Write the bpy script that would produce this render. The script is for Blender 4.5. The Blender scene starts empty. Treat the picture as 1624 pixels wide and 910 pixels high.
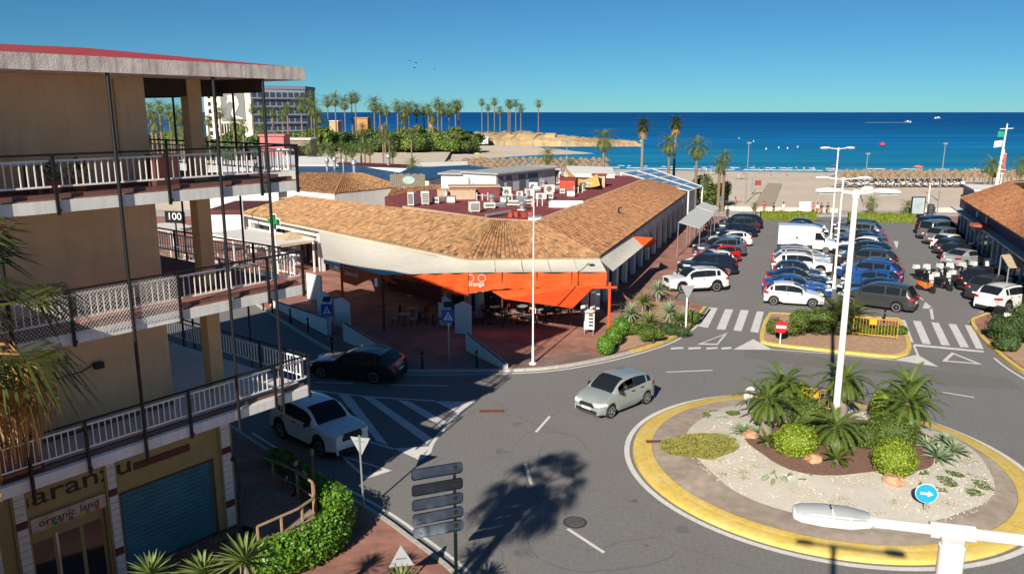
import bpy, bmesh, math, random
import numpy as np
from mathutils import Vector, Matrix
rnd = random.Random(7)
R = math.radians
SC = bpy.context.scene
COL = SC.collection
# ---------------------------------------------------------------- camera
F_PX, HCAM = 1263.0, 12.8
PITCH = math.atan(277 / F_PX)
cam = bpy.data.cameras.new('camera'); cam.sensor_width = 36; cam.lens = 36 * F_PX / 1624
cam.clip_start = 0.1; cam.clip_end = 90000
camo = bpy.data.objects.new('camera', cam); COL.objects.link(camo)
camo.location = (0, 0, HCAM); camo.rotation_euler = (R(90) - PITCH, 0, R(0))
SC.camera = camo
# ---------------------------------------------------------------- light
SUN_AZ, SUN_EL = R(201.5), R(28.9)
w = bpy.data.worlds.new('World'); SC.world = w; w.use_nodes = True
nt = w.node_tree; nt.nodes.clear()
sky = nt.nodes.new('ShaderNodeTexSky'); sky.sky_type = 'NISHITA'; sky.sun_disc = False
sky.sun_elevation = SUN_EL; sky.sun_rotation = SUN_AZ; sky.altitude = 1500; sky.air_density = 0.85; sky.dust_density = 0.0; sky.ozone_density = 5.0
bg = nt.nodes.new('ShaderNodeBackground'); bg.inputs[1].default_value = 0.068
wo = nt.nodes.new('ShaderNodeOutputWorld'); tint = nt.nodes.new('ShaderNodeMix'); tint.data_type = 'RGBA'; tint.blend_type = 'MULTIPLY'; tint.inputs[0].default_value = 1; tint.inputs[7].default_value = (.30, .60, .68, 1)
nt.links.new(sky.outputs[0], tint.inputs[6]); nt.links.new(tint.outputs[2], bg.inputs[0]); nt.links.new(bg.outputs[0], wo.inputs[0])
sl = bpy.data.lights.new('sun', 'SUN'); sl.energy = 5.0; sl.angle = R(0.53); sl.color = (1, 0.91, 0.78)
so = bpy.data.objects.new('sun', sl); COL.objects.link(so); so.location = (-30, -60, 60)
sv = Vector((math.sin(SUN_AZ) * math.cos(SUN_EL), math.cos(SUN_AZ) * math.cos(SUN_EL), math.sin(SUN_EL)))
so.rotation_euler = (-sv).to_track_quat('-Z', 'Y').to_euler()
SC.view_settings.view_transform = 'Standard'; SC.view_settings.look = 'None'; SC.view_settings.exposure = 0.6; SC.view_settings.gamma = 1
SC.render.engine = 'CYCLES'; SC.cycles.use_denoising = True; SC.cycles.max_bounces = 6; SC.cycles.transparent_max_bounces = 8

# ---------------------------------------------------------------- pixel -> place
_S, _C = math.sin(PITCH), math.cos(PITCH)
def P(u, v, z=0.0):
    yd = (v - 455) / F_PX; t = (HCAM - z) / (_S + yd * _C)
    return Vector(((u - 812) / F_PX * t, (_C - yd * _S) * t, z))
def ZY(u, v, Y):
    yd = (v - 455) / F_PX; t = Y / (_C - yd * _S)
    return Vector(((u - 812) / F_PX * t, Y, HCAM - (_S + yd * _C) * t))
def L3(c): return tuple(((x / 255 + .055) / 1.055) ** 2.4 if x > 10 else x / 255 / 12.92 for x in c)

# ---------------------------------------------------------------- materials
MATS = {}
def M(name, col=(.5, .5, .5), rough=.7, var=.12, scale=4, bump=0, bscale=40, metal=0, spec=.4, coat=0, vcol=False, trans=0, emit=0, var2=0, scale2=.4, col2=None, streak=0):
    if name in MATS: return MATS[name]
    m = bpy.data.materials.new(name); m.use_nodes = True; MATS[name] = m
    n = m.node_tree.nodes; l = m.node_tree.links
    b = n['Principled BSDF']; out = n['Material Output']
    b.inputs['Roughness'].default_value = rough; b.inputs['Metallic'].default_value = metal
    b.inputs['Specular IOR Level'].default_value = spec; b.inputs['Coat Weight'].default_value = coat
    b.inputs['Coat Roughness'].default_value = .06
    m.diffuse_color = (*col, 1)
    tc = n.new('ShaderNodeTexCoord')
    def noise(sc, det=4):
        x = n.new('ShaderNodeTexNoise'); x.inputs['Scale'].default_value = sc; x.inputs['Detail'].default_value = det
        l.new(tc.outputs['Object'], x.inputs['Vector']); return x
    cur = None
    def rgb(c):
        x = n.new('ShaderNodeRGB'); x.outputs[0].default_value = (*c, 1); return x.outputs[0]
    cur = rgb(col)
    if col2:
        mx = n.new('ShaderNodeMix'); mx.data_type = 'RGBA'; ns = noise(scale2)
        rp = n.new('ShaderNodeValToRGB'); rp.color_ramp.elements[0].position = .42; rp.color_ramp.elements[1].position = .6
        l.new(ns.outputs[0], rp.inputs[0]); l.new(rp.outputs[0], mx.inputs[0]); l.new(cur, mx.inputs[6]); l.new(rgb(col2), mx.inputs[7]); cur = mx.outputs[2]
    for vv, ss in ((var, scale), (var2, scale2)):
        if vv > 0:
            ns = noise(ss); mr = n.new('ShaderNodeMapRange')
            mr.inputs[1].default_value = .3; mr.inputs[2].default_value = .7; mr.inputs[3].default_value = 1 - vv; mr.inputs[4].default_value = 1 + vv
            l.new(ns.outputs[0], mr.inputs[0])
            mx = n.new('ShaderNodeMix'); mx.data_type = 'RGBA'; mx.blend_type = 'MULTIPLY'; mx.inputs[0].default_value = 1
            l.new(cur, mx.inputs[6]); l.new(mr.outputs[0], mx.inputs[7]); cur = mx.outputs[2]
    if streak:
        mp = n.new('ShaderNodeMapping'); mp.inputs['Scale'].default_value = (7, 7, .5); l.new(tc.outputs['Object'], mp.inputs[0]); ns = n.new('ShaderNodeTexNoise'); ns.inputs['Scale'].default_value = 1; ns.inputs['Detail'].default_value = 5; l.new(mp.outputs[0], ns.inputs['Vector'])
        mr = n.new('ShaderNodeMapRange'); mr.inputs[1].default_value = .45; mr.inputs[2].default_value = .75; mr.inputs[3].default_value = 1; mr.inputs[4].default_value = 1 - streak; l.new(ns.outputs[0], mr.inputs[0])
        mx = n.new('ShaderNodeMix'); mx.data_type = 'RGBA'; mx.blend_type = 'MULTIPLY'; mx.inputs[0].default_value = 1; l.new(cur, mx.inputs[6]); l.new(mr.outputs[0], mx.inputs[7]); cur = mx.outputs[2]
    if vcol:
        at = n.new('ShaderNodeAttribute'); at.attribute_name = 'Col'
        mx = n.new('ShaderNodeMix'); mx.data_type = 'RGBA'; mx.blend_type = 'MULTIPLY'; mx.inputs[0].default_value = 1
        l.new(cur, mx.inputs[6]); l.new(at.outputs['Color'], mx.inputs[7]); cur = mx.outputs[2]
    l.new(cur, b.inputs['Base Color'])
    if bump:
        ns = noise(bscale, 6); bp = n.new('ShaderNodeBump'); bp.inputs['Strength'].default_value = bump; bp.inputs['Distance'].default_value = .03
        l.new(ns.outputs[0], bp.inputs['Height']); l.new(bp.outputs[0], b.inputs['Normal'])
    if emit:
        l.new(cur, b.inputs['Emission Color']); b.inputs['Emission Strength'].default_value = emit
    if trans:
        tr = n.new('ShaderNodeBsdfTranslucent'); l.new(cur, tr.inputs[0]); ms = n.new('ShaderNodeMixShader'); ms.inputs[0].default_value = trans
        l.new(b.outputs[0], ms.inputs[1]); l.new(tr.outputs[0], ms.inputs[2]); l.new(ms.outputs[0], out.inputs[0])
    return m
def Mbrick(name, c1, c2, mortar, sx=.2, sy=.1, rough=.85, size=.008, rot=0, patch=None, proj=True):
    if name in MATS: return MATS[name]
    m = M(name, c1, rough, 0); n = m.node_tree.nodes; l = m.node_tree.links; b = n['Principled BSDF']
    tc = n.new('ShaderNodeTexCoord'); mp = n.new('ShaderNodeMapping'); mp.inputs['Rotation'].default_value = (0, 0, rot)
    l.new(tc.outputs['Object'], mp.inputs[0])
    br = n.new('ShaderNodeTexBrick'); br.inputs['Scale'].default_value = 1; br.inputs['Brick Width'].default_value = sx; br.inputs['Row Height'].default_value = sy
    br.inputs['Mortar Size'].default_value = size; br.inputs['Color1'].default_value = (*c1, 1); br.inputs['Color2'].default_value = (*c2, 1); br.inputs['Mortar'].default_value = (*mortar, 1)
    l.new(mp.outputs[0], br.inputs['Vector'])
    ns = n.new('ShaderNodeTexNoise'); ns.inputs['Scale'].default_value = .7; ns.inputs['Detail'].default_value = 6; l.new(tc.outputs['Object'], ns.inputs['Vector'])
    mr = n.new('ShaderNodeMapRange'); mr.inputs[1].default_value = .3; mr.inputs[2].default_value = .7; mr.inputs[3].default_value = .7; mr.inputs[4].default_value = 1.3; l.new(ns.outputs[0], mr.inputs[0])
    mx = n.new('ShaderNodeMix'); mx.data_type = 'RGBA'; mx.blend_type = 'MULTIPLY'; mx.inputs[0].default_value = 1
    l.new(br.outputs[0], mx.inputs[6]); l.new(mr.outputs[0], mx.inputs[7]); l.new(mx.outputs[2], b.inputs['Base Color'])
    bp = n.new('ShaderNodeBump'); bp.inputs['Strength'].default_value = .25; bp.inputs['Distance'].default_value = .01
    l.new(br.outputs['Fac'], bp.inputs['Height']); bp.invert = True; l.new(bp.outputs[0], b.inputs['Normal'])
    return m

# ---------------------------------------------------------------- mesh building
class MB:
    def __init__(s): s.v = []; s.f = []; s.c = []; s.mi = []
    def add(s, vs, fs, col=(1, 1, 1), mi=0):
        o = len(s.v); s.v.extend([tuple(x) for x in vs])
        for f in fs: s.f.append(tuple(i + o for i in f)); s.c.append(col); s.mi.append(mi)
        return s
    def box(s, c, d, rz=0, col=(1, 1, 1), mi=0, taper=1.0):
        x, y, z = d[0] / 2, d[1] / 2, d[2] / 2; ca, sa = math.cos(rz), math.sin(rz); vs = []
        for k in (-1, 1):
            t = taper if k > 0 else 1
            for a, b in ((-1, -1), (1, -1), (1, 1), (-1, 1)):
                px, py = a * x * t, b * y * t
                vs.append((c[0] + px * ca - py * sa, c[1] + px * sa + py * ca, c[2] + k * z))
        return s.add(vs, [(3, 2, 1, 0), (4, 5, 6, 7), (0, 1, 5, 4), (1, 2, 6, 5), (2, 3, 7, 6), (3, 0, 4, 7)], col, mi)
    def bb(s, x0, x1, y0, y1, z0, z1, col=(1, 1, 1), mi=0): return s.box(((x0 + x1) / 2, (y0 + y1) / 2, (z0 + z1) / 2), (abs(x1 - x0), abs(y1 - y0), abs(z1 - z0)), 0, col, mi)
    def prism(s, poly, z0, z1, col=(1, 1, 1), mi=0, bottom=True):
        poly = [(p[0], p[1]) for p in poly]
        a = sum(poly[i][0] * poly[(i + 1) % len(poly)][1] - poly[(i + 1) % len(poly)][0] * poly[i][1] for i in range(len(poly)))
        if a < 0: poly = poly[::-1]
        n = len(poly); vs = [(x, y, z0) for x, y in poly] + [(x, y, z1) for x, y in poly]
        fs = [tuple(range(n, 2 * n))] + [(i, (i + 1) % n, n + (i + 1) % n, n + i) for i in range(n)]
        if bottom: fs.append(tuple(range(n))[::-1])
        return s.add(vs, fs, col, mi)
    def sheet(s, poly, z, col=(1, 1, 1), mi=0):
        poly = [(p[0], p[1]) for p in poly]
        a = sum(poly[i][0] * poly[(i + 1) % len(poly)][1] - poly[(i + 1) % len(poly)][0] * poly[i][1] for i in range(len(poly)))
        if a < 0: poly = poly[::-1]
        return s.add([(x, y, z) for x, y in poly], [tuple(range(len(poly)))], col, mi)
    def tube(s, pts, r, n=8, col=(1, 1, 1), mi=0, cap=True):
        pts = [Vector(p) for p in pts]; k = len(pts); rs = r if isinstance(r, (list, tuple)) else [r] * k; vs = []; up = None
        for i, p in enumerate(pts):
            d = (pts[min(i + 1, k - 1)] - pts[max(i - 1, 0)]).normalized()
            a = Vector((0, 0, 1)) if abs(d.z) < .95 else Vector((1, 0, 0))
            if up is not None and (up - d * up.dot(d)).length > .1: a = up
            e1 = (a - d * a.dot(d)).normalized(); up = e1; e2 = d.cross(e1)
            for j in range(n):
                t = 2 * math.pi * j / n + math.pi / n; vs.append(p + (e1 * math.cos(t) + e2 * math.sin(t)) * rs[i])
        fs = [(i * n + j, i * n + (j + 1) % n, (i + 1) * n + (j + 1) % n, (i + 1) * n + j) for i in range(k - 1) for j in range(n)]
        if cap: fs += [tuple(range(n))[::-1], tuple(range((k - 1) * n, k * n))]
        return s.add(vs, fs, col, mi)
    def lathe(s, prof, n=16, c=(0, 0, 0), col=(1, 1, 1), mi=0):
        vs = [(c[0] + r * math.cos(2 * math.pi * j / n), c[1] + r * math.sin(2 * math.pi * j / n), c[2] + z) for r, z in prof for j in range(n)]
        k = len(prof); fs = [(i * n + j, i * n + (j + 1) % n, (i + 1) * n + (j + 1) % n, (i + 1) * n + j) for i in range(k - 1) for j in range(n)]
        fs += [tuple(range(n))[::-1], tuple(range((k - 1) * n, k * n))]
        return s.add(vs, fs, col, mi)
    def quad(s, a, b, c, d, col=(1, 1, 1), mi=0): return s.add([a, b, c, d], [(0, 1, 2, 3)], col, mi)
    def slab(s, pts, th, col=(1, 1, 1), mi=0):
        pts = [Vector(p) for p in pts]; nn = (pts[1] - pts[0]).cross(pts[2] - pts[0]).normalized() * th; k = len(pts)
        return s.add(pts + [p - nn for p in pts], [tuple(range(k)), tuple(range(k, 2 * k))[::-1]] + [(i, k + i, k + (i + 1) % k, (i + 1) % k) for i in range(k)], col, mi)
    def mesh(s, name, mats, smooth=False, angle=40):
        me = bpy.data.meshes.new(name); me.from_pydata(s.v, [], s.f)
        if not isinstance(mats, (list, tuple)): mats = [mats]
        for m in mats: me.materials.append(m)
        if len(mats) > 1: me.polygons.foreach_set('material_index', s.mi)
        if any(c != (1, 1, 1) for c in s.c):
            at = me.color_attributes.new('Col', 'FLOAT_COLOR', 'CORNER')
            lt = np.array([len(f) for f in s.f]); ca = np.repeat(np.array([(*c, 1) for c in s.c], dtype=np.float32), lt, axis=0)
            at.data.foreach_set('color', ca.ravel())
        else:
            if any(m.node_tree and any(nn.type == 'ATTRIBUTE' for nn in m.node_tree.nodes) for m in mats):
                at = me.color_attributes.new('Col', 'FLOAT_COLOR', 'CORNER'); at.data.foreach_set('color', np.ones(len(me.loops) * 4, dtype=np.float32))
        me.update()
        if smooth:
            me.polygons.foreach_set('use_smooth', [True] * len(me.polygons)); me.set_sharp_from_angle(angle=R(angle))
        return me
    def build(s, name, mats, parent=None, smooth=False, angle=40): return link(name, s.mesh(name, mats, smooth, angle), parent)
def link(name, me, parent=None, loc=None, rz=None):
    o = bpy.data.objects.new(name, me); COL.objects.link(o)
    if parent is not None: o.parent = parent
    if loc is not None: o.location = loc
    if rz is not None: o.rotation_euler = (0, 0, rz)
    return o
def tag(o, label=None, cat=None, group=None, kind=None):
    if label: o['label'] = label
    if cat: o['category'] = cat
    if group: o['group'] = group
    if kind: o['kind'] = kind
    return o
def thing(name, label, cat, loc=(0, 0, 0), rz=0, group=None):
    o = bpy.data.objects.new(name, None); COL.objects.link(o); o.empty_display_size = .2
    o.location = loc; o.rotation_euler = (0, 0, rz); return tag(o, label, cat, group)
def wpart(o, root):   # part given in world coordinates
    o.parent = root; o.matrix_parent_inverse = (Matrix.Translation(root.location) @ Matrix.Rotation(root.rotation_euler.z, 4, 'Z')).inverted(); return o
def struct(name, mb, mat, smooth=False): return tag(mb.build(name, mat, None, smooth), kind='structure')
def copy_tree(o, parent=None):
    c = o.copy(); COL.objects.link(c); c.parent = parent
    for ch in list(o.children): copy_tree(ch, c)
    return c
ORD = ['first', 'second', 'third', 'fourth', 'fifth', 'sixth', 'seventh', 'eighth', 'ninth', 'tenth', 'eleventh', 'twelfth', 'thirteenth', 'fourteenth', 'fifteenth', 'sixteenth', 'seventeenth', 'eighteenth', 'nineteenth', 'twentieth']
def ordn(i): return ORD[i] if i < 20 else (['twenty', 'thirty', 'forty', 'fifty', 'sixty', 'seventy', 'eighty', 'ninety'][i // 10 - 2 + (1 if i % 10 == 9 else 0)] + ('-' + ORD[i % 10] if i % 10 < 9 else '') if i % 10 < 9 else ['thirtieth', 'fortieth', 'fiftieth', 'sixtieth', 'seventieth', 'eightieth', 'ninetieth'][i // 10 - 2])
def text(name, body, size, mat, parent, loc, rot, ext=.01, align='CENTER', shear=0, sx=1):
    c = bpy.data.curves.new(name, 'FONT'); c.body = body; c.size = size; c.extrude = ext; c.align_x = align; c.align_y = 'CENTER'; c.shear = shear
    c.materials.append(mat); tmp = bpy.data.objects.new('tmp', c); COL.objects.link(tmp); me = bpy.data.meshes.new_from_object(tmp.evaluated_get(bpy.context.evaluated_depsgraph_get())); bpy.data.objects.remove(tmp)
    if not me.materials: me.materials.append(mat)
    o = bpy.data.objects.new(name, me); COL.objects.link(o); o.parent = parent; o.location = loc; o.rotation_euler = rot; o.scale = (sx, 1, 1); return o
def jit(c, a): k = 1 + rnd.uniform(-a, a); return tuple(max(0, x * k * (1 + rnd.uniform(-a, a) * .3)) for x in c)

# common materials
WHITE = M('white_paint', (.78, .77, .74), .5, .06)
BLACKM = M('black_metal', (.009, .009, .010), .45, .1)
GREYM = M('galvanised_metal', (.42, .44, .46), .4, .1, metal=.6)
DARK = M('dark_interior', (.018, .017, .018), .8, .1)
GLASSD = M('dark_glass', (.02, .026, .032), .06, 0, spec=.6)
RUBBER = M('rubber', (.018, .018, .018), .8, .1)
# ================================================================ SETTING
def off_line(pts, wd):
    pts = [Vector((p[0], p[1])) for p in pts]; Lp = []; Rp = []
    for i, p in enumerate(pts):
        d = (pts[min(i + 1, len(pts) - 1)] - pts[max(i - 1, 0)]).normalized(); nn = Vector((-d.y, d.x)) * wd / 2
        Lp.append(p + nn); Rp.append(p - nn)
    return Lp, Rp
def smooth_line(pts, n=6):
    pts = [Vector((p[0], p[1])) for p in pts]; out = []
    for i in range(len(pts) - 1):
        p0, p1, p2, p3 = pts[max(i - 1, 0)], pts[i], pts[i + 1], pts[min(i + 2, len(pts) - 1)]
        for k in range(n):
            t = k / n; out.append(.5 * ((2 * p1) + (p2 - p0) * t + (2 * p0 - 5 * p1 + 4 * p2 - p3) * t * t + (3 * p1 - p0 - 3 * p2 + p3) * t ** 3))
    out.append(pts[-1]); return out
def strip(mb, pts, wd, z, z1=None, mi=0):
    Lp, Rp = off_line(pts, wd)
    for i in range(len(Lp) - 1):
        if z1 is None: mb.quad((*Rp[i], z), (*Rp[i + 1], z), (*Lp[i + 1], z), (*Lp[i], z), mi=mi)
        else: mb.prism([Rp[i], Rp[i + 1], Lp[i + 1], Lp[i]], z, z1, mi=mi)
    return mb
def PX(l, z=0): return [P(u, v, z).to_2d() for u, v in l]

# --- asphalt, with patched and worn areas
asph = M('asphalt', (.205, .198, .192), .88, .14, 9, .35, 160, var2=.17, scale2=.14, col2=(.17, .166, .165))
n = asph.node_tree.nodes; l = asph.node_tree.links
g = MB(); g.sheet([(-400, -60), (120, -60), (120, 99.5), (-400, 99.5)], 0); struct('road', g, asph)
# worn tyre tracks and repair strips in the lane around the island
patch = M('asphalt_patch', (.165, .158, .15), .9, .2, 8, .3, 150)
RBC = Vector((11.6, 27.8)); RBR = 7.0
pm = MB()
pm.sheet(PX([(735, 600), (812, 597), (806, 604), (728, 607)]), .004)
pm.sheet(PX([(1180, 552), (1600, 600), (1624, 618), (1500, 612), (1180, 566)]), .004)
pm.sheet(PX([(1398, 400), (1420, 398), (1455, 470), (1428, 470)]), .004)
strip(pm, PX([(1005, 842), (1120, 878), (1200, 905)]), .05, .004); strip(pm, PX([(836, 850), (900, 862), (930, 872)]), .04, .004)
strip(pm, PX([(900, 640), (820, 700), (790, 780)]), .03, .004)
struct('road_repair', pm, patch)
# tar-filled cracks wandering over the road, and oil stains in the bays
ck = MB(); rnd.seed(71)
for k in range(46):
    u, v = rnd.uniform(620, 1560), rnd.uniform(575, 905)
    p = P(u, v).to_2d()
    if (p - RBC).length < 7.6: continue
    a = rnd.uniform(0, 6.28); pts = [p]
    for q in range(rnd.randrange(5, 16)): a += rnd.uniform(-.5, .5); p = p + Vector((math.cos(a), math.sin(a))) * rnd.uniform(.15, .4); pts.append(p)
    if min((q - RBC).length for q in pts) > 7.4: strip(ck, pts, rnd.uniform(.012, .03), .0035)
struct('road_crack', ck, M('tar', (.10, .098, .097), .8, .2))
st = MB()
for k in range(70):
    p = Vector((rnd.uniform(14, 44), rnd.uniform(53, 92))) if k < 40 else P(rnd.uniform(700, 1500), rnd.uniform(580, 900)).to_2d()
    if (p - RBC).length < 7.8: continue
    r = rnd.uniform(.08, .35); w_ = [rnd.uniform(.6, 1.2) for _ in range(9)]
    st.sheet([(p.x + r * w_[i] * math.cos(i * .698), p.y + r * w_[i] * math.sin(i * .698)) for i in range(9)], .003 + k * 2e-5)
struct('road_stain', st, M('oil_stain', (.15, .145, .142), .7, .2))

# --- pavements (red brick pavers behind concrete kerbs)
brickP = Mbrick('red_pavers', (.37, .165, .12), (.29, .125, .095), (.24, .16, .13), .4, .2, size=.018)
brickD = Mbrick('brown_pavers', (.235, .15, .125), (.19, .13, .11), (.15, .11, .10), .4, .4, size=.015)
conc = M('kerb_concrete', (.42, .40, .36), .85, .15, 6, .2, 60)
concA = M('apron_concrete', (.36, .295, .235), .9, .16, 3, .25, 40, var2=.2, scale2=.5)
yellow = M('yellow_kerb_paint', (.66, .47, .105), .7, .12, 5, .15, 50, var2=.12, scale2=1.2, col2=(.60, .45, .14))
soil = M('sandy_soil', (.42, .27, .17), .95, .2, 5, .5, 30)
kerbA = smooth_line([P(400, 478), P(455, 515), P(515, 552), P(575, 583), P(640, 590), P(740, 590), P(850, 587), P(930, 576), P(1000, 560), P(1060, 540), P(1096, 516), P(1118, 489)], 5)
arcP = [Vector((-60, 99)), Vector((-52, 98))] + kerbA + [Vector((12.3, 53.4)), Vector((11.3, 53.9)), Vector((26.2, 95.5)), Vector((27, 99))]
g = MB(); g.prism(arcP, -.05, .13, bottom=False); arcade_pavement = struct('pavement_arcade', g, brickP)
g = MB(); strip(g, [p for p in kerbA[:46]], .16, -.02, .142); struct('kerb_arcade', g, conc)
g = MB(); strip(g, kerbA[40:], .2, -.02, .15); struct('kerb_yellow_bend', g, yellow)
# darker paver band next to the kerb
Lb, Rb = off_line(kerbA, 3.2); g = MB()
for i in range(4, 37): g.quad((*kerbA[i], .134), (*kerbA[i + 1], .134), (*Lb[i + 1], .134), (*Lb[i], .134))
struct('pavement_band', g, brickD)
# planting bed beside the bend
bed = PX([(952, 563), (1000, 553), (1058, 534), (1092, 511), (1106, 492), (1075, 483), (1010, 475), (980, 505), (968, 540)], .13)
g = MB(); g.sheet(bed, .137); struct('planting_soil', g, soil)
# near left pavement
kerbL = smooth_line([P(330, 655), P(400, 702), P(480, 752), P(560, 797), P(610, 828), P(650, 858), P(690, 888), P(716, 910), (-.9, 19.0), (.2, 16), (.6, 10)], 5)
g = MB(); g.prism([Vector((-60, 4)), Vector((-60, 40)), Vector((-17.5, 36))] + kerbL + [Vector((.6, -30)), Vector((-60, -30))], -.05, .13, bottom=False)
struct('pavement_near', g, brickP)
g = MB(); strip(g, kerbL, .16, -.02, .143); struct('kerb_near', g, conc)
# right pavement
kerbR = smooth_line([(36, 53.2), (32.5, 51.2), (29.9, 49.2), P(1542, 512), P(1556, 535), P(1585, 563), P(1624, 592), (25.6, 34), (26.4, 30), (28, 22), (30, 10)], 5)
g = MB(); g.prism([Vector((52, 95)), Vector((54, 99)), Vector((120, 99)), Vector((120, -20))] + [Vector((30, -20))] + kerbR[::-1], -.05, .13, bottom=False)
struct('pavement_right', g, brickP)
g = MB(); strip(g, kerbR[8:], .22, -.02, .15); struct('kerb_yellow_right', g, yellow)
bedR = PX([(1588, 556), (1624, 582), (1680, 590), (1690, 525), (1612, 520), (1598, 538)], .13)
g = MB(); g.sheet(bedR, .137); struct('planting_soil_right', g, soil)
# splitter island
isl = smooth_line(PX([(1214, 512), (1208, 538), (1222, 547), (1300, 556), (1400, 566), (1428, 565), (1441, 556), (1437, 535), (1425, 508)]), 4) + [P(1320, 503).to_2d(), P(1222, 499).to_2d()]
g = MB(); g.prism(isl, -.05, .13, bottom=False); struct('traffic_island', g, soil)
g = MB(); strip(g, isl + [isl[0]], .24, -.02, .152); struct('kerb_yellow_island', g, yellow)
for q, nm in (([(1218, 502), (1238, 502), (1232, 512), (1216, 514)], 'a'), ([(1370, 507), (1424, 509), (1432, 528), (1380, 522)], 'b')):
    g = MB(); g.sheet(PX(q, .13), .137); struct('pavement_island', g, brickP)

# --- roundabout: yellow kerb ring, concrete apron, white gravel, mulch
def ring(mb, prof, c=RBC, n=96):
    vs = []; k = len(prof)
    for j in range(n):
        a = 2 * math.pi * j / n
        for r, z in prof: vs.append((c.x + r * math.cos(a), c.y + r * math.sin(a), z))
    fs = [(j * k + i, ((j + 1) % n) * k + i, ((j + 1) % n) * k + i + 1, j * k + i + 1) for j in range(n) for i in range(k - 1)]
    return mb.add(vs, fs)
g = MB(); ring(g, [(7.0, -.02), (6.97, .12), (6.9, .16), (6.55, .17)]); o = struct('kerb_yellow_roundabout', g, yellow, True)
g = MB(); ring(g, [(6.548, .168), (6.45, .19), (6.28, .2), (6.26, .2)]); struct('kerb_inner_roundabout', g, yellow, True)
g = MB(); ring(g, [(6.25, .2), (5.2, .27), (4.9, .255), (4.2, .22)]); struct('roundabout_apron', g, concA, True)
gravel = M('white_gravel', (.62, .585, .51), .95, .16, 26, .6, 70, var2=.1, scale2=1.2, col2=(.56, .51, .42))
gc = Vector((12.0, 27.9)); g = MB(); vs = []; fs = []; nr, na = 14, 72
for i in range(nr + 1):
    for j in range(na):
        a = 2 * math.pi * j / na; r = (5.35 + .18 * math.sin(3 * a + 1) + .08 * math.sin(7 * a)) * i / nr
        vs.append((gc.x + r * math.cos(a), gc.y + r * math.sin(a), .26 + .38 * (1 - (i / nr) ** 2) + (.03 * rnd.uniform(-1, 1) if i < nr else 0)))
fs = [(i * na + j, (i + 1) * na + j, (i + 1) * na + (j + 1) % na, i * na + (j + 1) % na) for i in range(nr) for j in range(na)]
g.add(vs, fs); struct('gravel_bed', g, gravel, True)
def zrb(x, y):
    r = math.hypot(x - gc.x, y - gc.y) / 5.35; return .26 + .38 * max(0, 1 - r * r)
mulch = M('red_mulch', (.21, .115, .085), .95, .3, 14, .8, 40)
g = MB(); vs = []
for i in range(9):
    for j in range(48):
        a = 2 * math.pi * j / 48; r = (3.1 + .35 * math.sin(2 * a + .5) + .2 * math.sin(5 * a)) * i / 8
        x, y = 12.6 + r * math.cos(a) * 1.12, 28.2 + r * math.sin(a) * .92; vs.append((x, y, zrb(x, y) + .05))
g.add(vs, [(i * 48 + j, (i + 1) * 48 + j, (i + 1) * 48 + (j + 1) % 48, i * 48 + (j + 1) % 48) for i in range(8) for j in range(48)])
struct('mulch_bed', g, mulch, True)
# pebbles lying on the gravel: real grains, one mass
pb = MB()
for k in range(3600):
    a = rnd.uniform(0, 2 * math.pi); r = 5.3 * math.sqrt(rnd.uniform(.1, 1)); x, y = gc.x + r * math.cos(a), gc.y + r * math.sin(a); s_ = rnd.uniform(.015, .04); q = rnd.uniform(0, 6)
    c = rnd.choice([(1, 1, 1.0001), (.95, .92, .88), (.8, .75, .66), (1.05, 1, .95)])
    z0 = zrb(x, y) - .01
    pb.add([(x + s_ * math.cos(q), y + s_ * math.sin(q), z0), (x + s_ * math.cos(q + 2.1), y + s_ * math.sin(q + 2.1), z0), (x + s_ * math.cos(q + 4.2), y + s_ * math.sin(q + 4.2), z0), (x, y, z0 + s_ * .9)], [(0, 1, 3), (1, 2, 3), (2, 0, 3)], c)
tag(pb.build('gravel', M('pebble', (.62, .58, .5), .9, .1, vcol=True)), 'loose white gravel over the roundabout bed', 'gravel', kind='stuff')

# --- road markings
paint = M('road_paint', (.70, .69, .66), .75, .12, 12, .2, 90, var2=.14, scale2=1.1, col2=(.56, .55, .53))
mk = MB(); ZM = .009
def z6(l_): return [(400 + x / 3.7925, 560 + y / 3.7917) for x, y in l_]
def z3(l_): return [(980 + x / 5.056, 430 + y / 5.056) for x, y in l_]
def z4(l_): return [(1180 + x / 3.658, 430 + y / 3.657) for x, y in l_]
hat = MB()
for q in ([(515, 245), (585, 250), (820, 555), (750, 528)], [(655, 255), (720, 260), (1085, 512), (1050, 545)], [(870, 280), (945, 290), (1168, 412), (1130, 440)], [(1100, 290), (1345, 290), (1240, 362)], [(850, 572), (1075, 560), (1000, 640)]):
    hat.sheet(PX(z6(q)), ZM)
strip(hat, PX(z6([(340, 220), (700, 262), (1100, 286)])), .14, ZM - .003); strip(hat, PX(z6([(375, 240), (700, 530), (850, 575)])), .13, ZM - .003)
strip(hat, smooth_line(PX(z6([(1240, 362), (1165, 440), (1085, 540), (1060, 600), (1000, 640)]))), .16, ZM - .003)
tri = MB()
def tri_mark(mb, pts, wd):
    a, b, c = [Vector(p) for p in PX(pts)]; m_ = (a + b + c) / 3; A = [m_ + (p - m_) * (1 - wd) for p in (a, b, c)]; o_ = [a, b, c]
    for i in range(3): mb.sheet([o_[i], o_[(i + 1) % 3], A[(i + 1) % 3], A[i]], ZM)
tri_mark(mk, z6([(515, 605), (840, 705), (680, 757)]), .3)
tri_mark(mk, z3([(635, 588), (880, 493), (800, 592)]), .3); tri_mark(mk, z4([(1148, 522), (1205, 470), (1385, 542)]), .3)
mk.sheet(PX(z3([(925, 628), (1085, 545), (1240, 630)])), ZM); mk.sheet(PX(z4([(870, 515), (1000, 485), (1120, 553)])), ZM)
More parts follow.
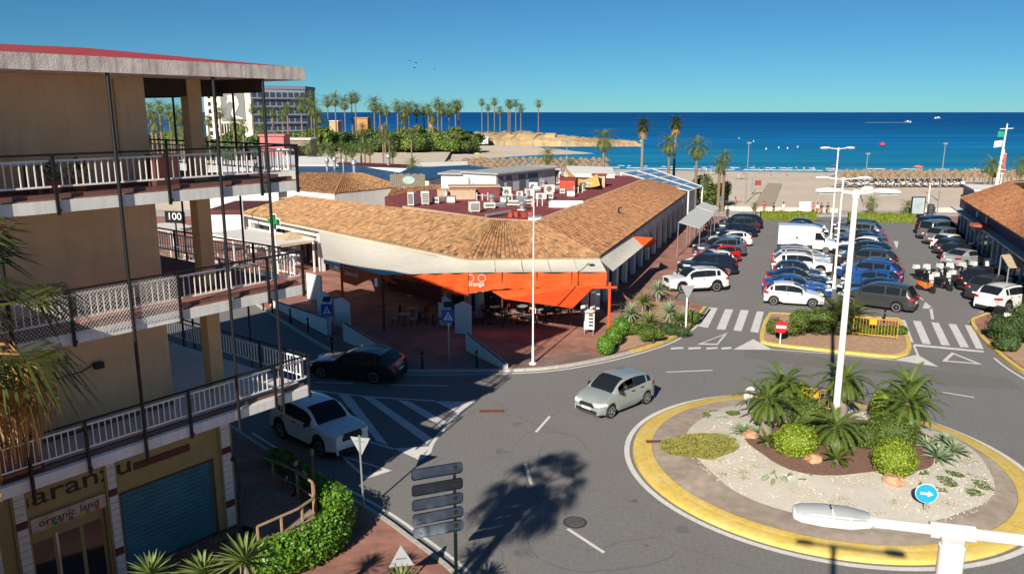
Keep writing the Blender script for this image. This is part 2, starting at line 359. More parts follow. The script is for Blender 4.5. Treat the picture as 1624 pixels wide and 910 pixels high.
for a, b in ((425, 525), (565, 665), (710, 800), (830, 910)): mk.sheet(PX(z3([(a, 612), (b, 608), (b, 622), (a, 628)])), ZM)
mk.sheet(PX(z4([(985, 422), (1390, 462), (1390, 472), (985, 434)])), ZM)
mk.sheet(PX(z4([(905, 280), (935, 285), (985, 415), (950, 402)])), ZM)
strip(mk, PX(z4([(140, 452), (500, 478), (870, 515)])), .12, ZM - .003); strip(mk, PX(z4([(985, 430), (1010, 490), (1120, 553)])), .12, ZM - .003)
for a, b in (((1057, 590), (1130, 587)), ((850, 685), (872, 660)), ((833, 735), (843, 768)), ((900, 838), (958, 876)), ((1495, 622), (1545, 630)), ((619, 610), (711, 612)), ((500, 606), (560, 608))): strip(mk, PX([a, b]), .12, ZM)
ofs, _ = off_line(kerbA, -.7); strip(mk, ofs[19:], .13, ZM)
_, ofr = off_line(kerbL, -.9); strip(mk, ofr[4:], .12, ZM)
ofk, _ = off_line(kerbR, -.9); strip(mk, ofk[26:], .13, ZM)
g = MB(); ring(g, [(7.32, .008), (7.12, .0085)]); struct('road_marking_ring', g, paint)
mk.sheet(PX(z4([(1074, 212), (1092, 212), (1104, 280), (1086, 280)])), ZM); mk.sheet(PX(z4([(1052, 178), (1098, 218), (1034, 216)])), ZM)
strip(mk, smooth_line(PX(z4([(915, 122), (985, 135), (1040, 168)]))), .12, ZM)
for q in ([(490, 315), (530, 318), (522, 370), (512, 370)],): mk.sheet(PX([(1320 + x / 5.056, 320 + y / 5.056) for x, y in q]), ZM)
for i in range(13):
    p = Vector((30.6, 50.6)) + Vector((.358, .934)) * 3.05 * i; strip(mk, [p, p + Vector((.89, .455)) * 2.2], .1, ZM)
strip(mk, PX(z4([(1300, 292), (1450, 268)])), .1, ZM)
struct('road_marking', mk, paint); struct('road_marking_hatch', hat, paint)
for nm, zf, bars in (('crosswalk_left', z3, ([(730, 290), (800, 295), (720, 455), (640, 440)], [(860, 305), (925, 308), (860, 470), (790, 465)], [(985, 310), (1050, 315), (990, 482), (925, 475)], [(1115, 322), (1170, 325), (1125, 495), (1060, 485)])),
                     ('crosswalk_right', z4, ([(980, 288), (1025, 290), (1085, 425), (1035, 420)], [(1085, 295), (1130, 300), (1195, 432), (1145, 428)], [(1185, 305), (1230, 308), (1305, 442), (1255, 440)], [(1280, 312), (1325, 318), (1390, 452), (1345, 448)]))):
    rt = bpy.data.objects.new(nm, None); COL.objects.link(rt); rt['kind'] = 'structure'
    for q in bars:
        g = MB(); g.sheet(PX(zf(q)), ZM); g.build('crosswalk_bar', paint, rt)
# manhole and drain
def lid(name, label, c, r, m_):
    t = thing(name, label, 'manhole', (c.x, c.y, 0)); g = MB(); g.lathe([(r, 0), (r, .012), (r * .86, .014)], 24); g.build('rim', M('iron_dark', (.05, .045, .045), .6), t)
    g = MB(); g.lathe([(r * .8, .004), (r * .8, .02)], 20); cv = g.build('cover', m_, t)
    g = MB()
    for k in range(-3, 4): g.box((k * r * .2, 0, .022), (.02, r * 1.2 * math.cos(k / 4), .008))
    g.build('grip_bars', M('iron_dark'), t)
lid('manhole_cover', 'round iron manhole cover in the sunlit lane near the big palm shadow', P(912, 828), .38, M('iron', (.12, .11, .11), .6))
t = thing('road_drain', 'rusty rectangular drain grate in the road beside the hatched triangle', 'drain', P(780, 652)); g = MB(); g.bb(-.55, .55, -.18, .18, 0, .012); g.build('frame', M('rusty_iron', (.16, .07, .05), .8), t)
for k in range(10):
    g = MB(); g.bb(-.5 + k * .1, -.44 + k * .1, -.15, .15, .012, .022); g.build('bar', M('rusty_iron'), t)
t = thing('road_drain', 'small brown drain slot in the apron left of the green mat', 'drain', P(1037, 700, .22)); g = MB(); g.bb(-.3, .3, -.12, .12, 0, .02); g.build('frame', M('rusty_iron'), t)

# --- promenade, beach, sea
prom = M('promenade_tiles', (.40, .375, .36), .7, .1, 1.5, var2=.1, scale2=.2)
g = MB(); g.prism([(-60, 99.5), (120, 99.5), (130, 104.5), (-60, 106)], -.3, .10); struct('promenade', g, prom)
def Lsand(): return M('sand', (.56, .475, .375), .95, .08, .6, .3, 3, var2=.08, scale2=.07)
shore = [(330, 170), (190, 183), (125, 191), (78, 196.5), (40, 203), (14, 214), (0, 226), (-6, 240), (-2, 258), (12, 272), (30, 280)]
inner = [(330, 100), (190, 103), (125, 104.6), (78, 105), (40, 105.5), (14, 106), (-20, 106), (-60, 130), (-70, 200), (-60, 280), (0, 320)]
g = MB(); vs = []; ns = 8
shs = smooth_line(shore, 5); ins = smooth_line(inner, 5)
for a, b in zip(ins, shs):
    for k in range(ns + 1):
        t = k / ns; p = a.lerp(b, t); vs.append((p.x, p.y, .06 - 1.5 * t ** 1.6 + (.05 * rnd.uniform(-1, 1) if 0 < k < ns else 0)))
kk = ns + 1; g.add(vs, [(i * kk + j, i * kk + j + 1, (i + 1) * kk + j + 1, (i + 1) * kk + j) for i in range(len(shs) - 1) for j in range(ns)])
struct('beach_sand', g, Lsand(), True)
# inland ground to the left, under gardens
g = MB(); g.sheet([(-500, 99.4), (-55, 99.4), (-50, 330), (-60, 420), (-500, 520)], -.03); struct('ground', g, M('garden_ground', (.22, .2, .13), .95, .25, .3))
g = MB(); g.sheet([(-140, 100), (-20, 106), (-14, 130), (-20, 260), (-20, 330), (-160, 330)], .02); struct('sandy_ground', g, Lsand())
# water
sea = M('sea_water', (.008, .10, .20), .55, 0, spec=.06); n = sea.node_tree.nodes; l = sea.node_tree.links; b = n['Principled BSDF']
tc = n.new('ShaderNodeTexCoord'); sp = n.new('ShaderNodeSeparateXYZ'); l.new(tc.outputs['Object'], sp.inputs[0])
ns_ = n.new('ShaderNodeTexNoise'); mp = n.new('ShaderNodeMapping'); mp.inputs['Scale'].default_value = (.008, .03, 1); l.new(tc.outputs['Object'], mp.inputs[0]); l.new(mp.outputs[0], ns_.inputs['Vector']); ns_.inputs['Scale'].default_value = 1; ns_.inputs['Detail'].default_value = 5
ad = n.new('ShaderNodeMath'); ad.operation = 'MULTIPLY_ADD'; ad.inputs[1].default_value = 160; l.new(ns_.outputs[0], ad.inputs[0]); l.new(sp.outputs[1], ad.inputs[2])
mr = n.new('ShaderNodeMapRange'); mr.inputs[1].default_value = 250; mr.inputs[2].default_value = 1500; l.new(ad.outputs[0], mr.inputs[0])
rp = n.new('ShaderNodeValToRGB'); e = rp.color_ramp.elements; e[0].position = 0; e[0].color = (.035, .21, .29, 1); e[1].position = 1; e[1].color = (.001, .056, .19, 1)
for ps, cc in ((.05, (.010, .17, .31, 1)), (.16, (.004, .12, .29, 1)), (.45, (.002, .08, .235, 1))): x = e.new(ps); x.color = cc
l.new(mr.outputs[0], rp.inputs[0])
sw = n.new('ShaderNodeTexNoise'); mp3 = n.new('ShaderNodeMapping'); mp3.inputs['Scale'].default_value = (.004, .035, 1); l.new(tc.outputs['Object'], mp3.inputs[0]); l.new(mp3.outputs[0], sw.inputs['Vector']); sw.inputs['Scale'].default_value = 1; sw.inputs['Detail'].default_value = 6  # stretched noise: light and dark of the swell painted into the water colour
mr3 = n.new('ShaderNodeMapRange'); mr3.inputs[1].default_value = .3; mr3.inputs[2].default_value = .7; mr3.inputs[3].default_value = .88; mr3.inputs[4].default_value = 1.55; l.new(sw.outputs[0], mr3.inputs[0])
mx3 = n.new('ShaderNodeMix'); mx3.data_type = 'RGBA'; mx3.blend_type = 'MULTIPLY'; mx3.inputs[0].default_value = 1; l.new(rp.outputs[0], mx3.inputs[6]); l.new(mr3.outputs[0], mx3.inputs[7]); l.new(mx3.outputs[2], b.inputs['Base Color'])
wv = n.new('ShaderNodeTexNoise'); mp2 = n.new('ShaderNodeMapping'); mp2.inputs['Scale'].default_value = (.05, .22, .2); l.new(tc.outputs['Object'], mp2.inputs[0]); l.new(mp2.outputs[0], wv.inputs['Vector']); wv.inputs['Scale'].default_value = 1; wv.inputs['Detail'].default_value = 6
bp = n.new('ShaderNodeBump'); bp.inputs['Strength'].default_value = .7; bp.inputs['Distance'].default_value = 1.2; l.new(wv.outputs[0], bp.inputs['Height']); l.new(bp.outputs[0], b.inputs['Normal'])
g = MB(); g.sheet([(-45000, 95), (45000, 95), (45000, 60000), (-45000, 60000)], -1.35); struct('sea', g, sea)
# breaking wave lines along the shore
foam = M('foam', (.8, .8, .78), .8, .1)
for ofsd, wd, zz in ((2.0, 1.6, -1.30), (10, .9, -1.28)):
    g = MB(); Ls, Rs = off_line(shs[:34], ofsd * 2 * -1); pts = Ls
    segs = []
    for i in range(len(pts) - 1):
        for k in range(6):
            a = pts[i].lerp(pts[i + 1], k / 6); b2 = pts[i].lerp(pts[i + 1], (k + .97) / 6)
            if rnd.random() < (.92 if ofsd < 5 else .4):
                w_ = wd * rnd.uniform(.4, 1.4); dz = rnd.uniform(-.3, .3)
                g.prism([(a.x, a.y + dz), (b2.x, b2.y + dz), (b2.x, b2.y + w_), (a.x, a.y + w_)], -1.4, zz)
    tag(g.build('wave_foam', foam), 'white foam line of small waves breaking along the beach', 'foam', kind='stuff')
# rocky point
rock = M('yellow_rock', (.44, .32, .175), .95, .22, .25, .8, .8, var2=.15, scale2=.04)
g = MB(); line = [P(745, 232, 0), P(800, 233, 0), P(850, 233, 0), P(900, 230, 0), P(950, 228, 0), P(1000, 227, 0), P(1030, 227, 0)]
vs = []; N = 60; K = 9
far = [(-75, 372), (-20, 380), (4, 385), (25, 380), (42, 372), (55, 352)]
near = [(-75, 318), (-22, 330), (4, 337), (25, 338), (42, 338), (54, 340)]
fl = smooth_line(far, 12); nl = smooth_line(near, 12)
hh = [.6, 4.0, 4.6, 2.6, 1.3, .5]
for i, (a, b2) in enumerate(zip(nl, fl)):
    hx = np.interp(i / (len(nl) - 1) * 5, range(6), hh)
    for k in range(K):
        t = k / (K - 1); p = a.lerp(b2, t); prof = [0, .55, .8, .95, 1, .98, .85, .5, 0][k]
        vs.append((p.x + rnd.uniform(-1, 1), p.y + rnd.uniform(-1, 1), -2 + (hx + 2) * prof * rnd.uniform(.86, 1.08)))
g.add(vs, [(i * K + j, (i + 1) * K + j, (i + 1) * K + j + 1, i * K + j + 1) for i in range(len(nl) - 1) for j in range(K - 1)])
struct('rocky_headland', g, rock)
# ================================================================ APARTMENT BUILDING (left)
C1 = Vector((-6.02, 22.5, 0)); ARZ = math.atan2(.607, -.794)
ap = thing('apartment_building', 'tan apartment block with wide white balconies, black posts and red roof', 'building', C1, ARZ)
plaster = M('tan_plaster', (.70, .46, .27), .92, .06, 2.5, .25, 60, var2=.10, scale2=.5, streak=.10)
colplast = M('column_plaster', (.68, .42, .22), .9, .06, 3, .2, 60)
fascia = M('white_fascia', (.74, .73, .70), .7, .06, 3, .1, 30, var2=.08, scale2=.8, streak=.16)
roofconc = M('weathered_concrete', (.58, .51, .47), .9, .14, 5, .3, 30, var2=.16, scale2=1.6, streak=.45)
redroof = M('red_roof_coat', (.36, .035, .045), .75, .12, 3, .4, 30, col2=(.30, .05, .05), scale2=.8)
terra = M('terracotta_floor', (.24, .095, .07), .8, .15, 6)
ochre = M('ochre_render', (.31, .25, .11), .9, .08, 3, .2, 40)
SB = [4.57, 7.66, 10.65]; TH = .27; SMAX = 15; TD = 18
for i, z in enumerate(SB):
    g = MB(); g.bb(0, TD, 0, SMAX, z, z + TH); o = g.build('balcony_slab', fascia, ap)
    g = MB(); g.bb(.03, TD - .03, .03, SMAX, z + TH, z + TH + .035); g.build('floor_tiles', terra if i else M('pale_floor', (.55, .55, .56), .5, .1), o)
    g = MB(); g.bb(.10, .22, .12, SMAX, z + TH + .035, z + TH + .13); g.build('floor_edge', M('terracotta_edge', (.16, .085, .075), .85, .15, 5), o)
    g = MB(); g.bb(1.8, TD, 3.25, SMAX, z + TH, (SB + [13.66])[i + 1]); wl = g.build('wall', plaster, ap)
    g = MB(); g.bb(1.74, 1.8, 3.26, SMAX, z + TH + .035, z + TH + .12); g.build('skirting', terra, wl)
    g = MB(); g.bb(1.8, 2.17, 1.65, 2.05, z + TH, (SB + [13.66])[i + 1]); g.build('column', colplast, ap)
    g = MB(); g.bb(6.9, 7.3, .5, .9, z + TH, (SB + [13.66])[i + 1]); g.build('column', colplast, ap)
# unseen wing, added out of frame to shade the lower balconies
g = MB(); g.bb(-2.0, 9, 9.45, 22, 0, 9.6); wg = g.build('unseen_wing', plaster, ap)
g = MB(); g.bb(-2.15, 9.1, 9.35, 22.1, 9.6, 9.85); g.build('unseen_wing_roof', roofconc, wg)
for z in (1.2, 4.3, 7.4):
    for s in (11, 14, 17): MB().bb(-2.05, -1.99, s, s + 1.3, z, z + 1.5).build('window', GLASSD, wg)
# ground floor
g = MB(); g.bb(1.95, TD, 1.75, SMAX, 0, 4.57); g.build('shop_wall', ochre, ap)
g = MB(); g.bb(1.8, 1.95, 1.6, 2.3, .5, 4.57); g.bb(1.8, 1.95, 2.3, 5.0, 2.8, 4.57); g.bb(1.8, 1.95, 5.0, 5.42, .5, 4.57); g.bb(1.8, 1.95, 5.42, 7.25, 2.62, 4.57); g.bb(1.8, 1.95, 7.25, SMAX, .5, 4.57)
g.build('shop_front', ochre, ap)
stonem = M('dark_stone', (.13, .09, .085), .9, .3, 9, .5, 30)
g = MB(); g.bb(1.70, 1.95, 1.5, 5.40, 0, .48); g.bb(1.70, 1.95, 7.28, SMAX, 0, .48); g.build('stone_plinth', stonem, ap)
for a in range(26):   # irregular stone cladding, stone by stone
    g = MB(); s0 = 1.52 + a * .145; zz = .04
    for k in range(3):
        h = rnd.uniform(.10, .15); g.bb(1.655, 1.70, s0 + rnd.uniform(0, .02), s0 + .135, zz, zz + h - .012, col=jit((1, .95, .95), .35)); zz += h
    g.build('cladding_stone', M('cladding', (.19, .115, .10), .9, .2, 12, vcol=True), ap)
shut = M('blue_shutter', (.025, .14, .20), .6, .12, 5, var2=.2, scale2=1.2)
g = MB(); g.bb(1.86, 1.95, 2.3, 5.0, .5, 2.8); ws = g.build('window_shutter', shut, ap)
for k in range(18):
    g = MB(); g.bb(1.845, 1.86, 2.32, 4.98, .52 + k * .126, .63 + k * .126); g.build('slat', shut, ws)
g = MB(); g.bb(1.77, 1.8, 2.24, 2.3, .5, 2.86); g.bb(1.77, 1.8, 5.0, 5.06, .5, 2.86); g.bb(1.77, 1.8, 2.3, 5.0, 2.8, 2.86); g.build('window_frame', M('brown_frame', (.07, .05, .03), .7), ws)
g = MB(); g.bb(1.775, 1.8, 2.93, 4.56, 3.36, 3.56); g.build('sign_band', M('maroon', (.10, .025, .025), .7), ap)
# pilasters with white tile panels and dark bands
wt = M('white_tile', (.56, .57, .58), .5, .06, 6); bandm = M('maroon')
def pil(s0, s1, t0=1.72):
    pt = MB(); pt.bb(t0 + .02, 1.80, s0 - .05, s1 + .05, .5, 4.5); po = pt.build('pilaster', ochre, ap)
    z = .55
    for hgt, kind in ((.62, 0), (.22, 1), (1.5, 0), (.2, 1), (1.2, 0)):
        if kind: g = MB(); g.bb(t0 - .012, t0 + .02, s0, s1, z + .02, z + hgt - .02); g.build('band', bandm, po)
        else:
            kx = max(1, round(hgt / .2))
            for q in range(kx): g = MB(); g.bb(t0 - .01, t0 + .02, s0, s1, z + q * hgt / kx + .006, z + (q + 1) * hgt / kx - .006); g.build('tile', wt, po)
        z += hgt
pil(1.69, 1.97); pil(5.10, 5.32); pil(7.3, 7.55); pil(7.95, 8.3); pil(8.9, 9.2)
# end face of ground floor: white tile pilaster round the corner
po = MB().bb(1.80, 2.15, 1.58, 1.749, .5, 4.5).build('pilaster', ochre, ap)
z = .55
for hgt, kind in ((.62, 0), (.22, 1), (1.5, 0), (.2, 1), (1.2, 0)):
    MB().bb(1.84, 2.10, 1.55, 1.58, z + .01, z + hgt - .01).build('band' if kind else 'tile', bandm if kind else wt, po); z += hgt
# shop door with glazing, sign and lettering
dr = MB().bb(1.955, 2.0, 5.42, 7.25, .13, 2.62).build('door', M('brown_wood', (.075, .035, .022), .6, .2, 8), ap)
for s0, s1 in ((5.5, 5.95), (6.05, 6.62), (6.7, 7.18)):
    pn = MB().bb(1.94, 1.955, s0, s1, .35, 2.3).build('pane', GLASSD, dr)
MB().bb(1.93, 1.95, 6.58, 6.64, .3, 2.4).build('handle', GREYM, dr)
sg = MB().bb(1.70, 1.8, 5.42, 7.24, 2.70, 3.06).build('shop_sign', M('sign_pale', (.42, .36, .30), .7, .25, 4), ap)
ink = M('sign_ink', (.03, .025, .02), .7)
# text faces -X (outward) ; reading direction goes from high s (left) to low s (right)
TR = (R(90), 0, R(-90))
text('lettering', 'organic land', .27, ink, sg, (1.695, 6.33, 2.89), TR, .004, sx=1.12)
for k in range(7):
    c = [(.4, .12, .05), (.1, .25, .08), (.5, .3, .05), (.3, .05, .1)][k % 4]
    o = MB().lathe([(.045, 0), (.06, .005)], 10).build('fruit_mark', M('fruit%d' % (k % 4), c, .7), sg)
    o.rotation_euler = (0, R(-90), 0); o.location = (1.699, 5.7 + k * .2 + rnd.uniform(-.05, .05), 2.745 + rnd.uniform(-.01, .02))
text('lettering', 'naranzu', .66, ink, ap, (1.79, 6.1, 3.56), TR, .012, sx=1.45)
# plank strip and blue parasol-like crates inside doorway : shop goods
# roof
g = MB(); g.bb(-.12, TD + .3, -.35, SMAX, 13.66, 14.0); rf = g.build('roof_slab', roofconc, ap)
g = MB(); A = (4.6, 3.3, 14.52); B_ = (4.6, 8, 14.40)
b0, b1, b2, b3 = (-.02, -.25, 14.0), (9.2, -.25, 14.0), (9.2, SMAX, 14.05), (-.02, SMAX, 14.02)
n1, n2 = 10, 10
g.add([b0, b1, b2, b3, A, B_], [(0, 1, 4), (1, 2, 5, 4), (2, 3, 5), (3, 0, 4, 5)]); g.build('roof', redroof, ap)
MB().bb(1.85, 2.1, .95, 3.25, 13.22, 13.66).build('roof_beam', M('dark_beam', (.045, .03, .022), .8), ap)
MB().bb(.05, 1.84, .95, 1.1, 13.3, 13.66).build('roof_beam', M('dark_beam'), ap)
MB().bb(2.1, 8.6, .95, 1.15, 13.22, 13.66).build('roof_beam', M('dark_beam'), ap)
for z in (4.57, 7.66, 10.65): pass
# posts running through all floors, outside the slab edges
def post(t, s, z0, z1, r=.038): MB().tube([(t, s, z0), (t, s, z1)], r, 8).build('post', BLACKM, ap, True)
for s in (1.0, 2.45, 5.08, 7.7, 10.3): post(-.06, s, 4.3, 13.7, .042)
for t in (2.9, 6.2): post(t, -.06, 4.3, 13.7, .034)
# railings
balme = MB().bb(-.010, .010, -.011, .011, 0, .51).mesh('baluster', WHITE)
for i, z in enumerate(SB):
    f = z + TH + .035
    rail = MB().tube([(-.04, -.02, f + .95), (-.04, 13, f + .95)], .028, 6).tube([(.05, .02, f + .95), (8.9, .02, f + .95)], .028, 6).build('railing', BLACKM, ap)
    for s in (.04, 1.22, 3.85, 6.45, 9.1, 11.7):
        g = MB(); g.bb(-.07, -.012, s - .032, s + .032, z - .05, f + .95); g.bb(-.10, -.07, s - .05, s + .05, z + .03, z + .09); g.build('rail_post', BLACKM, rail)
    for t in (2.3, 4.5, 6.7, 8.9): MB().bb(t - .03, t + .03, -.0, .06, z - .05, f + .95).build('rail_post', BLACKM, rail)
    ps = [.09, 1.17, 1.27, 3.8, 3.9, 6.4, 6.5, 9.05]
    for k in range(0, 8, 2):
        a, b = ps[k], ps[k + 1]
        g = MB(); g.bb(.035, .065, a, b, f + .24, f + .28); g.bb(.035, .065, a, b, f + .79, f + .83); g.build('panel_rail', WHITE, rail)
        nb = int((b - a) / .142)
        for q in range(1, nb): link('baluster', balme, rail, (.05, a + (b - a) * q / nb, f + .28))
    for a, b in ((.1, 2.25), (2.35, 4.45), (4.55, 6.65), (6.75, 8.85)):
        g = MB(); g.bb(a, b, .005, .035, f + .24, f + .28); g.bb(a, b, .005, .035, f + .79, f + .83); g.build('panel_rail', WHITE, rail)
        nb = int((b - a) / .142)
        if b < 4.5:
            for q in range(1, nb): link('baluster', balme, rail, (a + (b - a) * q / nb, .02, f + .28))
        else:
            g = MB()
            for q in range(1, nb): g.bb(a + (b - a) * q / nb - .012, a + (b - a) * q / nb + .012, .008, .032, f + .28, f + .79)
            tag(g.build('baluster_row', WHITE, rail), kind='stuff')
# safety net on the middle balcony
g = MB(); f = SB[1] + TH; netm = M('net_cord', (.72, .71, .69), .9)
for k in range(-9, 62):
    for sgn in (1, -1):
        s0 = 3.88 + k * .085; s1 = s0 + sgn * 0.9
        a = Vector((-.03 + .004 * sgn, s0, f - .12)); b = Vector((-.03 + .004 * sgn, s1, f + .96))
        pts = []
        def clip(p, q):
            out = []
            for lim in (3.88, 8.9):
                if (p.y - lim) * (q.y - lim) < 0: t = (lim - p.y) / (q.y - p.y); out.append(p.lerp(q, t))
            ins = [x for x in (p, q) if 3.88 <= x.y <= 8.9]; return ins + out
        c = clip(a, b)
        if len(c) == 2 and (c[0] - c[1]).length > .05: g.tube(c, .0042, 3, cap=False)
tag(g.build('safety_net', netm, ap), kind='stuff')
# terracotta slatted screen on the lowest balcony
sc = MB().bb(.1, .16, 7.35, 7.42, SB[0] + TH, SB[0] + TH + 1.5).build('screen', M('dark_beam'), ap)
for k in range(16): MB().bb(.1, .14, 7.42, 9.0, SB[0] + TH + .05 + k * .09, SB[0] + TH + .125 + k * .09).build('slat', M('brick_slat', (.27, .10, .06), .8, .15), sc)
# wall fittings
MB().tube([(1.78, 4.05, 10.95), (1.78, 4.05, 13.6)], .02, 6).build('downpipe', M('tan_pipe', (.36, .23, .14), .7), ap)
MB().tube([(1.77, 6.3, 6.4), (1.77, 5.6, 6.42), (1.74, 5.3, 6.55)], .015, 6).build('cable', BLACKM, ap)
MB().box((1.72, 5.2, 6.5), (.16, .22, .16)).build('wall_lamp', BLACKM, ap)
MB().tube([(1.72, 1.8, 3.0), (1.5, 1.82, 3.1), (1.35, 1.84, 2.9)], .015, 6).build('lamp_bracket', BLACKM, ap)
MB().lathe([(.03, .12), (.08, .08), (.1, 0), (.02, -.02)], 10, (1.35, 1.84, 2.78)).build('lamp_shade', BLACKM, ap, True)

# things standing on the balconies
def bal_pos(s, t, z): return C1 + Vector((-.607 * s - .794 * t, -.794 * s + .607 * t, z))
def pot_plant(s, t, z, label, h=.5, pot=(.30, .12, .07)):
    r = thing('potted_plant', label, 'plant', bal_pos(s, t, z), ARZ)
    MB().lathe([(.12, 0), (.17, .28), (.18, .3), (.15, .3), (.14, .26)], 14).build('pot', M('pot_%.2f' % pot[0], pot, .8), r, True)
    g = MB()
    for k in range(60):
        a = rnd.uniform(0, 6.28); e = rnd.uniform(.3, 1.5); q = Vector((math.cos(a) * math.cos(e), math.sin(a) * math.cos(e), math.sin(e))) * rnd.uniform(.3, 1) * h + Vector((0, 0, .3))
        d = Vector((rnd.uniform(-1, 1), rnd.uniform(-1, 1), rnd.uniform(-1, 1))) * .07; e2 = Vector((rnd.uniform(-1, 1), rnd.uniform(-1, 1), rnd.uniform(-1, 1))) * .07
        g.add([q, q + d, q + d + e2, q + e2], [(0, 1, 2, 3)], jit((1, 1, 1), .3))
    g.build('leaves', M('pot_leaf', (.05, .09, .03), .6, .1, vcol=True), r)
FZ = [z + TH + .035 for z in SB]
pot_plant(5.35, 1.3, FZ[2], 'potted plant against the tan wall on the top balcony')
pot_plant(5.9, 1.3, FZ[2], 'smaller potted plant on the top balcony beside the first pot', .4)
r = thing('table', 'dark outdoor table with a cloth on the top balcony at the left edge', 'table', bal_pos(7.0, 1.1, FZ[2]), ARZ)
MB().bb(-.4, .4, -.6, .6, .7, .74).build('tabletop', M('blue_cloth', (.06, .08, .13), .8), r)
for a in (-.35, .35):
    for b in (-.55, .55): MB().bb(a - .02, a + .02, b - .02, b + .02, 0, .7).build('leg', BLACKM, r)
r = thing('storage_box', 'brown wooden cabinet beside the column on the top balcony', 'cabinet', bal_pos(3.4, 1.0, FZ[2]), ARZ)
MB().bb(-.2, .2, -.3, .3, .0, .78).build('cabinet_body', M('cabinet_wood', (.10, .03, .025), .7), r); MB().bb(-.22, .22, -.32, .32, .78, .81).build('lid', M('cabinet_wood'), r)
r = thing('chair', 'small white plastic chair on the top balcony behind the column', 'chair', bal_pos(2.9, 1.9, FZ[2]), ARZ + 1)
MB().bb(-.2, .2, -.2, .2, .4, .44).build('seat', WHITE, r); MB().bb(.17, .2, -.2, .2, .44, .85).build('backrest', WHITE, r)
for a in (-.18, .18):
    for b in (-.18, .18): MB().bb(a - .02, a + .02, b - .02, b + .02, 0, .4).build('leg', WHITE, r)

# ---- timber deck ramp with rail in front of the shop
deckw = M('deck_board', (.24, .19, .16), .85, .2, 6, .3, 30); railw = M('rail_timber', (.27, .185, .11), .8, .15, 6)
dk = thing('deck_ramp', 'curved timber ramp with boards and brown rail beside the shop corner', 'ramp', P(400, 815, .2))
def dp(u, v, z): return P(u, v, z)
dl = [dp(380, 765, .5), dp(430, 772, .5), dp(470, 790, .5), dp(500, 812, .45), dp(502, 836, .45), dp(475, 856, .4), dp(440, 872, .35), dp(412, 885, .3)]
din = [dp(381, 830, .35), dp(390, 832, .35), dp(398, 834, .35), dp(402, 838, .35), dp(402, 845, .33), dp(398, 852, .3), dp(390, 862, .28), dp(380, 876, .25)]
N = 34
def along(l_, t):
    x = t * (len(l_) - 1); i = min(int(x), len(l_) - 2); return l_[i].lerp(l_[i + 1], x - i)
for k in range(N):
    a, b = (k + .03) / N, (k + .97) / N; q = [along(din, a), along(din, b), along(dl, b), along(dl, a)]
    g = MB(); g.slab(q[::-1] if (q[1] - q[0]).cross(q[2] - q[0]).z < 0 else q, .05); wpart(g.build('plank', deckw), dk)
g = MB(); g.prism([(p.x, p.y) for p in din] + [(p.x, p.y) for p in dl[::-1]], .1, .2); wpart(g.build('ramp_base', M('dark_beam')), dk)
rp_ = [p + Vector((0, 0, 1.0)) for p in dl]; wpart(MB().tube([along(rp_, i / 24) for i in range(25)], .045, 6).build('top_rail', railw), dk)
wpart(MB().tube([along(rp_, i / 24) - Vector((0, 0, .5)) for i in range(25)], .03, 6).build('mid_rail', railw), dk)
for i in (0, .16, .3, .42, .55, .68, .82, 1): p = along(dl, i); wpart(MB().tube([p - Vector((0, 0, .3)), p + Vector((0, 0, 1.0))], .045, 6).build('rail_post', railw), dk)
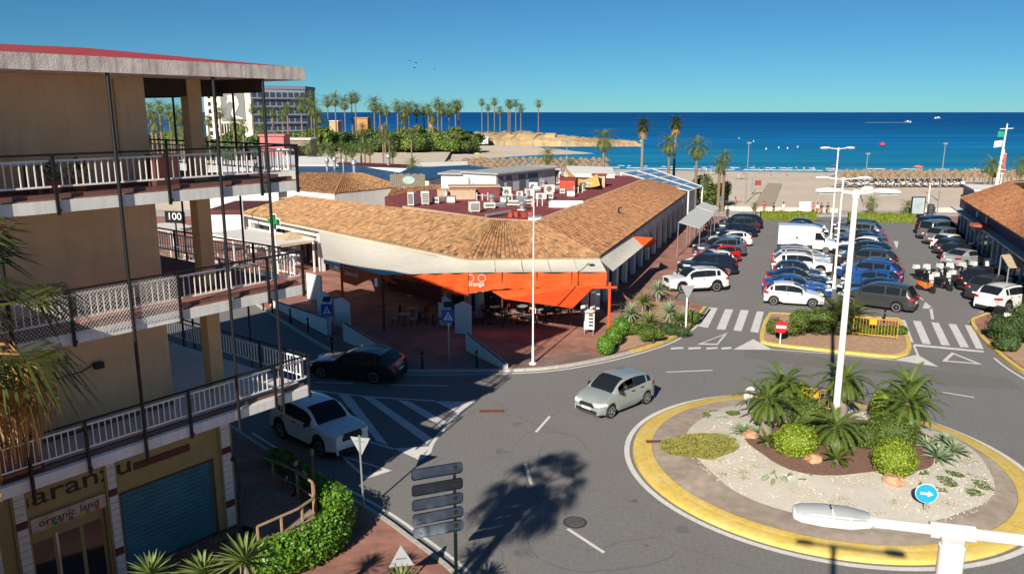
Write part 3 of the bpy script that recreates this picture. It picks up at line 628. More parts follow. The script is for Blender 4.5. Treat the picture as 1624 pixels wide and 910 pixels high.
# ================================================================ ARCADE AND ROOFTOPS
tilem = M('roof_tile', (.38, .20, .10), .9, .12, 6, .2, 40, vcol=True)
def tile_roof(name, eA, eB, tB, tA, parent, tw=.20, rl=.30, tint=(1, 1, 1), seed=1, th=.1):
    rg = random.Random(seed); eA, eB, tA, tB = map(Vector, (eA, eB, tA, tB)); nc = max(2, int(((eB - eA).length + (tB - tA).length) / 2 / tw)); nr = max(2, int(((tA - eA).length + (tB - eB).length) / 2 / rl))
    up = ((eB - eA).cross(tA - eA)).normalized()
    if up.z < 0: up = -up
    g = MB()
    for i in range(nc):
        for j in range(nr):
            a0, a1 = i / nc, (i + 1) / nc; b0, b1 = j / nr, (j + 1.12) / nr
            def pt(a, b, h): return eA.lerp(eB, a).lerp(tA.lerp(tB, a), b) + up * h
            am = (a0 + a1) / 2; k = rg.uniform(.62, 1.28); hue = rg.random()
            st = .3 + .12 * math.sin(i * .37 + 2.2 * math.sin(j * .31 + seed) + seed) + .6 * rg.random()
            c = (k * tint[0] * (.9 + .2 * st), k * tint[1] * (.86 + .3 * st) * (1.12 if hue > .75 else 1), k * tint[2] * (.8 + .35 * st) * (1.25 if hue > .75 else 1))
            if hue < .06: c = tuple(x * .55 for x in c)
            q = .16 * (a1 - a0); l0, l1 = .03 + rg.uniform(0, .02), rg.uniform(0, .01)
            xs = [(a0, 0), (a0 + (a1 - a0) * .28, .075), (a0 + (a1 - a0) * .72, .075), (a1, 0)]
            vs = [pt(x, b0, h + l0 if h else l0 * .3) for x, h in xs] + [pt(x, min(b1, 1.0), h + l1 if h else 0) for x, h in xs]
            g.add(vs, [(0, 1, 5, 4), (1, 2, 6, 5), (2, 3, 7, 6), (0, 3, 2, 1)], c)
    o = wpart(g.build(name, tilem), parent); o['kind'] = 'stuff'
    g = MB(); n = 12; vs = [eA.lerp(eB, i / n).lerp(tA.lerp(tB, i / n), j / n) - Vector((0, 0, .03 + dz)) for dz in (0, th) for i in range(n + 1) for j in range(n + 1)]; k = (n + 1) ** 2
    q = [(i * (n + 1) + j, (i + 1) * (n + 1) + j, (i + 1) * (n + 1) + j + 1, i * (n + 1) + j + 1) for i in range(n) for j in range(n)]; bd = [i * (n + 1) for i in range(n + 1)] + [n * (n + 1) + j for j in range(1, n + 1)] + [i * (n + 1) + n for i in range(n - 1, -1, -1)] + [j for j in range(n - 1, 0, -1)]
    g.add(vs, q + [tuple(x + k for x in f[::-1]) for f in q] + [(a, b, b + k, a + k) for a, b in zip(bd, bd[1:] + bd[:1])])
    wpart(g.build('roof_deck', M('roof_mortar', (.30, .22, .15), .9, .15)), parent)
    return o
def ridge(parent, a, b, r=.11, col=(.40, .23, .12)):
    a, b = Vector(a), Vector(b); k = max(1, int((b - a).length / .42)); g = MB()
    for i in range(k): g.tube([a.lerp(b, i / k), a.lerp(b, (i + 1.1) / k)], [r * 1.08, r * .92], 7, col=jit((1, 1, 1), .25))
    wpart(g.build('ridge_tiles', M('ridge_tile', col, .9, .12, vcol=True)), parent)['kind'] = 'stuff'
ZE, ZT = 3.9, 5.5
E0, E1, E2, E3, E4 = [P(u, v, ZE) for u, v in ((383, 337), (691, 399), (742, 410), (951, 407), (1094, 303))]
T0, T1, T2, T3, T4 = [P(u, v, ZT) for u, v in ((470, 311), (640, 329), (780, 349), (850, 352), (1024, 284))]
arc = thing('arcade_building', 'long low shopping arcade with terracotta tile roofs around a red flat roof', 'building', (0, 52, .13))
tile_roof('roof_tiles', E0, E1, T2, T0, arc, tint=(1.08, 1.12, 1.1), seed=3); tile_roof('roof_tiles', E1, E2, T2 + Vector((.3, 0, 0)), T2, arc, tint=(1.05, 1.08, 1.05), seed=4)
tile_roof('roof_tiles', E2, E3, T3, T2, arc, tint=(1.0, 1.0, .98), seed=5); tile_roof('roof_tiles', E3, E4, T4, T3, arc, tint=(.92, .82, .80), seed=6)
for a, b in ((T0, T2), (T2, T3), (T3, T4)): ridge(arc, a, b, .09)
ridge(arc, E3 + Vector((0, 0, .06)), T3, .1); ridge(arc, E1 + Vector((0, 0, .06)), T2, .1); ridge(arc, E4 + Vector((0, 0, .04)), T4, .09)
whitew = M('white_render', (.70, .69, .66), .9, .06, 2, .15, 30, var2=.06, scale2=.3)
cream = M('cream_cornice', (.62, .52, .38), .85, .1)
# cornice under the eaves
for a, b in ((E0, E1), (E1, E2), (E2, E3), (E3, E4)):
    d = (b - a).normalized(); nn = Vector((-d.y, d.x, 0)); g = MB()
    g.prism([(a + nn * .03).to_2d(), (b + nn * .03).to_2d(), (b + nn * .25).to_2d(), (a + nn * .25).to_2d()], ZE - .28, ZE - .06); wpart(g.build('cornice', cream), arc)
# walls: pillars, dark shop openings behind
ev = [E0, E1, E2, E3, E4]
def inset(pts, d):
    Lp, _ = off_line(pts, 2 * d); return Lp
inn = inset(ev, 1.6)
back = [P(1024, 284, 5.2).to_2d(), P(850, 353, 5.2).to_2d(), P(780, 350, 5.2).to_2d(), P(470, 312, 5.2).to_2d()]
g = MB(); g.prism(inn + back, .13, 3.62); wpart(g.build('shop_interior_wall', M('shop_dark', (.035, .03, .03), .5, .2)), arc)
MBs = []
for si, (a, b) in enumerate(zip(ev[:-1], ev[1:])):
    d = (b - a); Ln = d.length; d = d.normalized(); nn = Vector((-d.y, d.x, 0)); k = max(1, int(Ln / 3.6))
    for i in range(k + 1):
        p = a + d * (Ln * i / k) + nn * .9
        wpart(MB().box((p.x, p.y, 1.87), (.42, .42, 3.48), math.atan2(d.y, d.x)).build('pillar', whitew, arc), arc)
    g = MB(); p0, p1 = a + nn * .75, b + nn * .75; q0, q1 = a + nn * 1.05, b + nn * 1.05
    g.prism([p0.to_2d(), p1.to_2d(), q1.to_2d(), q0.to_2d()], 2.95, 3.6); wpart(g.build('lintel', whitew), arc)
    for i in range(k):   # shop window panes in frames
        p = a + d * (Ln * (i + .5) / k) + nn * 1.55
        wn = wpart(MB().box((p.x, p.y, 1.7), (Ln / k - .6, .06, 2.6), math.atan2(d.y, d.x)).build('shop_window', GLASSD), arc)
# red flat roof
redflat = M('red_flat_roof', (.24, .045, .042), .85, .16, 1.5, .25, 20, var2=.22, scale2=.35, col2=(.17, .04, .042))
ZF = 5.2
rfp = [P(u, v, ZF).to_2d() for u, v in ((640, 331), (780, 351), (850, 354), (1020, 287), (1000, 279), (940, 278), (860, 281), (760, 284), (690, 297), (610, 312))]
g = MB(); g.prism(rfp, 3.0, ZF); wpart(g.build('flat_roof', redflat), arc)
g = MB(); strip(g, [p for p in rfp[:4]], .25, ZF - .1, ZF + .22); wpart(g.build('parapet', M('parapet_tan', (.45, .33, .24), .9, .15)), arc)
def rb_box(name, label, cat, u, v, wx, wy, h, mat, rz=R(-5), z=ZF, parts=None):
    p = P(u, v, z); t = thing(name, label, cat, p, rz); MB().bb(-wx / 2, wx / 2, -wy / 2, wy / 2, 0, h).build(parts or 'housing', mat, t); return t
acw = M('ac_white', (.62, .61, .57), .5, .08, 5); acg = M('ac_grille', (.16, .165, .16), .6, .1)
def ac(u, v, wx, h, label, kind='fan', wy=.4, rz=R(8)):
    t = thing('air_conditioner', label, 'air conditioner', P(u, v, ZF + .002), rz, 'air conditioners on the flat roof')
    for a in (-1, 1): MB().bb(a * wx * .35 - .04, a * wx * .35 + .04, -wy / 2 - .03, wy / 2 + .03, 0, .1).build('foot', acg, t)
    MB().bb(-wx / 2, wx / 2, -wy / 2, wy / 2, .1, h).build('casing', acw, t)
    if kind == 'fan':
        r = min(wx * .28, h * .33); o = MB().lathe([(r, 0), (r, .02), (r * .3, .03)], 18).build('fan_grille', acg, t); o.rotation_euler = (R(90), 0, 0); o.location = (-wx * .1, -wy / 2 - .001, .1 + (h - .1) / 2)
    elif kind == 'slats':
        for q in range(6): MB().bb(-wx * .42, wx * .42, -wy / 2 - .02, -wy / 2, .2 + q * (h - .3) / 6, .2 + (q + .6) * (h - .3) / 6).build('slat', acg, t)
    else:
        MB().bb(-wx * .4, wx * .4, -wy / 2 - .015, -wy / 2 - .001, .2, h - .1).build('coil_panel', acg, t)
    return t
for k, (u, v, wx, h, kd, wy) in enumerate(sorted([(654, 327, .55, 1.15, 'coil', .6), (674, 325, .62, 1.15, 'slats', .6), (692, 323, .6, .55, 'coil', .4), (752, 337, .8, .85, 'slats', .5), (776, 331, .9, .5, 'coil', .6), (803, 313, .8, .95, 'fan', .5),
        (824, 312, .6, .5, 'fan', .4), (847, 303, .9, .85, 'fan', .4), (871, 307, .95, .85, 'fan', .4), (858, 317, .95, .6, 'fan', .4), (873, 316, .6, .6, 'coil', .5), (815, 327, 1.2, .5, 'coil', .5), (837, 325, 1.0, .45, 'slats', .5),
        (880, 292, .9, 1.5, 'coil', .8), (868, 290, .7, 1.5, 'slats', .8), (936, 299, .8, .6, 'fan', .4), (893, 308, .5, .5, 'coil', .4), (841, 312, .7, .5, 'fan', .4)])):
    nm = dict(fan='white air conditioner with a round fan grille', coil='pale air conditioner with a dark coil face', slats='white air conditioner with a slatted face')[kd]
    ac(u, v, wx, h, '%s, %s from the left on the red roof' % (nm, ordn(k)), kd, wy, R(rnd.uniform(-25, 25)))
for k in range(16):
    u, v = sorted([(800, 322), (812, 318), (829, 318), (838, 308), (862, 296), (887, 300), (905, 312), (917, 306), (700, 318), (716, 322), (765, 318), (780, 322), (828, 333), (793, 328), (852, 327), (925, 302)])[k]; p = P(u, v, ZF); kk = k % 4
    lab = '%s, %s from the left among the small red roof fittings' % (('grey duct elbow', 'white cable box', 'pale pipe stand', 'grey metal cowl')[kk], ordn(k)); t = thing('roof_clutter', lab, 'roof equipment', p, rnd.uniform(-.6, .6), 'small equipment on the red roof')
    if kk == 0: MB().tube([(-.6, 0, .2), (.3, 0, .25), (.5, 0, .5), (.5, 0, .9)], .16, 8).build('duct', GREYM, t, True); MB().box((0, 0, .08), (.9, .3, .16)).build('support', acg, t)
    elif kk == 1: MB().bb(-.35, .35, -.25, .25, .08, .55).build('box', acw, t); MB().bb(-.4, .4, -.3, .3, .55, .6).build('lid', GREYM, t); MB().bb(-.3, .3, -.2, .2, 0, .08).build('foot', acg, t)
    elif kk == 2:
        for x in (-.5, 0, .5): MB().tube([(x, 0, 0), (x, 0, .6 + .2 * abs(x))], .05, 6).build('pipe', acw, t)
        MB().tube([(-.7, 0, .45), (.7, 0, .45)], .035, 6).build('crossbar', GREYM, t)
    else: MB().lathe([(.2, 0), (.2, .45), (.36, .5), (.36, .68), (.1, .8)], 12).build('cowl', GREYM, t, True); MB().bb(-.3, .3, -.3, .3, 0, .06).build('curb', acw, t)
shed_red = M('red_shed', (.40, .06, .03), .7, .1)
def shed(u, v, wx, wy, h, label, mat, roofm, door=True, rz=R(-12)):
    t = thing('roof_shed', label, 'shed', P(u, v, ZF), rz); MB().bb(-wx / 2, wx / 2, -wy / 2, wy / 2, 0, h).build('wall', mat, t); MB().bb(-wx / 2 - .12, wx / 2 + .12, -wy / 2 - .12, wy / 2 + .12, h, h + .1).build('roof', roofm, t)
    if door: MB().bb(-.3, .35, -wy / 2 - .02, -wy / 2 - .002, 0, h * .8).build('door', DARK, t)
shed(902, 304, 1.5, 2.2, 1.25, 'orange red box shed standing on the flat roof', shed_red, redflat, False)
shed(950, 296, 1.3, 1.2, 1.2, 'small stair head with red cap and dark doorway near the blue glass roof', M('stair_stone', (.48, .36, .26), .9, .2), redflat)
shed(752, 313, 4.5, 2.0, 1.0, 'long red roof block with a beige face behind the white tank', redflat, M('parapet_tan'), False, R(4))
t = thing('roof_block', 'beige rendered roof block below the white tank', 'wall', P(724, 316, ZF), R(4)); MB().bb(-1.7, 1.7, -.3, .3, 0, .85).build('wall', M('parapet_tan'), t); MB().bb(-1.75, 1.75, -.35, .35, .85, .93).build('coping', M('ridge_tile'), t)
t = thing('water_tank', 'white upright water tank on the flat roof', 'tank', P(738, 306, ZF)); MB().lathe([(.4, .15), (.5, .3), (.5, 1.2), (.35, 1.5), (.1, 1.55)], 18).build('tank_body', whitew, t, True)
for a in range(3): MB().tube([(.35 * math.cos(a * 2.1), .35 * math.sin(a * 2.1), 0), (.35 * math.cos(a * 2.1), .35 * math.sin(a * 2.1), .25)], .04).build('leg', GREYM, t)
t = thing('duct_tray', 'low white open tray of ductwork at the edge of the flat roof', 'duct', P(898, 328, ZF), R(-6))
for a, b, c, d_ in ((-1.4, 1.4, -.6, -.52), (-1.4, 1.4, .52, .6), (-1.4, -1.3, -.52, .52), (1.3, 1.4, -.52, .52)): MB().bb(a, b, c, d_, 0, .45).build('side', whitew, t)
MB().bb(-1.3, 1.3, -.52, .52, 0, .2).build('bottom', acg, t)
t = thing('roof_pipe', 'grey pipe lying across the red roof with red blocks', 'pipe', P(790, 343, ZF), 0); MB().tube([(-.9, -.8, .15), (.9, .9, .25)], .13, 10).build('pipe_run', GREYM, t, True)
for k in range(4): MB().box((.9 + k * .5, -.5 + .3 * (k % 2), .18), (.3, .3, .36), k).build('support_block', shed_red, t)
t = thing('roof_hatch', 'pale square roof hatch behind the street lamp at the red roof edge', 'hatch', P(848, 354, ZF)); MB().bb(-.45, .45, -.4, .4, 0, .45).build('curb', whitew, t); MB().bb(-.5, .5, -.45, .45, .45, .52).build('lid', GREYM, t)
t = thing('roof_pipe', 'short black flue pipe on the right tiled slope', 'pipe', P(981, 341, 4.6)); MB().tube([(0, 0, -.1), (0, 0, .6), (.25, 0, .62)], .07, 8).build('flue', BLACKM, t); MB().lathe([(.16, -.05), (.1, .1)], 8).build('collar', GREYM, t)
# yellow shade sail
t = thing('shade_sail', 'sagging yellow shade sail stretched on posts behind the red roof', 'sail', P(922, 290, ZF))
g = MB(); A_, B__ = P(898, 266, 7), P(947, 276, 6.6); nn_ = 10
top = [A_.lerp(B__, i / nn_) - Vector((0, 0, .9 * math.sin(math.pi * i / nn_))) for i in range(nn_ + 1)]; bot = [p + Vector((0, -3, -.9)) + Vector((0, 0, .4 * math.sin(math.pi * i / nn_))) for i, p in enumerate(top)]
for i in range(nn_): g.slab([bot[i], bot[i + 1], top[i + 1], top[i]], .02)
wpart(g.build('fabric', M('yellow_fabric', (.62, .40, .10), .8, .1)), t)
for p in (A_, B__): wpart(MB().tube([(p.x, p.y, ZF - 2), tuple(p)], .05, 8).build('post', GREYM), t)
# glazed roof at the sea end of the right wing
gl = thing('glass_roof', 'blue glazed terrace roof in white frames at the sea end of the arcade', 'roof', (16, 95, 3))
bluegl = M('blue_glazing', (.10, .20, .34), .15, .1, 2, spec=.5)
q = [P(1094, 305, 4.3), P(1112, 294, 4.3), P(1010, 268, 5.3), P(965, 272, 5.3), P(1024, 286, 5.3)]
a0, a1, b0, b1 = P(1024, 287, 4.9), P(1098, 304, 4.3), P(975, 268, 5.4), P(1112, 296, 4.5)
q0, q1, q2, q3 = P(985, 274, 5.5), P(1092, 303, 4.2), P(1114, 296, 4.2), P(1035, 268, 5.5)
for i in range(5):
    for j in range(2):
        def bl(a, b): return q0.lerp(q1, a).lerp(q3.lerp(q2, a), b)
        e_ = .02; pts = [bl(i / 5 + e_, j / 2 + e_), bl((i + 1) / 5 - e_, j / 2 + e_), bl((i + 1) / 5 - e_, (j + 1) / 2 - e_), bl(i / 5 + e_, (j + 1) / 2 - e_)]
        wpart(MB().slab(pts, .04).build('pane', bluegl), gl)
for i in range(6): wpart(MB().tube([q0.lerp(q1, i / 5), q3.lerp(q2, i / 5)], .06, 6).build('frame_bar', WHITE), gl)
for j in (0, .5, 1): wpart(MB().tube([q0.lerp(q3, j), q1.lerp(q2, j)], .06, 6).build('frame_bar', WHITE), gl)
for p in (q0, q1, q2, q3, q0.lerp(q1, .5), q3.lerp(q2, .5)): wpart(MB().tube([(p.x, p.y, .1), tuple(p)], .09, 8).build('post', WHITE), gl)
# side wall of the right wing towards the car park: bluish white wall with arches
d_r = (E4 - E3).normalized(); n_r = Vector((d_r.y, -d_r.x, 0)); Lr = (E4 - E3).length + 9
wr = thing('arcade_side_wall', 'white arched side wall of the arcade facing the parked cars', 'wall', E3 - Vector((0, 0, ZE - .13)))
for i in range(int(Lr / 3.3)):
    p = E3 + d_r * (i * 3.3 + .6) - n_r * .45; ang = math.atan2(d_r.y, d_r.x)
    wpart(MB().box((p.x, p.y, 1.85), (.7, .3, 3.4), ang).build('pier', whitew), wr)
    g = MB(); K = 8; prev = None
    for k in range(K + 1):
        th = math.pi * k / K; x = 1.95 - 1.3 * math.cos(th); z = 1.9 + .95 * math.sin(th)
        p2 = E3 + d_r * (i * 3.3 + x) - n_r * .45
        if prev:
            (pp, zz) = prev; g.add([(*(pp + n_r * .15).to_2d(), zz), (*(p2 + n_r * .15).to_2d(), z), (*(p2 + n_r * .15).to_2d(), 3.5), (*(pp + n_r * .15).to_2d(), 3.5)], [(0, 1, 2, 3)]); g.add([(*(pp - n_r * .15).to_2d(), zz), (*(pp + n_r * .15).to_2d(), zz), (*(p2 + n_r * .15).to_2d(), z), (*(p2 - n_r * .15).to_2d(), z)], [(0, 1, 2, 3)])
        prev = (p2, z)
    wpart(g.build('arch', whitew), wr)
# end wall of the building at the sea side
g = MB(); p = E4 - n_r * .3; g.prism([p.to_2d(), (p + d_r * 8).to_2d(), (p + d_r * 8 - n_r * 12).to_2d(), (p - n_r * 12).to_2d()], .1, 3.4); wpart(g.build('end_wall', whitew), wr)
# grey awnings along the car park
awn = M('grey_awning', (.50, .52, .52), .8, .06)
for k, q in enumerate((((1076, 352), (1110, 362), (1128, 346), (1096, 336)), ((1091, 338), (1124, 348), (1134, 340), (1106, 328)), ((1104, 327), (1132, 337), (1141, 330), (1116, 320)))):
    nm_ = ('nearest', 'middle', 'farthest')[k]
    t = thing('awning', '%s of the three grey sloping awnings beside the car park' % nm_, 'awning', P(q[0][0], q[0][1], 0), 0, 'grey awnings beside the car park')
    pts = [P(*q[0], 3.3), P(*q[1], 2.7), P(*q[2], 2.7), P(*q[3], 3.3)]; wpart(MB().slab(pts, .05).build('canopy', awn), t)
    for p in pts: wpart(MB().tube([(p.x, p.y, .13), (p.x, p.y, p.z - .05)], .04).build('post', GREYM), t)
# ---------------- orange and cream canopy
orange = M('orange_fabric', (.74, .085, .010), .8, .12, 1.2, var2=.10, scale2=5, streak=.10); creamf = M('cream_fabric', (.66, .62, .53), .85, .05, 2, .1, 8); dkred = M('dark_red_paint', (.16, .03, .02), .6)
cn = thing('cafe_canopy', 'big cream and orange fabric canopy on posts in front of the arcade', 'canopy', (0, 46, .13))
O1, O2, O3, O4 = P(541, 418, 3.6), P(606, 436, 3.5), P(741, 432, 3.5), P(962, 431, 3.5)
def fab(name, pts, mat, th=.03): return wpart(MB().slab(pts, th).build(name, mat), cn)
def sagpanel(name, a, b, c, d, mat, sag=.25, n=8):
    g = MB(); a, b, c, d = map(Vector, (a, b, c, d)); vs = []
    for i in range(n + 1):
        for j in range(n + 1):
            s_, t_ = i / n, j / n; vs.append(a.lerp(b, s_).lerp(d.lerp(c, s_), t_) - Vector((0, 0, sag * math.sin(math.pi * s_) * math.sin(math.pi * t_))))
    g.add(vs, [(i * (n + 1) + j, (i + 1) * (n + 1) + j, (i + 1) * (n + 1) + j + 1, i * (n + 1) + j + 1) for i in range(n) for j in range(n)])
    k = len(vs); g.add([(x, y, z - .02) for x, y, z in g.v[:k]], [tuple(reversed(f)) for f in g.f[:n * n]]); return wpart(g.build(name, mat, None, True), cn)
W0, W1, W2, W3 = P(505, 366, 3.75), P(690, 406, 3.75), P(742, 413, 3.75), P(951, 411, 3.75)
sagpanel('roof_fabric', O1 + Vector((-1.2, .6, -.1)), O2, W1, W0, creamf, .3)
sagpanel('roof_fabric', O2, O3, W2, W1, creamf, .15); sagpanel('roof_fabric', O3, O4, W3, W2, creamf, .15)
def drop(a, b, s_, dz): p = a.lerp(b, s_); return Vector((p.x, p.y, p.z - dz))
fab('flag_panel', [drop(O1, O2, 0, 1.15), drop(O1, O2, .35, 1.15), drop(O1, O2, .62, .62), drop(O1, O2, 1, .1), O2, O1], orange)
def wavy(a, b, dr, nm='valance', wv=.07, freq=9):
    g = MB(); n, m_ = 40, 5; d = (b - a).normalized(); nn = Vector((d.y, -d.x, 0)); xs_ = [x[0] for x in dr]; ys_ = [x[1] for x in dr]; vs = []
    for i in range(n + 1):
        s_ = i / n; D_ = float(np.interp(s_, xs_, ys_)) + .03 * math.sin(s_ * 60)
        for j in range(m_ + 1): f = j / m_; p = a.lerp(b, s_) - Vector((0, 0, D_ * f + .10 * math.sin(math.pi * ((s_ * 4) % 1)))); vs.append(p + nn * wv * f * math.sin(s_ * freq * 3 + f))
    q = [(i * (m_ + 1) + j, i * (m_ + 1) + j + 1, (i + 1) * (m_ + 1) + j + 1, (i + 1) * (m_ + 1) + j) for i in range(n) for j in range(m_)]; k = len(vs)
    g.add(vs + [v - nn * .012 for v in vs], q + [tuple(x + k for x in f[::-1]) for f in q]); return wpart(g.build(nm, orange, None, True), cn)
wavy(O2, O3, [(0, .18), (.3, .75), (.55, 1.15), (.75, 1.2), (1, 1.3)]); wavy(O3, O4, [(0, 1.25), (.12, 1.05), (.3, .95), (1, .9)])
for s_ in (.2, .4, .6, .8): p0, p1 = O3.lerp(O4, s_), W2.lerp(W3, s_); wpart(MB().tube([p0 + Vector((0, 0, .02)), p0.lerp(p1, .5) - Vector((0, 0, .10)), p1 + Vector((0, 0, .02))], .025, 5).build('seam_batten', M('batten', (.45, .42, .36), .8)), cn)
if 0: fab('valance', [drop(O2, O3, 0, .18), drop(O2, O3, .3, .75), drop(O2, O3, .55, 1.15), drop(O2, O3, .75, 1.2), drop(O2, O3, 1, 1.3), O3, O2], orange)
if 0: fab('valance', [drop(O3, O4, 0, 1.25), drop(O3, O4, .12, 1.05), drop(O3, O4, .3, .95), drop(O3, O4, 1, .9), O4, O3], orange)
G1, G2, G3, G4 = P(780, 462, 2.75), P(945, 452, 2.75), P(908, 489, 2.25), P(800, 474, 2.35)
fab('lower_awning', [G1, G4, G3, G2], orange)
fab('inner_curtain', [P(618, 460, 2.3), P(700, 480, 2.0), P(700, 455, 3.1), P(618, 441, 3.3)], dkred)
wingA, wingB, wingC, wingD = P(951, 411, 3.75), P(1004, 376, 3.7), P(1020, 391, 3.1), P(972, 430, 3.2)
sagpanel('roof_fabric', wingD, wingC, wingB, wingA, creamf, .15)
fab('flag_panel', [P(1004, 375, 3.7), P(1020, 391, 3.1), P(1041, 380, 3.3), P(1036, 377, 3.6)], orange)
fab('inner_curtain', [P(1022, 392, 3.0), P(1036, 392, 2.0), P(1041, 381, 3.2)], dkred)
for p, m_ in ((O1, orange), (O2, dkred), (O3 + Vector((0, -.05, 0)), orange), (P(965, 536, 0) + Vector((0, 0, 3.3)), orange)):
    wpart(MB().tube([(p.x, p.y, .1), tuple(p)], .08, 8).build('post', m_), cn)
for s_ in (.25, .5, .75): p = O3.lerp(O4, s_); wpart(MB().tube([(p.x, p.y, .1), tuple(p)], .05, 8).build('post', dkred), cn)
a, b = P(938, 456, 2.7), P(975, 455, 2.7); wpart(MB().box(((a + b) / 2), (1.6, .12, .12)).build('beam', orange), cn)
txm = M('letter_white', (.75, .73, .7), .6)
dd = (O2 - O1).normalized(); o = text('lettering', 'ORANGE', .36, txm, cn, (0, 0, 0), (R(90), 0, math.atan2(dd.y, dd.x)), .005); pt_ = drop(O1, O2, .27, .48) + Vector((-dd.y * -.04, -.06, 0)); wpart(o, cn); o.location = pt_
dd = (O4 - O3).normalized(); o = text('lettering', 'orange', .38, txm, cn, (0, 0, 0), (R(90), 0, math.atan2(dd.y, dd.x)), .005); wpart(o, cn); o.location = drop(O3, O4, .06, .7) + Vector((0, -.06, 0))
for k in (.02, .105):
    p = drop(O3, O4, k, .35); g = MB(); g.tube([(p.x + .22 * math.cos(t_ / 8 * math.pi), p.y - .05, p.z + .22 * math.sin(t_ / 8 * math.pi)) for t_ in range(17)], .018, 5); wpart(g.build('emblem_ring', txm), cn)
# cafe furniture and planters under the canopy
def cafe_table(p, label, cm, rz=0):
    t = thing('cafe_table', label, 'table', (p.x, p.y, .13), rz, 'cafe tables under the canopy'); MB().lathe([(.35, .72), (.36, .75)], 16).build('tabletop', cm, t); MB().tube([(0, 0, .02), (0, 0, .72)], .03).build('leg', BLACKM, t); MB().lathe([(.22, 0), (.2, .02)], 12).build('base', BLACKM, t)
def cafe_chair(p, label, cm, rz):
    t = thing('cafe_chair', label, 'chair', (p.x, p.y, .13), rz, 'cafe chairs under the canopy'); MB().bb(-.21, .21, -.21, .21, .43, .47).build('seat', cm, t); MB().bb(-.21, .21, .18, .21, .47, .88).build('backrest', cm, t)
    for a in (-.18, .18):
        for b in (-.18, .18): MB().bb(a - .015, a + .015, b - .015, b + .015, 0, .43).build('leg', BLACKM, t)
cms = [M('chair_grey', (.28, .30, .31), .6), M('chair_black', (.04, .04, .045), .6), M('chair_red', (.35, .06, .05), .6)]
k = 0
for i in range(6):
    for j in range(2):
        p = O2.lerp(O4, .08 + i * .13) + Vector((.3 * (j % 2), 1.1 + 1.5 * j, 0)); nm_ = '%s from the left, %s row' % (ordn(i), ('front', 'back')[j])
        cafe_table(p, 'round cafe table under the orange canopy, ' + nm_, cms[i % 2])
        cafe_chair(p + Vector((-.6, .1, 0)), 'cafe chair left of the canopy table %s' % nm_, cms[(i + j) % 3], R(80)); cafe_chair(p + Vector((.6, -.1, 0)), 'cafe chair right of the canopy table %s' % nm_, cms[(i + j) % 3], R(-95))
def scr(u0, v0, u1, v1, h, label):
    a, b = P(u0, v0, .13), P(u1, v1, .13); d = b - a; t = thing('white_partition', label, 'screen', (a + b) / 2, math.atan2(d.y, d.x), 'white partition panels at the cafe'); L_ = d.length
    MB().bb(-L_ / 2, L_ / 2, -.04, .04, 0, h).build('panel', whitew, t); g = MB(); g.add([(-L_ / 2, -.04, h), (L_ / 2, -.04, h), (0, -.04, h + .25), (-L_ / 2, .04, h), (L_ / 2, .04, h), (0, .04, h + .25)], [(0, 1, 2), (5, 4, 3), (0, 2, 5, 3), (2, 1, 4, 5)]); g.build('pointed_top', whitew, t)
scr(505, 500, 528, 510, 1.5, 'left white partition panel behind the left crossing sign'); scr(532, 515, 556, 522, 1.6, 'white pointed partition panel beside the first orange post')
scr(696, 515, 716, 517, 1.6, 'white partition panel behind the second crossing sign'); scr(722, 528, 748, 530, 1.7, 'white pointed partition beside the middle orange post')
t = thing('planter_screen', 'white tall cafe screen on the left wing pavement', 'screen', P(500, 478, .13), R(-40)); MB().bb(-.8, .8, -.05, .05, .1, 1.9).build('panel', whitew, t)
for a in (-.75, .75): MB().bb(a - .04, a + .04, -.2, .2, 0, .1).build('foot', GREYM, t)
# menu board
t = thing('menu_board', 'white menu board with dark lines standing by the right canopy post', 'board', P(934, 530, .13), R(-10)); MB().bb(-.3, .3, -.03, .03, .3, 1.35).build('board', whitew, t); MB().lathe([(.33, 0), (.33, .06)], 16, (0, 0, 1.38)).build('cap', whitew, t)
for k in range(4): MB().bb(-.02, .24, -.045, -.031, .5 + k * .2, .6 + k * .2).build('menu_line', DARK, t)
for a in (-.25, .25): MB().bb(a - .02, a + .02, -.15, .15, 0, .3).build('foot', GREYM, t)
# low white ramp walls
def rampwall(u0, v0, u1, v1, h0, h1, label, wd=.28):
    a, b = P(u0, v0, .13), P(u1, v1, .13); d = b - a; L_ = d.length; t = thing('ramp_wall', label, 'wall', a, math.atan2(d.y, d.x)); w2 = wd / 2
    g = MB(); g.add([(0, -w2, 0), (L_, -w2, 0), (L_, w2, 0), (0, w2, 0), (0, -w2, h0), (L_, -w2, h1), (L_, w2, h1), (0, w2, h0)], [(3, 2, 1, 0), (4, 5, 6, 7), (0, 1, 5, 4), (1, 2, 6, 5), (2, 3, 7, 6), (3, 0, 4, 7)]); g.build('wall', whitew, t)
    MB().tube([(0, 0, h0 + .02), (L_, 0, h1 + .02)], .05, 4).build('coping', M('brick_coping', (.22, .09, .06), .9), t)
rampwall(432, 484, 522, 531, .35, .95, 'white wedge shaped ramp wall left of the first crossing sign'); rampwall(548, 540, 612, 566, 1.0, .45, 'white sloping ramp wall behind the dark estate car'); rampwall(742, 555, 802, 585, .9, .25, 'white sloping ramp wall below the canopy entrance')
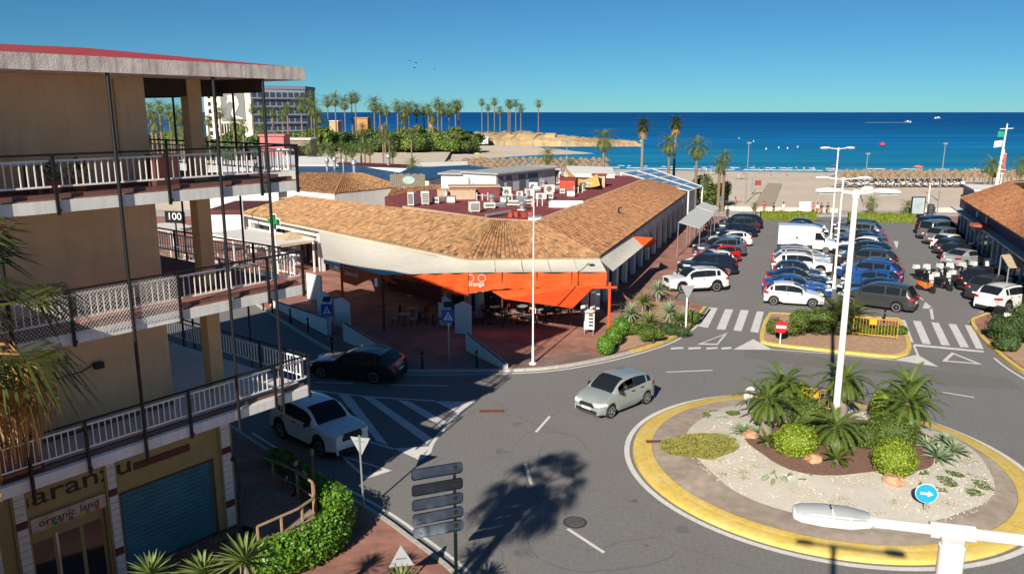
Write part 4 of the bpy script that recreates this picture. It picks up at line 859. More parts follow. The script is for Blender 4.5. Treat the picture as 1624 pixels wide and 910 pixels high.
# ---------------- other low buildings behind the arcade
hb = thing('hip_roof_building', 'low building with hipped tan tile roof left behind the arcade', 'building', P(560, 300, 0))
h0, h1, h2, h3 = P(455, 300, 4.2), P(530, 307, 4.2), P(640, 296, 4.2), P(560, 283, 4.2); ra, rb_ = P(478, 274, 5.6), P(575, 275, 5.6)
tile_roof('roof_tiles', h0, h1, rb_.lerp(ra, .3), ra, hb, tint=(1.05, 1.05, 1), seed=11); tile_roof('roof_tiles', h1, h2, rb_, rb_.lerp(ra, .3), hb, tint=(1.02, 1.0, .95), seed=12)
wpart(MB().prism([p.to_2d() for p in (h0, h1, h2, h3)], .1, 4.1).build('wall', whitew), hb); ridge(hb, h1, rb_.lerp(ra, .3), .1)
hb2 = thing('tile_strip_building', 'long narrow tiled roof running to the beige roof block', 'building', P(660, 310, 0))
k0, k1, k2, k3 = P(610, 318, 4.6), P(735, 302, 4.9), P(735, 290, 5.6), P(620, 300, 5.4); tile_roof('roof_tiles', k0, k1, k2, k3, hb2, tint=(1.1, 1.1, 1.0), seed=13); wpart(MB().prism([p.to_2d() for p in (k0, k1, k2, k3)], .1, 4.5).build('wall', M('parapet_tan')), hb2)
def flat_bldg(label, pts, z, wallm, roofm, name='low_building', extra=None):
    c = sum((Vector((*p, 0)) for p in [P(u, v, z).to_2d() for u, v in pts]), Vector()) / len(pts); t = thing(name, label, 'building', (c.x, c.y, 0)); pl = [P(u, v, z).to_2d() for u, v in pts]
    wpart(MB().prism(pl, 0, z - .12).build('wall', wallm), t); Lp = [Vector((c.x, c.y)).lerp(p, 1.02) for p in pl]; wpart(MB().prism(Lp, z - .12, z).build('roof', roofm), t); return t
navy = M('navy_membrane', (.035, .075, .15), .35, .15, 1, var2=.2, scale2=.2); solar = M('solar_roof', (.02, .035, .08), .3, .2, 2); greyr = M('grey_roof', (.35, .36, .36), .8, .1)
b_ = flat_bldg('low building with dark blue membrane roof and metal vents', [(470, 276), (590, 282), (650, 296), (640, 275), (560, 262), (475, 262)], 4.4, whitew, navy)
flat_bldg('low building with dark solar panel roof beside the wooden sign', [(620, 281), (680, 284), (790, 268), (740, 262), (650, 266)], 4.6, whitew, solar)
def roof_house(label, u0, v0, u1, v1, h, doors, dep=4.0, wm=None):
    a, b = P(u0, v0, ZF), P(u1, v1, ZF); d = b - a; L_ = d.length; t = thing('roof_house', label, 'building', a, math.atan2(d.y, d.x)); MB().bb(0, L_, 0, dep, -.4, h).build('wall', wm or whitew, t); MB().bb(-.25, L_ + .25, -.35, dep + .2, h, h + .14).build('roof', greyr, t)
    for k, (f0, f1, m_) in enumerate(doors): MB().bb(L_ * f0, L_ * f1, -.05, -.004, .02, h * .86).build('door', m_, t)
dg_ = M('door_grey', (.16, .17, .18), .6); db_ = M('door_blue', (.10, .14, .20), .5)
roof_house('plain white roof house with a ladder frame left of the grey doors', 700, 301, 786, 303, 1.55, [], 4)
roof_house('roof house with grey and white doors facing the air conditioners', 787, 306, 880, 293, 1.75, [(.02, .10, dg_), (.16, .24, dg_), (.36, .46, db_), (.52, .68, db_)], 4, M('pale_blue_wall', (.50, .54, .56), .8))
flat_bldg('white roofed terrace with dark red curtain behind the air conditioners', [(820, 272), (890, 274), (885, 264), (835, 262)], 6.2, M('maroon'), whitew)
flat_bldg('long white beach bar roof beside the yellow sail', [(895, 275), (975, 277), (970, 265), (900, 263)], 5.6, whitew, whitew)
flat_bldg('white tent roof between the vents and the balcony corner', [(474, 262), (536, 262), (520, 248), (474, 248)], 4.6, greyr, whitew)
flat_bldg('long white canopy roof near the beach umbrellas', [(650, 266), (742, 264), (740, 256), (660, 258)], 4.4, greyr, whitew)
flat_bldg('low red and grey roof strip far left behind the vents', [(530, 262), (650, 266), (650, 261), (540, 257)], 4.2, whitew, M('maroon'))
# vents
for k, (u, v, r_) in enumerate([(519, 270, .35), (531, 268, .35), (562, 274, .42), (545, 272, .22), (616, 262, .4)]):
    t = thing('roof_vent', '%s shiny metal roof vent from the left on the blue roof' % ordn(k), 'vent', P(u, v, 4.42), 0, 'metal vents on the blue roof')
    MB().tube([(0, 0, 0), (0, 0, 1.1)], r_ * .55, 12).build('pipe', GREYM, t, True); MB().lathe([(r_ * .5, 0), (r_, .25), (r_ * .9, .6), (r_ * .3, .85)], 14, (0, 0, 1.0)).build('cowl', GREYM, t, True)
# timber wall with oval sign
ts = thing('sign_wall', 'grey timber board wall with pale oval sign on the roof', 'sign', P(647, 297, 5.0), R(-2))
for k in range(16): MB().bb(-1.9 + k * .235, -1.9 + k * .235 + .22, 0, .08, 0, 1.35 + .05 * (k % 3)).build('board', M('grey_board', (.20, .17, .13), .9, .25, 6), ts)
o = MB().lathe([(.5, 0), (.5, .05)], 24).build('oval_sign', M('sign_teal', (.33, .45, .42), .6), ts); o.rotation_euler = (R(90), 0, 0); o.scale = (1.3, .85, 1); o.location = (.1, -.005, .75)
# right-hand building with terrace
rbld = thing('restaurant_building', 'restaurant with orange tile roof and glazed front right of the car park', 'building', (45, 75, .13))
r0, r1, r2, r3 = P(1524, 315, 4.6), P(1700, 425, 4.6), P(1700, 345, 6.6), P(1603, 288, 6.6)
tile_roof('roof_tiles', r1, r0, r3, r2, rbld, tint=(1.02, .80, .74), seed=21)
ridge(rbld, r0 + Vector((0, 0, .05)), r3, .1); tile_roof('roof_tiles', r0, P(1690, 300, 4.6), P(1690, 285, 6.6), r3, rbld, tint=(1.0, .8, .74), seed=22)
dW = (r1 - r0).normalized(); nW = Vector((dW.y, -dW.x, 0)); nW = nW if nW.x < 0 else -nW
def rw(s_, o_, z): p = r0 + dW * s_ - nW * (-o_); return Vector((p.x, p.y, z))
purple = M('mauve_wall', (.16, .11, .16), .9, .1)
LW = (r1 - r0).length
wpart(MB().prism([rw(-7, -1.0, 0).to_2d(), rw(LW, -1.0, 0).to_2d(), rw(LW, -9, 0).to_2d(), rw(-7, -9, 0).to_2d()], .13, 4.4).build('wall', purple), rbld)
for k in range(int((LW + 6) / 2.1)):
    s0 = -6.5 + k * 2.1; fr = wpart(MB().prism([rw(s0, -.98, 0).to_2d(), rw(s0 + 1.95, -.98, 0).to_2d(), rw(s0 + 1.95, -.93, 0).to_2d(), rw(s0, -.93, 0).to_2d()], .2, 2.9).build('window', M('teal_glass', (.05, .12, .16), .12, .15, 1, spec=.5)), rbld)
    wpart(MB().box(rw(s0 + 2.02, -.9, 1.5), (.1, .12, 2.8), math.atan2(dW.y, dW.x)).build('mullion', WHITE), rbld)
wpart(MB().prism([rw(-7.2, -.95, 0).to_2d(), rw(LW, -.95, 0).to_2d(), rw(LW, -.2, 0).to_2d(), rw(-7.2, -.2, 0).to_2d()], 3.0, 3.12).build('canopy_edge', M('light_grey', (.55, .56, .58), .7)), rbld)
wpart(MB().prism([rw(-7.2, -1.2, 0).to_2d(), rw(-.4, -1.2, 0).to_2d(), rw(-.4, -9, 0).to_2d(), rw(-7.2, -9, 0).to_2d()], 4.4, 5.3).build('parapet', M('pink_wall', (.5, .33, .30), .9, .1)), rbld)
wpart(MB().prism([rw(-7.3, -1.1, 0).to_2d(), rw(-.3, -1.1, 0).to_2d(), rw(-.3, -9.1, 0).to_2d(), rw(-7.3, -9.1, 0).to_2d()], 5.3, 5.45).build('roof_slab', whitew), rbld)
for s0 in (4, 8.5): wpart(MB().box(rw(s0, -.9, 3.6), (.3, .15, .5), math.atan2(dW.y, dW.x)).build('wall_lamp', WHITE), rbld)
wpart(MB().lathe([(.2, 0), (.8, .3), (.8, .5)], 16, tuple(rw(11.5, .1, 3.1))).build('round_sign', M('sign_orange', (.35, .10, .06), .7)), rbld)
# terrace awning at the right edge
t = thing('awning', 'beige sloping awning over the terrace at the right edge', 'awning', P(1610, 470, .13)); pts = [P(1588, 404, 3.0), P(1600, 424, 2.5), P(1690, 424, 2.5), P(1690, 394, 3.1)]; wpart(MB().slab(pts, .05).build('canopy', M('beige_awning', (.50, .40, .26), .8)), t)
for p in pts: wpart(MB().tube([(p.x, p.y, .13), (p.x, p.y, p.z - .05)], .05).build('post', GREYM), t)
# ================================================================ VEGETATION
leafM = {
 'cycad': M('cycad_leaf', (.095, .145, .024), .5, .1, vcol=True, trans=.15), 'date': M('date_leaf', (.13, .18, .055), .6, .1, vcol=True, trans=.2),
 'fan': M('fan_leaf', (.065, .09, .022), .55, .1, vcol=True, trans=.25), 'dead': M('dead_leaf', (.40, .23, .095), .85, .15, vcol=True, trans=.15),
 'lime': M('lime_leaf', (.27, .37, .03), .55, .1, vcol=True, trans=.25), 'bush': M('bush_leaf', (.12, .18, .03), .6, .1, vcol=True, trans=.2),
 'dark': M('dark_leaf', (.065, .115, .03), .6, .1, vcol=True, trans=.15), 'agave': M('agave_leaf', (.24, .33, .19), .6, .1, vcol=True), 'yucca': M('yucca_leaf', (.17, .23, .06), .5, .1, vcol=True, trans=.2),
 'ivy': M('ivy_leaf', (.13, .28, .025), .45, .1, vcol=True, trans=.25), 'olive': M('mat_leaf', (.24, .23, .05), .8, .1, vcol=True), 'hedge': M('hedge_leaf', (.20, .25, .02), .6, .1, vcol=True, trans=.2),
 'thatch': M('thatch', (.26, .19, .125), .95, .2, vcol=True)}
bark = M('palm_bark', (.20, .145, .095), .95, .2, 8, .6, 18); barkg = M('grey_bark', (.24, .20, .165), .95, .2, 8, .6, 18); barkd = M('dark_bark', (.09, .065, .045), .95, .2, 8, .6, 18)
def rv(): return Vector((rnd.gauss(0, 1), rnd.gauss(0, 1), rnd.gauss(0, 1))).normalized()
def frond(g, base, az, e0, L, droop, leaf, n, wl, col=(1, 1, 1), vs=.35, lean=.55, start=.12, rw=.012, tip=.4):
    p = Vector(base); fw = Vector((math.cos(az), math.sin(az), 0)); side = Vector((-math.sin(az), math.cos(az), 0)); pts = [p.copy()]
    for i in range(n):
        t = (i + .5) / n; e = e0 - droop * t ** 1.25; d = fw * math.cos(e) + Vector((0, 0, 1)) * math.sin(e); p = p + d * (L / n); pts.append(p.copy())
        if t < start: continue
        up = side.cross(d) * -1; prof = min(1, (t - start) / .2 + .35) * (1 - (1 - tip) * max(0, (t - .5) / .5) ** 1.5); ll = leaf * prof
        for s_ in (-1, 1):
            q = (side * s_ * math.cos(lean) + d * math.sin(lean) + up * vs * (1 if e > -.2 else .4)); q = q.normalized() * ll * rnd.uniform(.85, 1.1) + Vector((0, 0, -ll * .15))
            w_ = d * wl * .5; c = jit(col, .2); g.add([p - w_, p + w_, p + q], [(0, 1, 2)], c)
    k = max(2, n // 5); pp = [pts[i] for i in range(0, len(pts), max(1, len(pts) // k))]
    g.tube(pp, [rw * (1 - .7 * i / len(pp)) for i in range(len(pp))], 3, tuple(x * y for x, y in zip(col, (1.5, 1.25, .9))), cap=False)
def trunk_mesh(name, h, r0, r1, mat, lean=(0, 0), rings=16, rough=.08):
    g = MB(); pts = []; rs = []
    for i in range(rings + 1):
        t = i / rings
        for kk in (0, 1):
            if i == rings and kk: break
            pts.append((lean[0] * t ** 1.6, lean[1] * t ** 1.6, h * (t + kk * .35 / rings))); rs.append((r0 + (r1 - r0) * t ** .7) * (1 + rough * (1 if kk == 0 else -.6)) * rnd.uniform(.97, 1.03))
    g.tube(pts, rs, 9); return g.mesh(name, mat, True, 60)
def crown_mesh(kind, L, n, seed, droop=1.9, e_lo=-.5, leaf=.45, nl=18, wl=.05, mat=None, col2=None, ex=.9, e_hi=1.45):
    rnd.seed(seed); g = MB()
    for i in range(n):
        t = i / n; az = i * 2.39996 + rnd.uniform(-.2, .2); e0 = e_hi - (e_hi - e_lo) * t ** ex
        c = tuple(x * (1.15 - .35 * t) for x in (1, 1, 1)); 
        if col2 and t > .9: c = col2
        frond(g, (0, 0, 0), az, e0, L * rnd.uniform(.85, 1.08) * (.75 + .25 * math.sin(math.pi * min(1, t * 1.3 + .2))), droop * rnd.uniform(.8, 1.15) * (.75 + .4 * t), leaf, nl, wl, c)
    return g.mesh('crown', mat or leafM[kind])
def tree(name, label, cat, loc, trunk_me, crown_me, h, rz=0, sc=1, lean=(0, 0), group=None, csc=1):
    t = thing(name, label, cat, loc, rz, group); t.scale = (sc, sc, sc)
    link('trunk', trunk_me, t); link('crown', crown_me, t, (lean[0], lean[1], h * .985)).scale = (csc,) * 3; return t
def ell_leaves(g, c, r, n, s, fill=.25, flat=0, col=(1, 1, 1), colv=.3, zmin=None):
    c = Vector(c); r = Vector(r) if not isinstance(r, (int, float)) else Vector((r, r, r))
    for k in range(n):
        d = rv()
        if zmin is not None and d.z < zmin: d.z = -d.z
        f = 1 - fill * rnd.random() ** 2; lump = 1 + .06 * math.sin(d.x * 9 + c.x * 3) * math.sin(d.y * 8 + c.y) + .05 * math.sin(d.z * 11)
        p = c + Vector((d.x * r.x, d.y * r.y, d.z * r.z)) * f * lump
        nr = (d + rv() * .7).normalized(); a = nr.orthogonal().normalized(); b = nr.cross(a); th = rnd.uniform(0, 6.28); a, b = a * math.cos(th) + b * math.sin(th), b * math.cos(th) - a * math.sin(th)
        k_ = s * rnd.uniform(.6, 1.25); g.add([p - a * k_ * .5, p + b * k_ * .32, p + a * k_ * .6, p - b * k_ * .32], [(0, 1, 2, 3)], jit(col, colv))
def core(g, c, r, f=.86, col=(.4, .42, .4)):
    r = Vector(r) if not isinstance(r, (int, float)) else Vector((r, r, r)); vs = []; n, m_ = 12, 7
    for i in range(m_ + 1):
        th = math.pi * i / m_
        for j in range(n): ph = 2 * math.pi * j / n; vs.append((c[0] + r.x * f * math.sin(th) * math.cos(ph), c[1] + r.y * f * math.sin(th) * math.sin(ph), c[2] + r.z * f * math.cos(th)))
    g.add(vs, [(i * n + j, (i + 1) * n + j, (i + 1) * n + (j + 1) % n, i * n + (j + 1) % n) for i in range(m_) for j in range(n)], col)
def bush(label, loc, r, kind='bush', n=1600, s=.09, name='bush', cat='bush', group=None, lobes=0, fill=.25):
    t = thing(name, label, cat, loc, 0, group); r = Vector(r) if not isinstance(r, (int, float)) else Vector((r, r, r)); g = MB()
    if lobes == 0: core(g, (0, 0, r.z * .92), r); ell_leaves(g, (0, 0, r.z * .92), r, n, s, fill)
    else:
        for k in range(lobes):
            q = Vector((rnd.uniform(-.6, .6) * r.x, rnd.uniform(-.6, .6) * r.y, r.z * rnd.uniform(.5, 1.25))); rr = r * rnd.uniform(.4, .65); core(g, q, rr, .75); ell_leaves(g, q, rr, n // lobes, s, .45, col=jit((1, 1, 1), .2))
    g.build('foliage', leafM[kind], t)
    MB().tube([(0, 0, -.05), (0, 0, r.z * .6)], .05 * max(1, r.x), 6).build('stem', barkd, t); return t
def rosette(label, loc, R_, n, kind='agave', w_=.09, e_lo=.05, curve=.5, name='agave', cat='agave', h=0, group=None, sp=1.0):
    t = thing(name, label, cat, loc, rnd.uniform(0, 6), group); g = MB()
    for i in range(n):
        az = i * 2.39996; tt = i / n; e = 1.4 - (1.4 - e_lo) * tt ** .8; L = R_ * rnd.uniform(.85, 1.1) * (.7 + .3 * tt); p = Vector((0, 0, h)); fw = Vector((math.cos(az), math.sin(az), 0)); sd = Vector((-math.sin(az), math.cos(az), 0)); pv = None; c = jit((1, 1, 1), .18)
        K = 4
        for k in range(K + 1):
            q = k / K; wk = w_ * (1 - q) ** .6 * (.75 + .6 * q) if k < K else .002; cup = fw * 0 + Vector((0, 0, wk * .35)); a, b = p - sd * wk + cup, p + sd * wk + cup
            if pv: g.add([pv[0], pv[2], p, a], [(0, 1, 2, 3)], c); g.add([pv[2], pv[1], b, p], [(0, 1, 2, 3)], tuple(x * .9 for x in c))
            pv = (a, b, p.copy()); ee = e - curve * q; p = p + (fw * math.cos(ee) + Vector((0, 0, math.sin(ee)))) * L / K
    g.build('leaves', leafM[kind], t, True)
    if h > .05: link('trunk', trunk_mesh('trunk', h, .09 * sp, .08 * sp, barkg, rings=8), t)
    return t
# ---- cycads on the roundabout
rnd.seed(5)
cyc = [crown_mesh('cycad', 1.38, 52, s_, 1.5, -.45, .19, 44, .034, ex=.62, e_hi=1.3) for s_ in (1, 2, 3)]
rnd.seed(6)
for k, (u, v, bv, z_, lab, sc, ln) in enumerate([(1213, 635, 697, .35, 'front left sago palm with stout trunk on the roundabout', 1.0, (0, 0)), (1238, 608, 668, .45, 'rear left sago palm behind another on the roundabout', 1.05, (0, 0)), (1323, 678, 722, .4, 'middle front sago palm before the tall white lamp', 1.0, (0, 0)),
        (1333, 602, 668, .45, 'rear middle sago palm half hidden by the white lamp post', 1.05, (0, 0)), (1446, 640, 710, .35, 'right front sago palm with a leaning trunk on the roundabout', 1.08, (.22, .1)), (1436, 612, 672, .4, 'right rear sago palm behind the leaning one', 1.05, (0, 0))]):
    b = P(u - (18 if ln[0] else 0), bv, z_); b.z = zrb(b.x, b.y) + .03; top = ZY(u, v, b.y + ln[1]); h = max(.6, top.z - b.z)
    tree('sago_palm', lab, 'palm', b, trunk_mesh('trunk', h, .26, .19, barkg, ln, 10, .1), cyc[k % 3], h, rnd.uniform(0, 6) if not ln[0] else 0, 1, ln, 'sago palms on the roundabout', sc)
small_cyc = crown_mesh('cycad', .75, 24, 9, 1.1, .15, .13, 26, .03)
for u, v, lab, sc in ((1325, 742, 'low trunkless sago palm at the mulch edge in front of the middle palm', 1.0), (1216, 712, 'low trunkless sago palm beside the left ball shrub', .85), (1383, 690, 'low dark sago shoot between the right ball shrub and the middle palm', .9)):
    b = P(u, v, .45); b.z = zrb(b.x, b.y) + .05; t = thing('small_sago_palm', lab, 'palm', b); link('crown', small_cyc, t, (0, 0, .06)).scale = (sc,) * 3; MB().lathe([(.1, -.02), (.12, .05), (.05, .12)], 8).build('trunk', barkg, t, True)
for lab, u, v, r, kd, n_, s_ in (('left clipped lime green ball shrub at the front of the roundabout', 1260, 728, (.78, .74, .62), 'lime', 3600, .075), ('right clipped lime green ball shrub at the front of the roundabout', 1416, 757, (.74, .72, .68), 'lime', 3600, .075),
        ('pale green upright shrub left of the right sago palms', 1398, 668, (.5, .5, .78), 'lime', 2200, .075), ('pale green rounded shrub behind the left sago palms', 1268, 640, (.5, .5, .6), 'lime', 1800, .075),
        ('mid green shrub between the left and middle sago palms', 1280, 690, (.85, .8, .7), 'bush', 2600, .08), ('dark green shrub under the right sago palms', 1412, 712, (.95, .9, .7), 'bush', 2800, .08), ('low green shrub right of the middle sago trunk', 1372, 715, (.7, .6, .5), 'bush', 1800, .08)):
    b = P(u, v, .45); b.z = zrb(b.x, b.y); bush(lab, b, r, kd, n_, s_, 'shrub', 'shrub')
for k, (u, v, R_, lab) in enumerate([(1178, 690, .62, 'blue green agave at the left of the front sago palm'), (1198, 694, .55, 'smaller agave touching the left sago trunk'), (1488, 730, .85, 'large agave rosette right of the leaning sago palm'), (1513, 716, .75, 'agave rosette at the right end of the agave clump'), (1470, 712, .7, 'agave rosette at the back of the right clump'), (1500, 700, .65, 'farthest agave of the right clump')]):
    b = P(u, v, .4); b.z = zrb(b.x, b.y) + .02; rosette(lab, b, R_, 44, 'agave', .07, .0, .45)
# ground mats
def mat_patch(label, u, v, rx, ry, n, kind, s=.07, hmax=.12, sparse=False, name='ground_cover'):
    p = P(u, v, .35); g = MB(); wob = [rnd.uniform(.8, 1.1) for _ in range(12)]
    for k in range(n):
        a = rnd.uniform(0, 6.283); i = a / 6.283 * 12; wb = wob[int(i) % 12] * (1 - i % 1) + wob[(int(i) + 1) % 12] * (i % 1); r = math.sqrt(rnd.random()) * wb
        x, y = p.x + rx * r * math.cos(a), p.y + ry * r * math.sin(a)
        if sparse and math.sin(x * 5.1 + 1) * math.sin(y * 4.3) < .1: continue
        rr = math.hypot(x - RBC.x, y - RBC.y); z = max(zrb(x, y), .25 if rr < 6.2 else .2) + hmax * (1 - r * r) * rnd.uniform(.5, 1) + .01; q = Vector((x, y, z)); nr = (Vector((0, 0, 1)) + rv() * .6).normalized(); A = nr.orthogonal().normalized(); B2 = nr.cross(A); th = rnd.uniform(0, 6); A, B2 = A * math.cos(th) + B2 * math.sin(th), B2 * math.cos(th) - A * math.sin(th); k_ = s * rnd.uniform(.6, 1.3)
        g.add([q - A * k_ * .5, q + B2 * k_ * .4, q + A * k_ * .5, q - B2 * k_ * .4], [(0, 1, 2, 3)], jit((1, 1, 1), .3))
    tag(g.build(name, leafM[kind]), label, 'ground cover', kind='stuff')
mat_patch('dense olive green ground cover mat at the left of the gravel', 1116, 705, 1.25, 1.3, 7000, 'olive', .08, .08); mat_patch('olive green ground cover lobe touching the drain slot', 1080, 706, .85, .95, 3000, 'olive', .08, .07)
mat_patch('sparse green weeds over the gravel behind the arrow sign', 1515, 768, 1.5, 1.0, 2600, 'bush', .06, .06, True, 'weeds'); mat_patch('sparse weeds on the left rear gravel', 1150, 655, 1.1, .6, 1500, 'bush', .06, .06, True, 'weeds')
for k in range(26):
    a = rnd.uniform(2.6, 6.2); r = rnd.uniform(3.4, 5.1); mt = None
g = MB()
for k in range(900):
    c_ = rnd.randrange(24); rg = random.Random(c_); a = rg.uniform(2.7, 6.4); r = rg.uniform(3.5, 5.0); x, y = gc.x + r * math.cos(a) + rnd.gauss(0, .14), gc.y + r * math.sin(a) + rnd.gauss(0, .1); z = zrb(x, y); q = Vector((x, y, z + .02)); d = rv() * .05; d.z = abs(d.z) + .02; e = rv() * .025; g.add([q, q + e, q + d], [(0, 1, 2)], jit((1, .95, .8), .3))
tag(g.build('weed_tufts', leafM['olive']), 'scattered dry weed tufts over the front gravel', 'weeds', kind='stuff')
def pads(label, u, v):
    b = P(u, v, .35); b.z = zrb(b.x, b.y); t = thing('prickly_pear', label, 'cactus', b)
    for k in range(9):
        a = k * 2.4; r = .12 + .09 * k; o = MB().lathe([(.02, -.02), (.16, -.012), (.19, 0), (.16, .012), (.02, .02)], 10).build('pad', leafM['agave'], t, True); o.location = (r * math.cos(a) * 1.3, r * .55 * math.sin(a), .12); o.rotation_euler = (rnd.uniform(-1.2, 1.2), rnd.uniform(-1.2, 1.2), a); o.scale = (.75, .5, 1)
pads('low prickly pear pads on the front gravel', 1240, 765)
def stone(name, label, u, v, r, mat, cat='rock', z=.3):
    b = P(u, v, z); b.z = zrb(b.x, b.y) - .03; t = thing(name, label, cat, b, rnd.uniform(0, 6))
    for k in range(3):
        bm = bmesh.new(); bmesh.ops.create_icosphere(bm, subdivisions=2, radius=r * rnd.uniform(.5, .9))
        for vv in bm.verts: vv.co *= rnd.uniform(.82, 1.15); vv.co.z *= .6; vv.co += Vector(((k - 1) * r * .8, rnd.uniform(-.1, .1), r * .3)) * (1 if 1 else 0)
        me = bpy.data.meshes.new('lump'); bm.to_mesh(me); bm.free(); me.materials.append(mat); o = link('lump', me, t)
orr = M('orange_rock', (.50, .29, .17), .95, .2, 6, .6, 14)
rnd.seed(44)
stone('edging_rock', 'orange rock edging below the left ball shrub', 1272, 738, .45, orr); stone('edging_rock', 'orange rock edging below the right ball shrub', 1420, 770, .4, orr); stone('edging_rock', 'pale orange rock left of the front sago palm', 1190, 697, .35, orr); stone('edging_rock', 'small white stone among the prickly pear pads', 1250, 763, .14, whitew)
# ---- planting bed at the bend
rnd.seed(31)
for k, (u, v, R_, lab) in enumerate([(1043, 478, 1.25, 'tall silver green yucca at the back of the bend planting'), (1000, 512, 1.15, 'left silver green yucca of the bend planting'), (1062, 512, 1.2, 'right silver green yucca of the bend planting'), (1030, 522, 1.15, 'front middle yucca of the bend planting'), (1020, 495, 1.1, 'inner yucca between the silver ones at the bend'), (1078, 518, .9, 'small yucca at the kerb end of the bend planting')]):
    rosette(lab, P(u, v, .14), R_, 72, 'agave' if k in (0, 2, 1) else 'yucca', .055, -.35, .35, 'yucca', 'yucca', [.8, .6, .7, .45, .7, .4][k], sp=1.6)
for lab, u, v, r, kd, n_, ln in (('clipped green hedge shrub at the foot of the right canopy post', 960, 562, (.5, .5, .55), 'ivy', 1500, 0), ('second clipped hedge shrub behind the canopy post shrub', 972, 548, (.5, .55, .6), 'ivy', 1500, 0), ('third hedge shrub towards the yuccas', 985, 532, (.5, .6, .6), 'ivy', 1400, 0), ('flowering shrub with small white blooms at the bend', 1036, 545, (.75, .55, .5), 'bush', 1800, 4), ('dark flowering shrub under the right yucca', 1068, 530, (.8, .6, .5), 'dark', 1800, 4), ('little round shrub beside the yellow kerb near the bend crossing', 1099, 512, (.42, .42, .42), 'bush', 900, 0), ('low bush filling under the bend yuccas', 1015, 530, (1.2, .8, .45), 'bush', 2200, 5)):
    bush(lab, P(u, v, .14), r, kd, n_, .09, 'shrub', 'shrub', None, ln)
# ---- splitter island
bush('large dense dark green bush on the traffic island beside the no entry sign', P(1276, 532, .14), (1.35, 1.1, .95), 'bush', 5200, .11, 'shrub', 'shrub', None, 9); bush('small clipped bush at the left tip of the traffic island', P(1229, 530, .14), (.55, .5, .5), 'bush', 1300, .09, 'shrub', 'shrub')
ic = crown_mesh('fan', 1.75, 40, 21, 1.5, -.3, .42, 22, .06); rnd.seed(22)
for k, (u, v, h, sc, lab) in enumerate([(1322, 530, 1.2, 1.0, 'bushy palm in the middle of the traffic island'), (1352, 526, .9, .9, 'second bushy palm on the island near the yellow barrier'), (1300, 528, .8, .8, 'low palm on the island touching the dark bush')]):
    tree('island_palm', lab, 'palm', P(u, v, .14), trunk_mesh('trunk', h, .2, .16, barkd, rings=8), ic, h, k * 1.3, sc, (0, 0), 'palms on the traffic island')
for k in range(5): bush('low green shrub along the island behind the barrier, %s from the left' % ordn(k), P(1372 + k * 14, 530, .14), (.4, .35, .28), 'bush', 500, .09, 'shrub', 'shrub', 'shrubs behind the barrier')
for lab, u, v, r, kd in (('dark green shrub at the right edge beyond the brick pavement', 1610, 545, (1.3, 1.2, 1.0), 'dark'), ('leafy shrub with pale tips at the far right edge', 1624, 528, (1.0, 1.0, 1.2), 'bush'), ('low round shrub beside the right yellow kerb', 1582, 538, (.5, .5, .45), 'bush'), ('second low shrub in the right planting bed', 1596, 556, (.7, .6, .5), 'dark')):
    bush(lab, P(u, v, .14), r, kd, 3200 if r[0] > 1 else 1000, .12, 'shrub', 'shrub', None, 7 if r[0] > .9 else 0)
# ---- ivy hedge round the deck
rnd.seed(77); t = thing('ivy_hedge', 'bright green ivy hedge curling round the timber deck', 'hedge', P(520, 870, .13)); g = MB()
ivp = smooth_line([P(440, 735), P(480, 765), P(520, 800), P(540, 835), P(536, 868), P(505, 895), P(460, 915), P(425, 930)], 4)
for i, p in enumerate(ivp):
    hh_ = .22 + .42 * max(0, min(1, (i - 5) / 8))
    core(g, (p.x, p.y, hh_ + .1), (.42, .42, hh_), .8, (.3, .32, .3)); ell_leaves(g, (p.x, p.y, hh_ + .1), (.5, .5, hh_ * 1.1), 420, .105, .25)
wpart(g.build('foliage', leafM['ivy']), t); wpart(MB().tube([(p.x, p.y, .15) for p in ivp], .05, 5).build('stem', barkd), t)
# ---- yuccas at the bottom edge
rnd.seed(12)
for k, (u, v, z, R_, lab) in enumerate([(388, 890, 5.2, .72, 'sunlit yucca rosette reaching up before the deck at the bottom edge'), (322, 908, 4.2, .6, 'middle yucca rosette at the bottom edge below the blue shutter'), (240, 912, 4.2, .62, 'left dark yucca rosette at the bottom edge'), (636, 925, 2.6, .62, 'spiky yucca top at the bottom edge below the triangular sign')]):
    b = P(u, v, z); rosette(lab, (b.x, b.y, .13), R_, 60, 'yucca', .034, -.1, .25, 'yucca', 'yucca', z - .13, sp=1.1)
# ---- big fan palm at the left edge
rnd.seed(3)
def fan_leaf(g, base, az, e, pet, Rr, n=26, spread=2.0, col=(1, 1, 1), droop=.5, w_=.035):
    fw = Vector((math.cos(az), math.sin(az), 0)); sd = Vector((-math.sin(az), math.cos(az), 0)); d = fw * math.cos(e) + Vector((0, 0, math.sin(e))); up = sd.cross(d) * -1
    p1 = Vector(base) + d * pet - Vector((0, 0, pet * .12)); g.tube([Vector(base), Vector(base).lerp(p1, .5) + Vector((0, 0, .03)), p1], [.022, .016, .012], 4, tuple(x * y for x, y in zip(col, (1.6, 1.35, .9))), cap=False)
    for i in range(n):
        a = spread * (i / (n - 1) * 2 - 1); L = Rr * (.75 + .25 * math.cos(a)) * rnd.uniform(.9, 1.08); q = (d * math.cos(a) + sd * math.sin(a) + up * (.12 * (-1) ** i)).normalized(); m1 = p1 + q * L * .6; tp = p1 + q * L * .98 + Vector((0, 0, -droop * L * rnd.uniform(.5, 1.2))) * .7
        tn = (sd * math.cos(a) - d * math.sin(a)) * w_; c = jit(col, .2)
        g.add([p1, m1 - tn, tp, m1 + tn], [(0, 1, 2, 3)], c)
wp = thing('fan_palm', 'tall fan palm with brown dead skirt hanging at the left edge', 'palm', (-6.25, 7.6, .13))
link('trunk', trunk_mesh('trunk', 10.4, .22, .17, bark, (.05, 0), 40, .05), wp)
g = MB()
